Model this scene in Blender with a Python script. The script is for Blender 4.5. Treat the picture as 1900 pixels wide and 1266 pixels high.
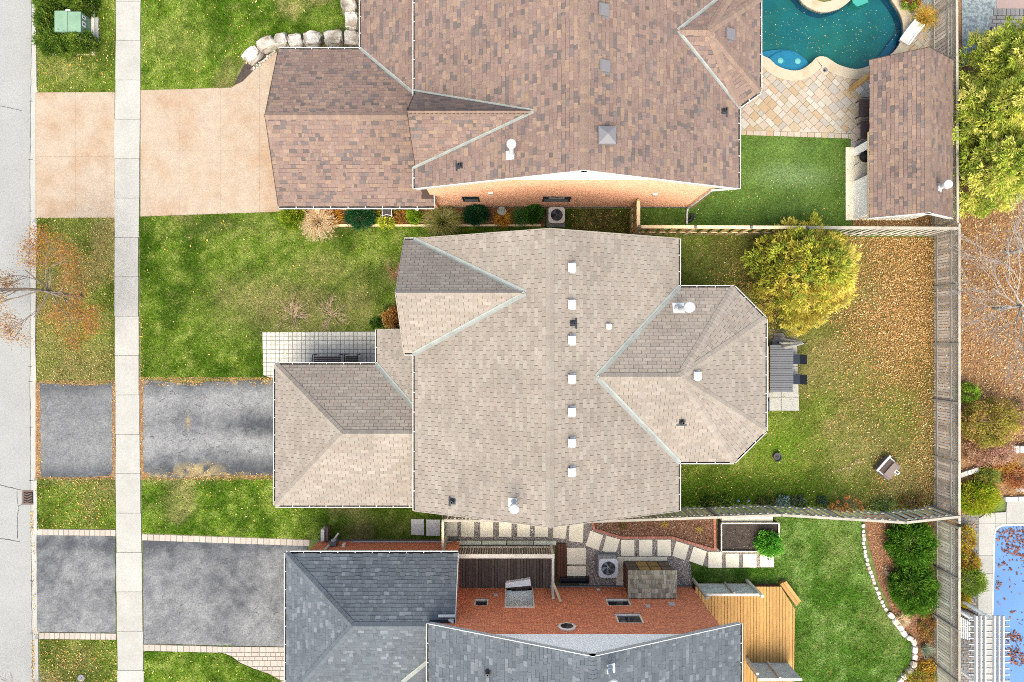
import bpy, bmesh, math, random
import numpy as np
from mathutils import Vector

# ---------------------------------------------------------------- scene, camera, light
scene = bpy.context.scene
for o in list(bpy.data.objects):
    bpy.data.objects.remove(o, do_unlink=True)
CAM_H = 30.0            # metres above the ground
F = 1267.0              # focal length in photograph pixels (1900 wide)
cam_data = bpy.data.cameras.new('camera')
cam = bpy.data.objects.new('camera', cam_data)
scene.collection.objects.link(cam)
cam.location = (0, 0, CAM_H)
cam.rotation_euler = (0, 0, 0)
cam_data.sensor_width = 36.0
cam_data.lens = F / 1900.0 * 36.0
cam_data.clip_end = 1000.0
scene.camera = cam

SUN_EL, SUN_AZ = math.radians(60), math.radians(188)   # azimuth clockwise from +Y (image top)
world = bpy.data.worlds.new('World')
scene.world = world
world.use_nodes = True
wn = world.node_tree
bg = wn.nodes['Background']
sky = wn.nodes.new('ShaderNodeTexSky')
sky.sky_type = 'NISHITA'
sky.sun_disc = False
sky.sun_elevation = SUN_EL
sky.sun_rotation = SUN_AZ
sky.dust_density = 5.0
sky.air_density = 0.8
sky.ozone_density = 0.3
wn.links.new(sky.outputs[0], bg.inputs[0])
bg.inputs[1].default_value = 0.15
sun_data = bpy.data.lights.new('sun', 'SUN')
sun_data.energy = 0.75
sun_data.angle = math.radians(45)
sun_data.color = (0.98, 1.0, 0.90)
sun = bpy.data.objects.new('sun', sun_data)
scene.collection.objects.link(sun)
sd = Vector((math.sin(SUN_AZ) * math.cos(SUN_EL), math.cos(SUN_AZ) * math.cos(SUN_EL), math.sin(SUN_EL)))
sun.rotation_euler = (-sd).to_track_quat('-Z', 'Y').to_euler()
sun.location = sd * 60
scene.view_settings.view_transform = 'Standard'
scene.view_settings.look = 'None'
scene.view_settings.gamma = 1.0
scene.view_settings.exposure = 1.95
scene.view_settings.use_curve_mapping = False
scene.cycles.use_denoising = False
scene.cycles.filter_width = 1.0
scene.cycles.use_adaptive_sampling = False
scene.cycles.max_bounces = 6

random.seed(7)
rng = np.random.default_rng(11)
COL = scene.collection

# ---------------------------------------------------------------- helpers
def W(px, py, z=0.0):
    """point of the place seen at photograph pixel (px,py), standing at height z"""
    s = (CAM_H - z) / F
    return Vector(((px - 950.0) * s, (633.0 - py) * s, z))
def X(px, z=0.0): return (px - 950.0) * (CAM_H - z) / F
def Y(py, z=0.0): return (633.0 - py) * (CAM_H - z) / F

def lin(c): return c / 12.92 if c <= 0.04045 else ((c + 0.055) / 1.055) ** 2.4
def C(h, k=3.0):
    """surface colour from the hex tone it shows in the (brightly exposed) photograph"""
    h = h.lstrip('#')
    return tuple(min(0.85, lin(int(h[i:i + 2], 16) / 255.0) / k * g) for i, g in ((0, 0.99), (2, 1.035), (4, 0.99)))

ORIG = {}
def link(o, parent=None):
    COL.objects.link(o)
    if parent is not None:
        o.parent = parent
    return o
def tag(o, label=None, cat=None, group=None, kind=None):
    if label: o['label'] = label
    if cat: o['category'] = cat
    if group: o['group'] = group
    if kind: o['kind'] = kind
    return o
def thing(name, label, cat, loc, group=None):
    o = bpy.data.objects.new(name, None)
    o.empty_display_size = 0.2
    link(o)
    o.location = loc
    ORIG[o.name] = Vector(loc)
    return tag(o, label, cat, group)
def origin_of(parent):
    return ORIG.get(parent.name, Vector((0, 0, 0))) if parent is not None else Vector((0, 0, 0))

def add_col(me, cols):
    a = me.color_attributes.new('col', 'FLOAT_COLOR', 'POINT')
    c = np.ones((len(me.vertices), 4), dtype=np.float32)
    c[:, :3] = cols
    a.data.foreach_set('color', c.ravel())

def np_mesh(name, V, faces_n, cols=None, nside=4):
    """mesh from numpy arrays: V (n,3), faces_n (m,nside)"""
    me = bpy.data.meshes.new(name)
    V = np.asarray(V, dtype=np.float32)
    Fc = np.asarray(faces_n, dtype=np.int32)
    m = len(Fc)
    me.vertices.add(len(V)); me.vertices.foreach_set('co', V.ravel())
    me.loops.add(m * nside); me.loops.foreach_set('vertex_index', Fc.ravel())
    me.polygons.add(m)
    me.polygons.foreach_set('loop_start', np.arange(0, m * nside, nside, dtype=np.int32))
    me.polygons.foreach_set('loop_total', np.full(m, nside, dtype=np.int32))
    me.update(calc_edges=True)
    if cols is not None: add_col(me, cols)
    return me

def place(name, me, mat, parent=None, base=None, smooth=False):
    """link a mesh given in world coordinates; its origin goes to the thing's base"""
    org = origin_of(parent)
    if parent is None:
        n = len(me.vertices)
        a = np.empty(n * 3, dtype=np.float32); me.vertices.foreach_get('co', a); a = a.reshape(-1, 3)
        if base is None:
            lo, hi = a.min(0), a.max(0)
            base = Vector(((lo[0] + hi[0]) / 2, (lo[1] + hi[1]) / 2, lo[2]))
        org = Vector(base)
    a = np.empty(len(me.vertices) * 3, dtype=np.float32); me.vertices.foreach_get('co', a)
    a = a.reshape(-1, 3) - np.array(org, dtype=np.float32)
    me.vertices.foreach_set('co', a.ravel())
    if mat is not None:
        for mm in (mat if isinstance(mat, (list, tuple)) else [mat]):
            me.materials.append(M[mm] if isinstance(mm, str) else mm)
    if smooth:
        me.polygons.foreach_set('use_smooth', np.ones(len(me.polygons), dtype=bool))
    me.update()
    o = bpy.data.objects.new(name, me)
    link(o, parent)
    if parent is None: o.location = org
    ORIG[o.name] = org
    return o

class MB:
    """collects simple shapes into one mesh"""
    def __init__(s): s.v = []; s.f = []; s.c = []; s.mi = []; s.cur = 0; s.col = None
    def _add(s, vs, fs):
        b = len(s.v); s.v += [tuple(p) for p in vs]
        s.c += [s.col or (1, 1, 1)] * len(vs)
        for f in fs: s.f.append([b + i for i in f]); s.mi.append(s.cur)
        return s
    def poly(s, pts): return s._add(pts, [list(range(len(pts)))])
    def box(s, x0, x1, y0, y1, z0, z1):
        return s.hull([(x0, y0), (x1, y0), (x1, y1), (x0, y1)], z0, z1)
    def hull(s, p2, z0, z1, taper=0.0):
        """vertical prism of a plan polygon"""
        n = len(p2)
        a = sum((p2[i][0] * p2[(i + 1) % n][1] - p2[(i + 1) % n][0] * p2[i][1]) for i in range(n))
        if a < 0: p2 = list(reversed(p2))
        cx = sum(p[0] for p in p2) / n; cy = sum(p[1] for p in p2) / n
        top = [(cx + (p[0] - cx) * (1 - taper), cy + (p[1] - cy) * (1 - taper), z1) for p in p2]
        vs = [(p[0], p[1], z0) for p in p2] + top
        fs = [list(range(n, 2 * n)), list(reversed(range(n)))] + [[i, (i + 1) % n, n + (i + 1) % n, n + i] for i in range(n)]
        return s._add(vs, fs)
    def obox(s, c, u, v, w):
        """oriented box: centre and three half-axis vectors"""
        c, u, v, w = Vector(c), Vector(u), Vector(v), Vector(w)
        vs = [c + a * u + b * v + d * w for d in (-1, 1) for b in (-1, 1) for a in (-1, 1)]
        return s._add(vs, [[0, 2, 3, 1], [4, 5, 7, 6], [0, 1, 5, 4], [2, 6, 7, 3], [0, 4, 6, 2], [1, 3, 7, 5]])
    def bar(s, p, q, w, h, up=(0, 0, 1)):
        p, q = Vector(p), Vector(q); d = (q - p); L = d.length
        if L < 1e-6: return s
        d /= L; up = Vector(up)
        side = d.cross(up)
        if side.length < 1e-4: side = d.cross(Vector((1, 0, 0)))
        side.normalize(); upn = side.cross(d).normalized()
        return s.obox((p + q) / 2, d * L / 2, side * w / 2, upn * h / 2)
    def tube(s, path, radii, n=6, cap=True):
        path = [Vector(p) for p in path]
        if not isinstance(radii, (list, tuple)): radii = [radii] * len(path)
        rings = []; b = len(s.v); prev = None
        for i, p in enumerate(path):
            d = (path[min(i + 1, len(path) - 1)] - path[max(i - 1, 0)])
            d = d.normalized() if d.length > 1e-9 else Vector((0, 0, 1))
            if prev is None:
                a = d.cross(Vector((0, 0, 1)))
                if a.length < 0.05: a = d.cross(Vector((1, 0, 0)))
            else:
                a = prev - d * prev.dot(d)
                if a.length < 1e-4: a = d.cross(Vector((1, 0, 0)))
            a.normalize(); prev = a; c = d.cross(a)
            for k in range(n):
                t = 2 * math.pi * k / n
                s.v.append(tuple(p + (a * math.cos(t) + c * math.sin(t)) * radii[i])); s.c.append(s.col or (1, 1, 1))
        for i in range(len(path) - 1):
            for k in range(n):
                s.f.append([b + i * n + k, b + i * n + (k + 1) % n, b + (i + 1) * n + (k + 1) % n, b + (i + 1) * n + k]); s.mi.append(s.cur)
        if cap:
            s.f.append([b + k for k in reversed(range(n))]); s.mi.append(s.cur)
            s.f.append([b + (len(path) - 1) * n + k for k in range(n)]); s.mi.append(s.cur)
        return s
    def lathe(s, c, prof, n=20, axis=(0, 0, 1)):
        """profile [(radius, along)] turned round an axis through c"""
        ax = Vector(axis).normalized(); a = ax.cross(Vector((1, 0, 0)))
        if a.length < 0.1: a = ax.cross(Vector((0, 1, 0)))
        a.normalize(); d = ax.cross(a); c = Vector(c); b = len(s.v)
        for r, h in prof:
            for k in range(n):
                t = 2 * math.pi * k / n
                s.v.append(tuple(c + ax * h + (a * math.cos(t) + d * math.sin(t)) * r)); s.c.append(s.col or (1, 1, 1))
        for i in range(len(prof) - 1):
            for k in range(n):
                s.f.append([b + i * n + k, b + i * n + (k + 1) % n, b + (i + 1) * n + (k + 1) % n, b + (i + 1) * n + k]); s.mi.append(s.cur)
        s.f.append([b + k for k in reversed(range(n))]); s.mi.append(s.cur)
        s.f.append([b + (len(prof) - 1) * n + k for k in range(n)]); s.mi.append(s.cur)
        return s
    def mesh(s, name, col=False):
        me = bpy.data.meshes.new(name)
        me.from_pydata(s.v, [], s.f)
        if len(set(s.mi)) > 1: me.polygons.foreach_set('material_index', s.mi)
        if col: add_col(me, np.array(s.c, dtype=np.float32).reshape(-1, 3))
        me.update()
        return me
    def build(s, name, mat, parent=None, col=False, smooth=False, base=None):
        return place(name, s.mesh(name, col), mat, parent, base, smooth)

def inst(name, me, loc, parent=None, rotz=0.0, scale=None):
    """an object that shares mesh data; loc in world coordinates"""
    o = bpy.data.objects.new(name, me)
    link(o, parent)
    o.location = Vector(loc) - origin_of(parent)
    o.rotation_euler = (0, 0, rotz)
    if scale: o.scale = scale
    return o

def smooth_loop(pts, n=6, closed=True):
    """Catmull-Rom curve through pixel points"""
    out = []; N = len(pts)
    for i in range(N if closed else N - 1):
        g = (lambda k: pts[k % N]) if closed else (lambda k: pts[max(0, min(N - 1, k))])
        p0, p1, p2, p3 = g(i - 1), g(i), g(i + 1), g(i + 2)
        for k in range(n):
            t = k / n
            out.append(tuple(0.5 * (2 * p1[a] + (p2[a] - p0[a]) * t + (2 * p0[a] - 5 * p1[a] + 4 * p2[a] - p3[a]) * t * t + (3 * p1[a] - p0[a] - 3 * p2[a] + p3[a]) * t ** 3) for a in (0, 1)))
    if not closed: out.append(tuple(pts[-1]))
    return out

def clip_poly(subject, clip):
    """clip a 2-D polygon by a convex counter-clockwise polygon"""
    out = subject
    n = len(clip)
    for i in range(n):
        ax, ay = clip[i]; bx, by = clip[(i + 1) % n]
        ex, ey = bx - ax, by - ay
        inp = out; out = []
        if not inp: return []
        ds = [ex * (p[1] - ay) - ey * (p[0] - ax) for p in inp]
        for k in range(len(inp)):
            p, q = inp[k], inp[(k + 1) % len(inp)]; dp, dq = ds[k], ds[(k + 1) % len(inp)]
            if dp >= -1e-9: out.append(p)
            if (dp > 1e-9 and dq < -1e-9) or (dp < -1e-9 and dq > 1e-9):
                t = dp / (dp - dq); out.append((p[0] + (q[0] - p[0]) * t, p[1] + (q[1] - p[1]) * t))
    return out
def area2(p):
    return 0.5 * sum(p[i][0] * p[(i + 1) % len(p)][1] - p[(i + 1) % len(p)][0] * p[i][1] for i in range(len(p)))
def ccw(p): return p if area2(p) > 0 else list(reversed(p))
def inside(px, py, poly):
    """vectorised point in polygon"""
    px = np.asarray(px); py = np.asarray(py); r = np.zeros(px.shape, dtype=bool); n = len(poly)
    for i in range(n):
        x0, y0 = poly[i][:2]; x1, y1 = poly[(i + 1) % n][:2]
        if y0 == y1: continue
        c = ((y0 > py) != (y1 > py)) & (px < (x1 - x0) * (py - y0) / (y1 - y0) + x0)
        r ^= c
    return r
def vnoise(x, y, scale, seed=0):
    """smooth value noise 0..1"""
    r = np.random.default_rng(1000 + seed).random((64, 64))
    u = np.asarray(x) / scale + 31.7; v = np.asarray(y) / scale + 17.3
    i = np.floor(u).astype(int); j = np.floor(v).astype(int); fu = u - i; fv = v - j
    fu = fu * fu * (3 - 2 * fu); fv = fv * fv * (3 - 2 * fv)
    g = lambda a, b: r[a % 64, b % 64]
    return (g(i, j) * (1 - fu) + g(i + 1, j) * fu) * (1 - fv) + (g(i, j + 1) * (1 - fu) + g(i + 1, j + 1) * fu) * fv
def fbm(x, y, scale, seed=0):
    return 0.55 * vnoise(x, y, scale, seed) + 0.3 * vnoise(x, y, scale / 2.3, seed + 1) + 0.15 * vnoise(x, y, scale / 5.1, seed + 2)
def px_of(x, y): return x * F / CAM_H + 950.0, 633.0 - y * F / CAM_H
def gpoly(pts, z=0.0): return [(X(p[0], z), Y(p[1], z)) for p in pts]

def sm_(x, a, b): t = np.clip((x - a) / (b - a), 0, 1); return t * t * (3 - 2 * t)
def in_poly_cells(poly, cell):
    x0 = min(p[0] for p in poly); x1 = max(p[0] for p in poly); y0 = min(p[1] for p in poly); y1 = max(p[1] for p in poly)
    xs = np.arange(x0, x1 + cell, cell); ys = np.arange(y0, y1 + cell, cell); V, Fc = [], []
    gx, gy = np.meshgrid(xs, ys, indexing='ij'); ins = inside(gx, gy, poly)
    idx = {}
    faces = []; verts = []
    def vid(x, y):
        k = (round(x, 4), round(y, 4))
        if k not in idx: idx[k] = len(verts); verts.append((x, y))
        return idx[k]
    pp = ccw(poly)
    for i in range(len(xs) - 1):
        for j in range(len(ys) - 1):
            q = [ins[i, j], ins[i + 1, j], ins[i + 1, j + 1], ins[i, j + 1]]
            c = [(xs[i], ys[j]), (xs[i + 1], ys[j]), (xs[i + 1], ys[j + 1]), (xs[i], ys[j + 1])]
            if not all(q):
                c = clip_poly(pp, c)
                if len(c) < 3 or abs(area2(c)) < 1e-5: continue
            f = []
            for p in c:
                k = vid(*p)
                if k not in f: f.append(k)
            if len(f) >= 3: faces.append(f)
    return verts, faces

# ---------------------------------------------------------------- materials
M = {}
def mat(name, color=(0.5, 0.5, 0.5), rough=0.8, attr=False, var=0.0, vscale=4.0, vstretch=(1, 1, 1), fine=0.0, fscale=60.0,
        rand=0.0, bump=0.0, bscale=40.0, metal=0.0, spec=0.25, second=None, s_scale=2.0, s_lo=0.45, s_hi=0.65, s_stretch=(1, 1, 1), trans=0.0):
    m = bpy.data.materials.new(name); m.use_nodes = True
    nt = m.node_tree; N = nt.nodes; L = nt.links
    b = N['Principled BSDF']
    b.inputs['Roughness'].default_value = rough
    b.inputs['Metallic'].default_value = metal
    b.inputs['Specular IOR Level'].default_value = spec
    tc = N.new('ShaderNodeTexCoord'); geo = N.new('ShaderNodeNewGeometry')
    def noise(scale, stretch, detail=4.0):
        mp = N.new('ShaderNodeMapping'); mp.inputs['Scale'].default_value = stretch
        L.new(geo.outputs['Position'], mp.inputs[0])
        n = N.new('ShaderNodeTexNoise'); n.inputs['Scale'].default_value = scale; n.inputs['Detail'].default_value = detail
        L.new(mp.outputs[0], n.inputs['Vector']); return n.outputs[0]
    if attr:
        a = N.new('ShaderNodeAttribute'); a.attribute_name = 'col'; cur = a.outputs['Color']
    else:
        r = N.new('ShaderNodeRGB'); r.outputs[0].default_value = (*color, 1); cur = r.outputs[0]
    def mul(cur, fac):
        x = N.new('ShaderNodeMix'); x.data_type = 'RGBA'; x.blend_type = 'MULTIPLY'; x.inputs[0].default_value = 1.0
        L.new(cur, x.inputs[6]); L.new(fac, x.inputs[7]); return x.outputs[2]
    def rng_(src, lo, hi, a=0.3, bb=0.7):
        r = N.new('ShaderNodeMapRange'); r.inputs[1].default_value = a; r.inputs[2].default_value = bb
        r.inputs[3].default_value = lo; r.inputs[4].default_value = hi; L.new(src, r.inputs[0]); return r.outputs[0]
    if second is not None:
        f = rng_(noise(s_scale, s_stretch, 6), 0, 1, s_lo, s_hi)
        x = N.new('ShaderNodeMix'); x.data_type = 'RGBA'; L.new(f, x.inputs[0]); L.new(cur, x.inputs[6])
        x.inputs[7].default_value = (*second, 1); cur = x.outputs[2]
    if var: cur = mul(cur, rng_(noise(vscale, vstretch), 1 - var, 1 + var))
    if fine: cur = mul(cur, rng_(noise(fscale, (1, 1, 1), 2), 1 - fine, 1 + fine))
    if rand:
        oi = N.new('ShaderNodeObjectInfo'); cur = mul(cur, rng_(oi.outputs['Random'], 1 - rand, 1 + rand, 0, 1))
    L.new(cur, b.inputs['Base Color'])
    if bump:
        bp = N.new('ShaderNodeBump'); bp.inputs['Strength'].default_value = bump; bp.inputs['Distance'].default_value = 0.02
        L.new(noise(bscale, (1, 1, 1), 3), bp.inputs['Height']); L.new(bp.outputs[0], b.inputs['Normal'])
    if trans:
        out = N['Material Output']
        tr = N.new('ShaderNodeBsdfTranslucent'); L.new(cur, tr.inputs[0])
        mx = N.new('ShaderNodeMixShader'); mx.inputs[0].default_value = trans
        L.new(b.outputs[0], mx.inputs[1]); L.new(tr.outputs[0], mx.inputs[2]); L.new(mx.outputs[0], out.inputs[0])
    M[name] = m
    return m

def brick_mat(name, c1, c2, mortar, axis, bw=0.225, bh=0.075):
    m = bpy.data.materials.new(name); m.use_nodes = True
    N = m.node_tree.nodes; L = m.node_tree.links; b = N['Principled BSDF']; b.inputs['Roughness'].default_value = 0.9
    geo = N.new('ShaderNodeNewGeometry'); sp = N.new('ShaderNodeSeparateXYZ'); L.new(geo.outputs['Position'], sp.inputs[0])
    cb = N.new('ShaderNodeCombineXYZ'); L.new(sp.outputs[axis], cb.inputs[0]); L.new(sp.outputs[2], cb.inputs[1])
    br = N.new('ShaderNodeTexBrick'); L.new(cb.outputs[0], br.inputs['Vector'])
    br.inputs['Scale'].default_value = 1.0; br.inputs['Brick Width'].default_value = bw; br.inputs['Row Height'].default_value = bh
    br.inputs['Mortar Size'].default_value = 0.007; br.inputs['Mortar Smooth'].default_value = 0.2
    br.inputs['Color1'].default_value = (*c1, 1); br.inputs['Color2'].default_value = (*c2, 1); br.inputs['Mortar'].default_value = (*mortar, 1)
    no = N.new('ShaderNodeTexNoise'); no.inputs['Scale'].default_value = 9.0; L.new(geo.outputs['Position'], no.inputs['Vector'])
    mr = N.new('ShaderNodeMapRange'); mr.inputs[1].default_value = 0.3; mr.inputs[2].default_value = 0.7; mr.inputs[3].default_value = 0.78; mr.inputs[4].default_value = 1.2
    L.new(no.outputs[0], mr.inputs[0])
    x = N.new('ShaderNodeMix'); x.data_type = 'RGBA'; x.blend_type = 'MULTIPLY'; x.inputs[0].default_value = 1
    L.new(br.outputs['Color'], x.inputs[6]); L.new(mr.outputs[0], x.inputs[7]); L.new(x.outputs[2], b.inputs['Base Color'])
    bp = N.new('ShaderNodeBump'); bp.inputs['Strength'].default_value = 0.6; bp.inputs['Distance'].default_value = 0.008; bp.invert = True
    L.new(br.outputs['Fac'], bp.inputs['Height']); L.new(bp.outputs[0], b.inputs['Normal'])
    M[name] = m

mat('leaf', attr=True, rough=0.75, trans=0.5, spec=0.1)
mat('grass', attr=True, rough=0.9, spec=0.05, trans=0.15)
mat('lawn_soil', attr=True, rough=1.0, spec=0.05, var=0.3, vscale=9, fine=0.4, fscale=28, bump=0.5, bscale=60)
mat('litter', attr=True, rough=0.85, spec=0.1)
mat('bark', C('#8a7a6e', 1.9), rough=0.95, var=0.25, vscale=9, fine=0.2)
mat('grey_bark', C('#a39a93', 1.9), rough=0.95, var=0.3, vscale=7, fine=0.2)
mat('shingle', attr=True, rough=0.95, spec=0.1, var=0.08, vscale=0.45, fine=0.13, fscale=22)
mat('tan_deck_felt', C('#85776b', 3.6), rough=1, fine=0.2)
mat('brown_deck_felt', C('#705a50', 3.8), rough=1, fine=0.2)
mat('grey_deck_felt', C('#4a5058', 4.5), rough=1, fine=0.2)
mat('white_metal', C('#efedea', 2.2), rough=0.45, spec=0.4, fine=0.05, fscale=8)
mat('cream_metal', C('#ece5da', 2.3), rough=0.45, spec=0.4, fine=0.05, fscale=8)
mat('flashing', C('#c6c9c2', 3.3), rough=0.7, spec=0.2, var=0.12, vscale=3)
mat('vent_white', C('#eceaea', 2.3), rough=0.5, spec=0.3)
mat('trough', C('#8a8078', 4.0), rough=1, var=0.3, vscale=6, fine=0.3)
mat('wood_cap', C('#cfc4b4', 2.6), rough=0.95, rand=0.1, var=0.14, vscale=4, fine=0.14, fscale=30)
mat('screen_panel', C('#ccd1cb', 1.35), rough=0.9, second=C('#a9b0ad', 1.35), s_scale=3, s_stretch=(1, 1, 6), fine=0.15)
mat('slab_pale', C('#dcd8d2', 1.5), rough=0.95, var=0.06, fine=0.08, fscale=20)
mat('rake_tan', C('#d3c5b6', 3.2), rough=0.8)
mat('dark_metal', C('#3c4046'), rough=0.5, spec=0.4, fine=0.1)
mat('black_plastic', C('#2b2d33'), rough=0.5, spec=0.3)
mat('vent_grey', C('#9c989c'), rough=0.6, fine=0.1)
mat('white_siding', C('#f5f1ea', 1.05), rough=0.6, var=0.05)
mat('beige_siding', C('#e9dccb', 1.2), rough=0.6, var=0.05)
mat('soffit', C('#efe9e2'), rough=0.6)
mat('glass', (0.02, 0.025, 0.03), rough=0.05, spec=0.8)
mat('concrete', C('#e8e3da', 3.6), rough=0.95, var=0.07, vscale=1.1, fine=0.08, fscale=16, rand=0.05, bump=0.15)
mat('slab', C('#ddd0b8', 1.22), rough=0.95, var=0.06, vscale=2, fine=0.06, fscale=40, rand=0.05, bump=0.15)
mat('foundation', C('#b3b0ac', 3.6), rough=0.95, var=0.12, vscale=3, fine=0.12)
mat('stamped', C('#f3dac0', 3.9), rough=0.85, second=C('#e6bd98', 3.9), s_scale=0.8, s_lo=0.45, s_hi=0.75, var=0.07, vscale=2.6, fine=0.13, fscale=16, bump=0.25, bscale=14)
mat('road', C('#dedcd8', 4.1), rough=0.95, var=0.06, vscale=0.6, fine=0.09, fscale=16, bump=0.3, bscale=40)
mat('asphalt', attr=True, rough=0.95, var=0.12, vscale=3.5, fine=0.3, fscale=16, bump=0.4, bscale=40)
mat('crack', C('#5e6064', 4.2), rough=1)
mat('paver_pink', C('#f0e0d2', 3.6), rough=0.95, rand=0.08, fine=0.1, fscale=25)
mat('paver_grey', C('#e9e2d6', 2.5), rough=0.95, rand=0.09, var=0.08, vscale=1.2, fine=0.1, fscale=25)
mat('paver_joint', C('#8d8a6b'), rough=1, second=C('#a39a83'), s_scale=2.0, fine=0.3)
mat('patio_joint', C('#b5a588'), rough=1, fine=0.2)
mat('paver_patio', attr=True, rough=0.9, fine=0.08, fscale=30, var=0.05, vscale=6)
mat('coping', C('#efdcc0'), rough=0.9, second=C('#dcc09a'), s_scale=1.6, s_lo=0.5, s_hi=0.75, fine=0.08, fscale=30)
mat('pool_floor', C('#2a8490', 2.9), rough=0.8, second=C('#438f88', 2.9), s_scale=0.5, s_lo=0.4, s_hi=0.65, var=0.15, vscale=1.5)
mat('pool_wall', C('#2c6f96', 2.4), rough=0.7, var=0.1)
mat('pool_step', C('#4f97c4', 2.4), rough=0.7, var=0.06)
mat('cover', C('#79aae8', 3.2), rough=0.75, var=0.06, vscale=0.8, bump=0.15, bscale=6)
mat('stone', attr=True, rough=0.9, var=0.22, vscale=5, fine=0.2, fscale=22, bump=0.6, bscale=16)
mat('mulch', C('#6a4a37', 1.9), rough=1, second=C('#93684c', 1.9), s_scale=14, s_lo=0.4, s_hi=0.6, var=0.2, fine=0.35, fscale=35, bump=0.8, bscale=40)
mat('soil', C('#4c423c', 1.9), rough=1, var=0.2, fine=0.4, fscale=35, bump=0.8, bscale=40)
mat('litter_soil', C('#96704f', 2.4), rough=1, second=C('#b08a63', 2.4), s_scale=5, var=0.2, fine=0.35, fscale=30, bump=0.6)
mat('gravel', C('#c2b5aa', 1.8), rough=1, second=C('#6f635c', 1.8), s_scale=22, s_lo=0.4, s_hi=0.6, fine=0.3, fscale=40, bump=0.8, bscale=40)
mat('wood_grey', C('#bdb2a6', 1.2), rough=0.95, rand=0.32, var=0.14, vscale=5, fine=0.18, fscale=30)
mat('wood_green', C('#bfbdab', 1.25), rough=0.95, rand=0.26, var=0.14, vscale=4, fine=0.15, fscale=30)
mat('wood_pale', C('#d6cab8', 1.3), rough=0.95, rand=0.1, var=0.14, vscale=4, fine=0.14, fscale=30)
mat('wood_new', C('#b08f5c', 1.5), rough=0.9, rand=0.16, var=0.14, vscale=4, fine=0.14, fscale=30)
mat('wood_rail', C('#dcc49c', 1.5), rough=0.9, rand=0.06, var=0.12, vscale=5, fine=0.1)
mat('wood_deck', C('#dfaa63', 2.7), rough=0.8, rand=0.11, var=0.12, vscale=5, vstretch=(3, 0.5, 1), fine=0.1, fscale=30)
mat('wood_dark', C('#665a50', 1.35), rough=0.95, rand=0.25, var=0.22, vscale=4, vstretch=(3, 0.5, 1), fine=0.2)
mat('wood_brown', C('#6d4636', 1.7), rough=0.9, rand=0.2, var=0.2, vscale=4, vstretch=(3, 0.5, 1), fine=0.2)
mat('wood_shake', attr=True, rough=0.95, fine=0.25, fscale=25, var=0.2, vscale=7)
mat('green_paint', C('#9cc0a0'), rough=0.55, var=0.1, vscale=2.5, fine=0.05)
mat('sticker', C('#f3f3ee', 1.35), rough=0.5)
mat('ac_shell', C('#d8d7da', 1.9), rough=0.5, spec=0.4, fine=0.04)
mat('ac_shell_tan', C('#cfc4ba', 1.9), rough=0.5, spec=0.4, fine=0.04)
mat('fan_blade', C('#aab7bd'), rough=0.4, metal=0.3)
mat('fan_dark', C('#23222c'), rough=0.5)
mat('table_grey', C('#85868b'), rough=0.7, rand=0.06, fine=0.1)
mat('sling', C('#343c4d'), rough=0.8, fine=0.1)
mat('fabric_white', C('#ece8e2', 2.2), rough=0.9, var=0.06)
mat('taupe', C('#a39088'), rough=0.7, fine=0.1, var=0.08)
mat('dark_brown', C('#54443f', 1.9), rough=0.8, fine=0.15)
mat('brick_edge', C('#c27f6b', 1.9), rough=0.9, rand=0.16, fine=0.15)
mat('block', C('#cbc7c2', 1.9), rough=0.95, rand=0.08, fine=0.15)
mat('dark_paver', C('#a19d9d'), rough=0.95, rand=0.1, fine=0.15)
mat('pink_concrete', C('#cbb0a8'), rough=0.95, fine=0.15)
mat('stone_patio', C('#b9c3c4'), rough=0.85, second=C('#8e9a9e'), s_scale=7, s_lo=0.45, s_hi=0.6, var=0.12, fine=0.3, fscale=25, bump=0.8, bscale=14)
mat('turquoise_plastic', C('#3a8f83', 1.5), rough=0.4)
mat('iron', C('#8d7568'), rough=0.8, fine=0.2)
mat('hole', (0.01, 0.01, 0.012), rough=1)
mat('lamp_blue', C('#7f95b5'), rough=0.4)
brick_mat('brick_peach_x', C('#e2a683', 1.04), C('#d49673', 1.04), C('#e3b08f', 1.04), 0)
brick_mat('brick_peach_y', C('#e2a683', 1.04), C('#d49673', 1.04), C('#e3b08f', 1.04), 1)
brick_mat('brick_red_x', C('#cc6c40', 0.85), C('#a9522f', 0.85), C('#dcae90', 0.95), 0)
brick_mat('brick_red_y', C('#cc6c40', 0.85), C('#a9522f', 0.85), C('#dcae90', 0.95), 1)
brick_mat('brick_tan', C('#c9a68a'), C('#b98f73'), C('#d5bfa8'), 0)

def water_mat():
    m = bpy.data.materials.new('water'); m.use_nodes = True
    N = m.node_tree.nodes; L = m.node_tree.links; N.remove(N['Principled BSDF'])
    t = N.new('ShaderNodeBsdfTransparent'); t.inputs[0].default_value = (0.5, 0.86, 0.86, 1)
    g = N.new('ShaderNodeBsdfGlossy'); g.inputs['Roughness'].default_value = 0.03
    fr = N.new('ShaderNodeFresnel'); fr.inputs[0].default_value = 1.33
    no = N.new('ShaderNodeTexNoise'); no.inputs['Scale'].default_value = 5; bp = N.new('ShaderNodeBump'); bp.inputs['Strength'].default_value = 0.1
    L.new(no.outputs[0], bp.inputs['Height']); L.new(bp.outputs[0], g.inputs['Normal']); L.new(bp.outputs[0], fr.inputs['Normal'])
    mx = N.new('ShaderNodeMixShader'); L.new(fr.outputs[0], mx.inputs[0]); L.new(t.outputs[0], mx.inputs[1]); L.new(g.outputs[0], mx.inputs[2])
    L.new(mx.outputs[0], N['Material Output'].inputs[0]); M['water'] = m
water_mat()

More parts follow.
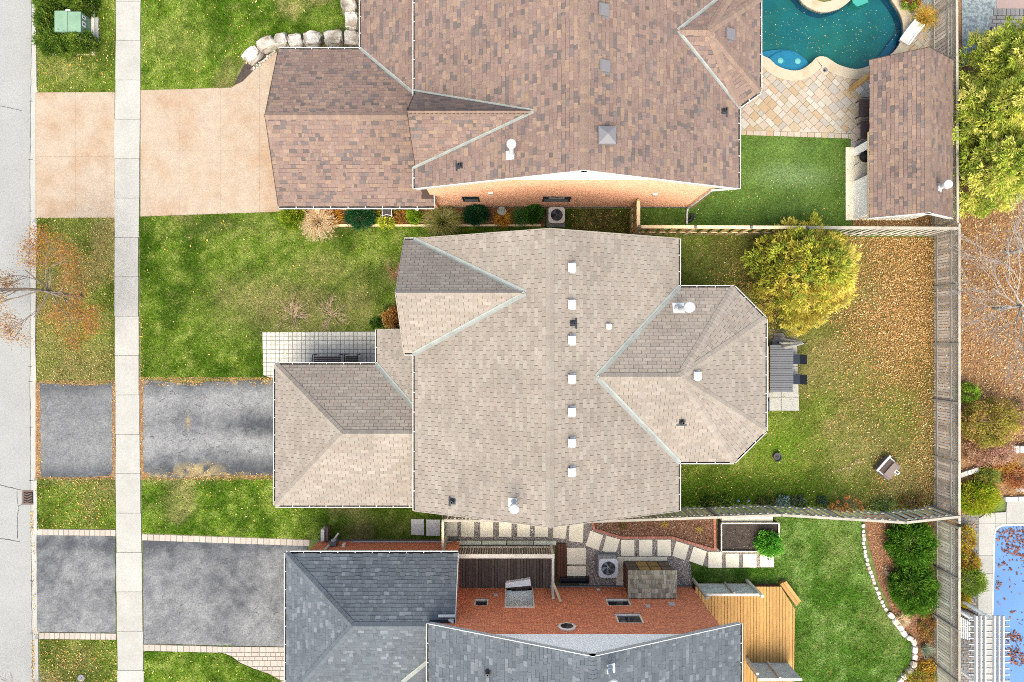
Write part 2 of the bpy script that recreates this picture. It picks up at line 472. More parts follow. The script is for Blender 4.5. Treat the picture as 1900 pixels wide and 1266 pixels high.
# ---------------------------------------------------------------- the ground
def struct(o): o['kind'] = 'structure'; return o
def sheet(name, pxpoly, z, m, kind='structure', parent=None):
    mb = MB(); mb.poly([(x, y, z) for x, y in ccw(gpoly(pxpoly))])
    o = mb.build(name, m, parent)
    if parent is None and kind: o['kind'] = kind
    return o

POOL = smooth_loop([(1392, 20), (1394, 82), (1414, 103), (1427, 110), (1440, 122), (1456, 129), (1475, 132), (1490, 128), (1505, 117), (1514, 108), (1525, 105.5), (1536, 109), (1551, 119), (1570, 126), (1590, 129), (1612, 123), (1640, 110), (1660, 94), (1671, 75), (1675, 55), (1671, 32), (1658, 8), (1636, -18), (1606, -28),
                    (1585, -6), (1562, 14), (1541, 22), (1524, 23.5), (1506, 18), (1490, 8), (1476, -8), (1450, -30), (1415, -30), (1398, -10)], 4)
def ground():
    bm = bmesh.new()
    def loop(pts):
        vs = [bm.verts.new((x, y, -0.02)) for x, y in pts]
        return [bm.edges.new((vs[i], vs[(i + 1) % len(vs)])) for i in range(len(vs))]
    es = loop([(-150, -150), (150, -150), (150, 150), (-150, 150)])
    es += loop([(-33, -149), (X(70.5), -149), (X(70.5), 149), (-33, 149)])
    es += loop(gpoly(POOL))
    bmesh.ops.triangle_fill(bm, use_beauty=True, use_dissolve=False, edges=es)
    for f in bm.faces:
        if f.normal.z < 0: f.normal_flip()
    me = bpy.data.meshes.new('ground'); bm.to_mesh(me); bm.free()
    return struct(place('ground', me, 'ground_far', base=(0, 0, 0)))
mat('ground_far', C('#7f9248'), rough=1, second=C('#9a8458'), s_scale=0.4, var=0.15, fine=0.3, fscale=20)
ground()

def edge(tbl, y):
    return float(np.interp(y, [t[0] for t in tbl], [t[1] for t in tbl]))
ROAD_E = [(-700, 58), (0, 55), (300, 52), (700, 52), (1000, 54), (1266, 57), (2000, 60)]
CURB_F = [(-700, 63), (0, 61), (300, 60.5), (640, 58), (700, 60), (1266, 64.5), (2000, 66)]
CURB_B = [(-700, 68), (0, 66.5), (170, 68.5), (400, 69), (640, 65.5), (720, 68.5), (1000, 69), (1266, 72), (2000, 74)]
SW_L = [(-700, 218), (0, 216), (300, 213), (700, 214), (1266, 219), (2000, 222)]
SW_R = [(-700, 263), (0, 261.5), (300, 259.5), (500, 257), (700, 258), (1000, 262.5), (1266, 267), (2000, 270)]

# road
mb = MB()
ys = list(range(-700, 2001, 100))
for a, b in zip(ys[:-1], ys[1:]):
    mb.poly([(-33.2, Y(b), -0.135), (X(edge(ROAD_E, b)), Y(b), -0.135), (X(edge(ROAD_E, a)), Y(a), -0.135), (-33.2, Y(a), -0.135)])
road = struct(mb.build('road', 'road'))
def crack(px, wpx, parent, z, m='crack'):
    mb = MB(); p = []
    for i, q in enumerate(px[:-1]):
        for k in range(6):
            t = k / 6
            p.append((q[0] + (px[i + 1][0] - q[0]) * t + random.uniform(-.6, .6), q[1] + (px[i + 1][1] - q[1]) * t + random.uniform(-.6, .6)))
    p.append(px[-1])
    for a, b in zip(p[:-1], p[1:]):
        A, B = W(*a, 0), W(*b, 0); d = (B - A).normalized(); n = Vector((-d.y, d.x, 0)) * wpx * random.uniform(.6, 1.2) / 84.5
        mb.poly([(A - n).to_tuple()[:2] + (z,), (B - n).to_tuple()[:2] + (z,), (B + n).to_tuple()[:2] + (z,), (A + n).to_tuple()[:2] + (z,)])
    return mb.build('crack', m, parent)
for c in ([(-5, 195), (12, 198), (36, 204)], [(-5, 901), (15, 906), (36, 911)], [(27, 912), (29, 935), (31, 946), (28, 960), (28, 1001)], [(-5, 1001), (15, 1004), (33, 1007)], [(32, 940), (38, 936)]):
    crack(c, 1.1, road, -0.131)

# kerb with its gutter pan, lowered at the driveways
def kerb_h(y):
    h = 0.02
    for a, b in ((172, 405), (711, 885), (990, 1178)):
        if a - 8 < y < b + 8:
            h = min(h, -0.095 + 0.115 * max(0, min(1, max(a - y, y - b, 0) / 8.0)))
    return h
mb = MB()
ys = sorted(set(list(range(-690, 2000, 30)) + [164, 172, 405, 413, 703, 711, 885, 893, 982, 990, 1178, 1186]))
rows = []
for y in ys:
    h = kerb_h(y)
    rows.append([(X(edge(ROAD_E, y)), Y(y), -0.13), (X(edge(CURB_F, y)), Y(y), -0.122), (X(edge(CURB_F, y) + 0.8), Y(y), h), (X(edge(CURB_B, y)), Y(y), h), (X(edge(CURB_B, y)), Y(y), -0.3)])
for a, b in zip(rows[:-1], rows[1:]):
    for k in range(4): mb.poly([a[k], b[k], b[k + 1], a[k + 1]])
kerb = struct(mb.build('kerb', 'concrete'))
mb = MB()
for y in (188, 296, 392, 495, 680, 708, 793, 892, 980, 1078, 1175):
    mb.poly([W(edge(ROAD_E, y) + .4, y - .4, -.127), W(edge(ROAD_E, y) + .4, y + .4, -.127), W(edge(CURB_F, y), y + .4, -.118), W(edge(CURB_F, y), y - .4, -.118)])
mb.build('joint', 'crack', kerb)
crack([(edge(ROAD_E, y), y) for y in range(0, 1270, 90)], 1.0, road, -0.1285)

# sidewalk of single slabs
mb = MB()
ys = list(range(-700, 2001, 100))
for a, b in zip(ys[:-1], ys[1:]):
    mb.poly([(X(edge(SW_L, b) + 1), Y(b), 0.0), (X(edge(SW_R, b) - 1), Y(b), 0.0), (X(edge(SW_R, a) - 1), Y(a), 0.0), (X(edge(SW_L, a) + 1), Y(a), 0.0)])
sidewalk = struct(mb.build('sidewalk', 'paver_joint'))
joints = [3 + 73 * k for k in range(-3, 21)]
for a, b in zip(joints[:-1], joints[1:]):
    a += .35; b -= .35
    wob = lambda: random.uniform(-.8, .8)
    mb = MB(); z = 0.03 + random.uniform(-.004, .004)
    mb.hull([(X(edge(SW_L, a) + wob()), Y(a)), (X(edge(SW_R, a) + wob()), Y(a)), (X(edge(SW_R, b) + wob()), Y(b)), (X(edge(SW_L, b) + wob()), Y(b))], -0.05, z)
    mb.build('slab', 'concrete', sidewalk)

def jag(pts, step=8, amp=1.0, seed=1):
    r = random.Random(seed); out = []
    n = len(pts)
    for i in range(n):
        p, q = pts[i], pts[(i + 1) % n]; L = math.dist(p, q); k = max(1, int(L / step))
        for j in range(k):
            t = j / k; out.append((p[0] + (q[0] - p[0]) * t + r.uniform(-amp, amp), p[1] + (q[1] - p[1]) * t + r.uniform(-amp, amp)))
    return out
def pieces(parent, pxpoly, cells, z0, z1, m, name='panel', bevel=0.0, cols=None, gapclip=None):
    """real slabs: the outline cut into the given convex plan cells (pixels)"""
    sub = ccw(gpoly(pxpoly)); objs = []
    for c in cells:
        cc = ccw(gpoly(c)); p = clip_poly(sub, cc)
        if len(p) < 3 or abs(area2(p)) < 0.002: continue
        q = [p[0]]
        for v in p[1:]:
            if math.dist(v, q[-1]) > 0.006: q.append(v)
        if math.dist(q[0], q[-1]) < 0.006: q.pop()
        if len(q) < 3: continue
        mb = MB()
        if cols: mb.col = random.choice(cols); k = random.uniform(.92, 1.06); mb.col = tuple(v * k for v in mb.col)
        mb.hull(q, z0, z1 + random.uniform(-.002, .002), bevel)
        objs.append(mb.build(name, m, parent, col=bool(cols)))
    return objs
def grid_cells(xs, ys, g):
    return [[(a + g, c + g), (b - g, c + g), (b - g, d - g), (a + g, d - g)] for a, b in zip(xs[:-1], xs[1:]) for c, d in zip(ys[:-1], ys[1:])]

# driveways
dn = sheet('driveway', [(66, 172), (213, 171), (213, 404), (66, 405)], 0.0, 'patio_joint')
pieces(dn, [(67.5, 172), (213, 171), (213, 404), (67.5, 405)], grid_cells([60, 140, 214], [165, 291, 410], .12), -.02, .014, 'stamped')
nd_poly = [(261, 168), (430, 163), (437, 158), (450, 152), (470, 132), (488, 115), (505, 98), (560, 98), (560, 390), (520, 393), (261, 402)]
dn2 = sheet('driveway', nd_poly, 0.0, 'patio_joint')
pieces(dn2, nd_poly, grid_cells([260, 334, 409, 482, 562], [90, 279, 410], .12), -.02, .014, 'stamped')
md_poly = jag([(266, 704), (300, 707), (340, 712), (400, 708), (452, 706), (530, 705), (530, 884), (450, 882), (380, 884), (320, 888), (280, 884), (266, 872)], 6, 1.6, 3)
def asphalt(pxpoly, f, z=.012, dirt=None):
    """old asphalt sheet whose wear colour follows tyre tracks, edges and patches"""
    poly = gpoly(pxpoly); verts, faces = in_poly_cells(poly, .1)
    me = bpy.data.meshes.new('driveway'); me.from_pydata([(x, y, z) for x, y in verts], [], faces)
    v = np.array(verts); px, py = px_of(v[:, 0], v[:, 1]); w = np.clip(f(px, py, v[:, 0], v[:, 1]), 0, 1)[:, None]
    cc = np.array(C('#6c6f75', 4.2)) * (1 - w) + np.array(C('#c3c2c2', 4.2)) * w
    if dirt is not None:
        t = np.clip(dirt(px, py, v[:, 0], v[:, 1]), 0, 1)[:, None]; cc = cc * (1 - t) + np.array(C('#cdb584', 3.6)) * t
    add_col(me, cc)
    return struct(place('driveway', me, 'asphalt'))
g_ = lambda p, c, s_: np.exp(-((p - c) / s_) ** 2)
def wear_m(px, py, x, y):
    n = fbm(x, y, .9, 51); n2 = fbm(x * .35, y, .5, 53); n3 = vnoise(x, y, .12, 55)
    w = .5 + .42 * g_(py, 745, 17) + .52 * g_(py, 824, 17) - .42 * g_(py, 706, 11) - .62 * g_(py, 876, 19) - .38 * g_(py, 787, 14) * sm_(px, 390, 470)
    return w + .75 * (n - .5) + .45 * (n2 - .5) + .35 * (n3 - .5) + .1 * (px < 330)
def wear_a(px, py, x, y):
    n = fbm(x, y, 1.0, 57); n2 = fbm(x * .35, y, .5, 58); n3 = vnoise(x, y, .12, 59)
    return .52 + .15 * g_(py, 815, 30) - .3 * g_(py, 716, 12) - .4 * g_(py, 882, 16) + .35 * (n - .5) + .3 * (n2 - .5) + .25 * (n3 - .5)
def wear_s(px, py, x, y):
    n = fbm(x, y, 1.1, 61); n2 = fbm(x, y, .35, 63); n3 = vnoise(x, y, .12, 65)
    return .5 + .8 * (n - .5) + .7 * (n2 - .5) + .3 * (n3 - .5) - .4 * g_(py, 1010, 14) + .12 * sm_(py, 1080, 1160)
asphalt(md_poly, wear_m, dirt=lambda px, py, x, y: 1.3 * (np.exp(-(((px - 365) / 42) ** 2 + ((py - 872) / 10) ** 2)) * sm_(fbm(x, y, .4, 71), .46, .56) + np.exp(-(((px - 349) / 3) ** 2 + ((py - 783) / 9) ** 2)) + sm_(fbm(x, y, .3, 73), .5, .6) * (np.exp(-((py - 709) / 4) ** 2) + np.exp(-((py - 884) / 4) ** 2))))
asphalt(jag([(74, 712), (140, 714), (160, 717), (209, 710), (209, 878), (200, 884), (120, 886), (76, 885)], 6, 1.3, 4), wear_a)
asphalt(jag([(68, 992.5), (214, 996), (215, 1174), (69, 1172)], 10, .4, 5), wear_s)
asphalt(jag([(265.5, 1003), (570, 1012), (570, 1201), (267, 1194)], 10, .5, 6), wear_s)
sheet('soil_strip', [(66, 706), (214, 706), (214, 890), (66, 890)], 0.003, 'litter_soil'); sheet('soil_strip', [(258, 700), (530, 700), (530, 890), (258, 890)], 0.003, 'litter_soil')
md = [o for o in bpy.data.objects if o.name.startswith('driveway')]
r = random.Random(5)
for k in range(90):   # fine cracks in the old asphalt
    d = md[2] if k < 55 else md[5]
    x0, y0 = (r.uniform(280, 500), r.uniform(720, 878)) if k < 55 else (r.uniform(270, 520), r.uniform(1010, 1190))
    pts = [(x0, y0)]
    for j in range(r.randint(2, 5)): pts.append((pts[-1][0] + r.uniform(-9, 9), pts[-1][1] + r.uniform(-6, 6)))
    crack(pts, .38, d, 0.0155)

def paver_strip(parent, p, q, w, n, m, z=.02, name='paver', flip=1):
    """a single row of pavers beside the line p-q (pixels)"""
    P, Q = W(*p), W(*q); d = (Q - P) / n; nrm = Vector((-d.y, d.x, 0)).normalized() * (w / F * CAM_H) * flip
    g = 0.008
    for i in range(n):
        a = P + d * i + d.normalized() * g; b = P + d * (i + 1) - d.normalized() * g
        mb = MB(); mb.hull([tuple(a)[:2], tuple(b)[:2], tuple(b + nrm)[:2], tuple(a + nrm)[:2]], -.03, z + random.uniform(-.003, .003), 0.03)
        mb.build(name, m, parent)
def border(pxpoly, rows, m='paver_pink'):
    s = sheet('paver_border', pxpoly, 0.004, 'patio_joint')
    for p, q, w, n, fl in rows: paver_strip(s, p, q, w, n, m, .022, flip=fl)
border([(70, 981.5), (215, 983), (215, 995.5), (70, 992.5)], [((70.5, 982), (215, 983.5), 11, 15, -1)])
border([(73, 1173.5), (216, 1175), (216, 1187.5), (73, 1186)], [((73, 1174), (216, 1175.5), 11.5, 15, -1)])
border([(264, 990), (575, 1001), (575, 1013), (265, 1003.5)], [((264, 991), (575, 1002), 11.5, 29, -1)])
border([(266, 1195), (405, 1199), (405, 1211), (267, 1208)], [((266.5, 1196), (405, 1199.5), 11.5, 13, -1)])
land_poly = [(405, 1199.5), (535, 1201), (540, 1290), (522, 1262), (500, 1250), (470, 1240), (447, 1230), (430, 1217), (415, 1212), (405, 1211)]
land = sheet('paver_landing', land_poly, 0.004, 'patio_joint')
r = random.Random(9)
cells = []
y = 1199.5
while y < 1290:
    x = 404 + r.uniform(-6, 0); h = r.choice([7.5, 11])
    while x < 541:
        w = r.choice([9, 12, 15]); cells.append([(x + .35, y + .35), (x + w - .35, y + .35), (x + w - .35, y + h - .35), (x + .35, y + h - .35)]); x += w
    y += h
pieces(land, land_poly, cells, -.03, .022, 'paver_pink', 'paver', .03)

# front walk of small square pavers
walk_poly = [(487, 617), (700, 614), (760, 614), (760, 702), (512, 702), (489, 697)]
walk = sheet('walkway', walk_poly, 0.006, 'paver_joint')
xs = [487 + 8.05 * k for k in range(0, 30)]; ysr = [616 + 8.1 * k for k in range(0, 12)]
pieces(walk, walk_poly, grid_cells(xs, ysr, .3), -.03, .024, 'paver_grey', 'paver', .04)

# pool terrace, pool, coping
PAT = [(1330, 85), (1640, 60), (1735, 40), (1735, 330), (1579, 330), (1578, 248), (1330, 240.5)]
_low = []
for i_, p_ in enumerate(POOL):
    a_, b_ = POOL[i_ - 1], POOL[(i_ + 1) % len(POOL)]; L_ = math.dist(a_, b_) or 1
    q_ = (p_[0] - (b_[1] - a_[1]) / L_ * 9, p_[1] + (b_[0] - a_[0]) / L_ * 9)
    if 4 <= i_ <= 76: _low.append(q_)
_low = [q for q in _low if q[1] > 30]
terrace = sheet('terrace', [(1330, _low[0][1])] + _low + [(1735, _low[-1][1]), (1735, 405), (1581, 405), (1580, 254), (1330, 249)], 0.004, 'patio_joint')
patcols = [C(h, 3.4) for h in ('#f0e2d0', '#ecdac4', '#f2e6d8', '#e6cfae', '#e9d3bd', '#dcd3c8', '#eed9c6', '#e8c8a4')]
# coping ring
mb = MB(); n = len(POOL); inn, outp = [], []
for i in range(n):
    a, b = POOL[i - 1], POOL[(i + 1) % n]; dx, dy = b[0] - a[0], b[1] - a[1]; L = math.hypot(dx, dy) or 1
    w = 19.0
    inn.append((POOL[i][0], POOL[i][1])); outp.append((POOL[i][0] + -dy / L * w, POOL[i][1] + dx / L * w))
ccx = sum(p[0] for p in POOL) / n; ccy = sum(p[1] for p in POOL) / n
if area2([(p[0], -p[1]) for p in outp]) < area2([(p[0], -p[1]) for p in inn]) * 1.0 if area2([(p[0], -p[1]) for p in inn]) > 0 else abs(area2(outp)) < abs(area2(inn)):
    outp = [(2 * a[0] - b[0], 2 * a[1] - b[1]) for a, b in zip(inn, outp)]
vs = [W(*p, 0) for p in inn]; vo = [W(*p, 0) for p in outp]
for i in range(n):
    j = (i + 1) % n
    A, B, Cc, D = vs[i], vs[j], vo[j], vo[i]
    up = Vector((0, 0, .05)); dn_ = Vector((0, 0, -.12))
    q = [A + up, B + up, Cc + up, D + up]
    if (q[1] - q[0]).cross(q[2] - q[0]).z < 0: q.reverse()
    mb.poly(q); mb.poly([A + dn_, B + dn_, B + up, A + up]); mb.poly([D - up * .3, Cc - up * .3, Cc + up, D + up])
pool = struct(mb.build('pool_coping', 'coping'))
# terrace pavers laid diagonally, left out below the coping
r = random.Random(21); cells = []
oc = outp
s2 = math.sqrt(.5)
v = -260.0
while v < 330:
    h = r.choice([9.5, 9.5, 14.5]); u = -330 + r.uniform(-8, 0)
    while u < 330:
        w = r.choice([9.5, 14.5, 14.5, 19])
        c = []
        for uu, vv in ((u + .3, v + .3), (u + w - .3, v + .3), (u + w - .3, v + h - .3), (u + .3, v + h - .3)):
            c.append((1490 + (uu - vv) * s2, 190 + (uu + vv) * s2))
        mx = sum(p[0] for p in c) / 4; my = sum(p[1] for p in c) / 4
        if 1325 < mx < 1735 and 40 < my < 335 and not inside(np.array([mx]), np.array([my]), inn)[0]:
            if all(inside(np.array([p[0] for p in c]), np.array([p[1] for p in c]), oc)) is False:
                if not (mx > 1635 and my > 120) and not (mx < 1372 and my < 190): cells.append(c)
        u += w
    v += h
pieces(terrace, PAT, cells, -.03, .024, 'paver_patio', 'paver', .015, patcols)
r = random.Random(4)
for k in range(18):
    x0 = 1372 + k * 12.6; mb = MB(); mb.col = r.choice(patcols); y0 = 241 + k * .42
    mb.hull(gpoly([(x0 + .4, y0 + 1), (x0 + 12.2, y0 + 1.4), (x0 + 12.2, y0 + 10), (x0 + .4, y0 + 9.6)]), -.03, .027, .01); mb.build('paver', 'paver_patio', terrace, col=True)
for k in range(5):
    x0 = 1676 + k * 9; mb = MB(); mb.col = r.choice(patcols)
    mb.hull(gpoly([(x0 + .4, 65), (x0 + 8.6, 65), (x0 + 8.6, 73), (x0 + .4, 73)]), -.03, .03, .01); mb.build('paver', 'paver_patio', terrace, col=True)
# basin and water
mb = MB()
P = gpoly(POOL)
mb.cur = 0
mb.poly([(x, y, -.5) for x, y in ccw(P)]); mb.cur = 1
for i in range(n):
    a, b = P[i], P[(i + 1) % n]; mb.poly([(a[0], a[1], -.5), (b[0], b[1], -.5), (b[0], b[1], .0), (a[0], a[1], .0)])
basin = struct(mb.build('pool_basin', ['pool_floor', 'pool_wall']))
for px, z in (([(1404, 100), (1414, 93), (1430, 88.5), (1462, 86), (1485, 92), (1506, 112), (1495, 130), (1475, 136), (1455, 132), (1435, 120), (1412, 106)], -.34),
              ([(1428, 110), (1438, 99), (1450, 93), (1463, 91), (1478, 94), (1490, 101), (1503, 114), (1490, 130), (1475, 134), (1455, 131), (1440, 124)], -.2)):
    mb = MB(); mb.hull(gpoly(smooth_loop(px, 3)), -.49, z); mb.build('step', 'pool_step', basin)
mb = MB(); mb.hull(gpoly(smooth_loop([(1600, 128), (1640, 96), (1668, 60), (1690, 60), (1670, 110), (1630, 135)], 3)), -.49, -.34); mb.build('seat_ledge', 'pool_wall', basin)
mb = MB(); mb.hull(gpoly([(1579, -14), (1606, -10), (1613, 3), (1592, 11), (1584, 4)]), -.6, -.06); mb.build('ladder_step', 'turquoise_plastic', basin)
for cx, cy in ((1448, 113), (1480, 114)):
    mb = MB(); mb.lathe(W(cx, cy, -.198), [(.125, 0), (.125, .02), (.06, .035)], 16); o = mb.build('light_disc', 'fabric_white', basin)
wp = MB(); wp.poly([(x, y, -.1) for x, y in ccw(P)])
water = struct(wp.build('pool_water', 'water'))
# skimmer lids and stains set in the coping
sk = thing('skimmer_lid', 'round grey skimmer lid set in the coping of the green pool', 'lid', W(1530, 131, .05))
MB().hull(gpoly([(1520, 131), (1530, 119), (1541, 128), (1530, 141)]), .035, .056).build('frame', 'coping', sk)
MB().lathe(W(1531, 130, .056), [(.11, 0), (.11, .012), (.03, .02)], 18).build('cover', 'vent_grey', sk)
MB().lathe(W(1530, 131, .07), [(.05, 0), (.05, .012)], 12).build('handle', 'black_plastic', sk)

# concrete pads behind the subject house, side slabs, gravel, beds
pad = sheet('patio_slab_base', [(1380, 610), (1478, 612), (1482, 762), (1380, 762)], 0.004, 'paver_joint')
pieces(pad, [(1380, 640), (1478, 640), (1482, 762), (1380, 762)], grid_cells([1380, 1415, 1449, 1483], [640, 680, 710, 737, 763], .45), -.03, .045, 'concrete', 'slab')
MB().hull(gpoly([(1434, 618), (1452, 618), (1460, 632), (1446, 637), (1438, 632)]), 0, .05).build('slab', 'foundation', pad)
grav = sheet('gravel_path', [(818, 950), (1110, 960), (1150, 990), (1240, 996), (1330, 1018), (1418, 1024), (1418, 1053), (1318, 1054), (1282, 1040), (1285, 1095), (1080, 1095), (1040, 1010), (830, 1006)], 0.006, 'gravel')
SL = [[(828, 955), (849, 955), (849, 995), (828, 995)], [(855, 955), (880, 955), (880, 996), (855, 996)], [(891, 955), (915, 955), (915, 996.5), (891, 996)], [(925.6, 955), (949.5, 955), (949, 996.5), (925.6, 996)],
      [(959.6, 960), (983.5, 960), (983, 996.5), (959.6, 996)], [(992, 962), (1017, 962), (1017, 996.5), (992, 996)], [(1028, 966), (1053, 966), (1049, 1000), (1025, 997.5)], [(1057, 966), (1083, 968), (1081.5, 1007), (1055, 1004)]]
r7 = lambda q: [(1090 + x / 4.75, 950 + y / 4.75) for x, y in q]
for q in ([(25, 162), (138, 205), (95, 335), (-18, 294)], [(165, 205), (285, 240), (243, 380), (130, 342)], [(295, 243), (412, 243), (412, 388), (293, 388)], [(453, 241), (570, 241), (570, 388), (453, 388)],
          [(614, 241), (732, 241), (734, 387), (615, 387)], [(780, 255), (895, 290), (858, 425), (746, 385)], [(933, 303), (1050, 345), (1012, 473), (893, 430)], [(1062, 348), (1182, 348), (1182, 491), (1062, 491)],
          [(1214, 364), (1332, 364), (1334, 488), (1216, 488)], [(1368, 365), (1484, 365), (1486, 487), (1368, 487)], [(1520, 367), (1640, 367), (1641, 485), (1522, 485)]):
    SL.append(r7(q))
SL += [[(1052, 1016), (1087, 1016), (1087, 1047), (1052, 1047)], [(1052, 1050), (1087, 1050), (1087, 1071), (1052, 1071)], [(1143, 1033), (1238, 1033), (1238, 1090), (1143, 1090)],
       [(763, 963), (786.5, 963), (787, 993), (763, 992)], [(791, 963.5), (817, 964), (817, 994), (791, 994)]]
for q in SL:
    MB().hull(gpoly(q), -.03, .05 + random.uniform(-.006, .006), .012).build('slab', 'slab_pale' if q[0][0] < 800 else 'slab', grav)
mulch = sheet('mulch_bed', r7([(50, 60), (55, 150), (290, 222), (740, 222), (1112, 330), (1112, 40), (500, 60)]), 0.03, 'mulch')
edg = thing('brick_edging', 'row of red bricks edging the dark mulch bed beside the slab path', 'edging', W(1150, 995))
line = r7([(42, 85), (58, 152), (300, 226), (740, 224), (1122, 335), (1120, 190), (1118, 50)])
acc = [line[0]]
for a, b in zip(line[:-1], line[1:]):
    L = math.dist(a, b); k = max(1, round(L / 7.6))
    for i in range(k):
        p = (a[0] + (b[0] - a[0]) * (i + .5) / k, a[1] + (b[1] - a[1]) * (i + .5) / k)
        A, B = W(*a), W(*b); d = (B - A).normalized(); nn = Vector((-d.y, d.x, 0)); c = W(*p, .05)
        mb = MB(); mb.obox(c + Vector((0, 0, random.uniform(-.006, .01))), d * (L / k / 84.5 - .006), nn * .055, (0, 0, .055)); mb.build('brick', 'brick_edge', edg)

sheet('planting_bed', [(505, 380), (1012, 380), (1010, 421), (620, 421), (560, 419), (525, 400)], 0.008, 'mulch')
kb = thing('bed_edging', 'pale timber edging along the shrub bed beside the peach brick house', 'edging', W(800, 419))
xs = [615, 665, 715, 765, 830, 893, 950, 1004]
for a, b in zip(xs[:-1], xs[1:]):
    MB().hull(gpoly([(a + .5, 417.3), (b - .5, 417.3), (b - .5, 420.8), (a + .5, 420.8)]), 0, .12).build('board', 'wood_rail', kb)
sheet('planting_bed', [(434, 158), (452, 122), (486, 98), (505, 100), (470, 133), (450, 152)], 0.01, 'soil')
sheet('planting_bed', [(1600, 955), (1612, 1010), (1630, 1080), (1655, 1140), (1688, 1185), (1698, 1205), (1690, 1235), (1668, 1290), (1740, 1290), (1740, 955)], 0.01, 'mulch')
sheet('planting_bed', [(1582, 400), (1745, 400), (1745, 425), (1582, 423)], 0.01, 'litter_soil')
sheet('planting_bed', [(1700, -20), (1728, -20), (1728, 64), (1690, 62), (1690, 30)], 0.012, 'stone_patio')
sheet('leafy_ground', [(1736, -120), (2200, -120), (2200, 830), (1740, 830)], 0.006, 'litter_soil')
sheet('planting_bed', [(1740, 830), (2200, 830), (2200, 925), (1860, 925), (1815, 960), (1812, 1300), (1742, 1300)], 0.008, 'litter_soil')
# neighbour ground behind the back fence
sheet('stone_patio', [(1783, -40), (1850, -40), (1852, 10), (1826, 80), (1785, 125)], 0.03, 'stone_patio')
sheet('pink_terrace', [(1846, -60), (2100, -60), (2100, 16), (1848, 18)], 0.04, 'pink_concrete')
bp_ = sheet('block_pavement', [(1838, 16), (2100, 14), (2100, 62), (1830, 72)], 0.02, 'crack')
cells = []
for k in range(18): cells.append([(1842 + k * 8, 17), (1849.2 + k * 8, 17), (1849.2 + k * 8, 30), (1842 + k * 8, 30)])
for row in range(5):
    for k in range(10): x0 = 1832 + k * 16 + (row % 2) * 8; cells.append([(x0, 31 + row * 7), (x0 + 15, 31 + row * 7), (x0 + 15, 37 + row * 7), (x0, 37 + row * 7)])
pieces(bp_, [(1838, 16), (2000, 14), (2000, 62), (1830, 72)], cells, -.03, .06, 'dark_paver', 'paver', .02)
# covered pool: deck slabs, cover
pdk = sheet('pool_deck', [(1808, 955), (2200, 925), (2200, 1330), (1808, 1330)], 0.01, 'patio_joint')
pieces(pdk, [(1815, 962), (1830, 952), (1865, 950), (1868, 928), (2100, 928), (2100, 1330), (1812, 1330)], grid_cells([1812, 1846, 1866, 2000], [925, 970.5, 1030, 1064, 1137, 1205, 1270, 1335], .3), -.03, .05, 'concrete', 'slab')
rim = [(1842, 990), (1846, 979), (1855, 973), (1880, 972), (2100, 972), (2100, 1400), (1838, 1400), (1838.5, 1150)]
mb = MB(); mb.poly([(x, y, .062) for x, y in ccw(gpoly(rim))]); struct(mb.build('pool_rim', 'white_metal'))
rim2 = [(1845, 991), (1849, 982), (1857, 976.5), (1880, 975.5), (2100, 975.5), (2100, 1400), (1840.5, 1400), (1841, 1150)]
mb = MB()
mb.poly([(x, y, .068) for x, y in ccw(gpoly(rim2))])
cov = tag(mb.build('pool_cover', 'cover'), 'blue pool cover strewn with brown leaves beside the white pergola', 'pool cover')
brk = sheet('paver_strip', [(1776, 955), (1818, 955), (1813, 1100), (1813, 1300), (1776, 1300)], 0.012, 'paver_joint')
r = random.Random(3); cells = []
for i in range(5):
    for j in range(58): cells.append([(1776 + i * 8 + (j % 2) * 3, 955 + j * 6), (1783.3 + i * 8 + (j % 2) * 3, 955 + j * 6), (1783.3 + i * 8 + (j % 2) * 3, 960.5 + j * 6), (1776 + i * 8 + (j % 2) * 3, 960.5 + j * 6)])
pieces(brk, [(1777, 955), (1817, 955), (1812.5, 1100), (1812.5, 1300), (1777, 1300)], cells, -.03, .035, 'dark_paver', 'paver', .02)

# ---------------------------------------------------------------- houses
Z = Vector((0, 0, 1))
def plane_of(poly):
    n = Vector((0, 0, 0))
    for i in range(len(poly)):
        a, b = poly[i], poly[(i + 1) % len(poly)]
        n += Vector(((a.y - b.y) * (a.z + b.z), (a.z - b.z) * (a.x + b.x), (a.x - b.x) * (a.y + b.y)))
    n.normalize()
    return n if n.z > 0 else -n
class Face:
    def __init__(s, pts):
        s.p = [Vector(p) for p in pts]
        s.n = plane_of(s.p); s.d = s.n.dot(s.p[0])
        s.xy = ccw([(p.x, p.y) for p in s.p])
    def z(s, x, y): return (s.d - s.n.x * x - s.n.y * y) / s.n.z
    def has(s, x, y, eps=0.0):
        n = len(s.xy)
        for i in range(n):
            a, b = s.xy[i], s.xy[(i + 1) % n]
            if (b[0] - a[0]) * (y - a[1]) - (b[1] - a[1]) * (x - a[0]) < -eps: return False
        return True
    def hit(s, px, py):
        """where the camera's ray through a pixel meets this roof plane"""
        o = Vector((0, 0, CAM_H)); d = W(px, py, 0) - o
        t = (s.d - s.n.dot(o)) / s.n.dot(d)
        return o + d * t

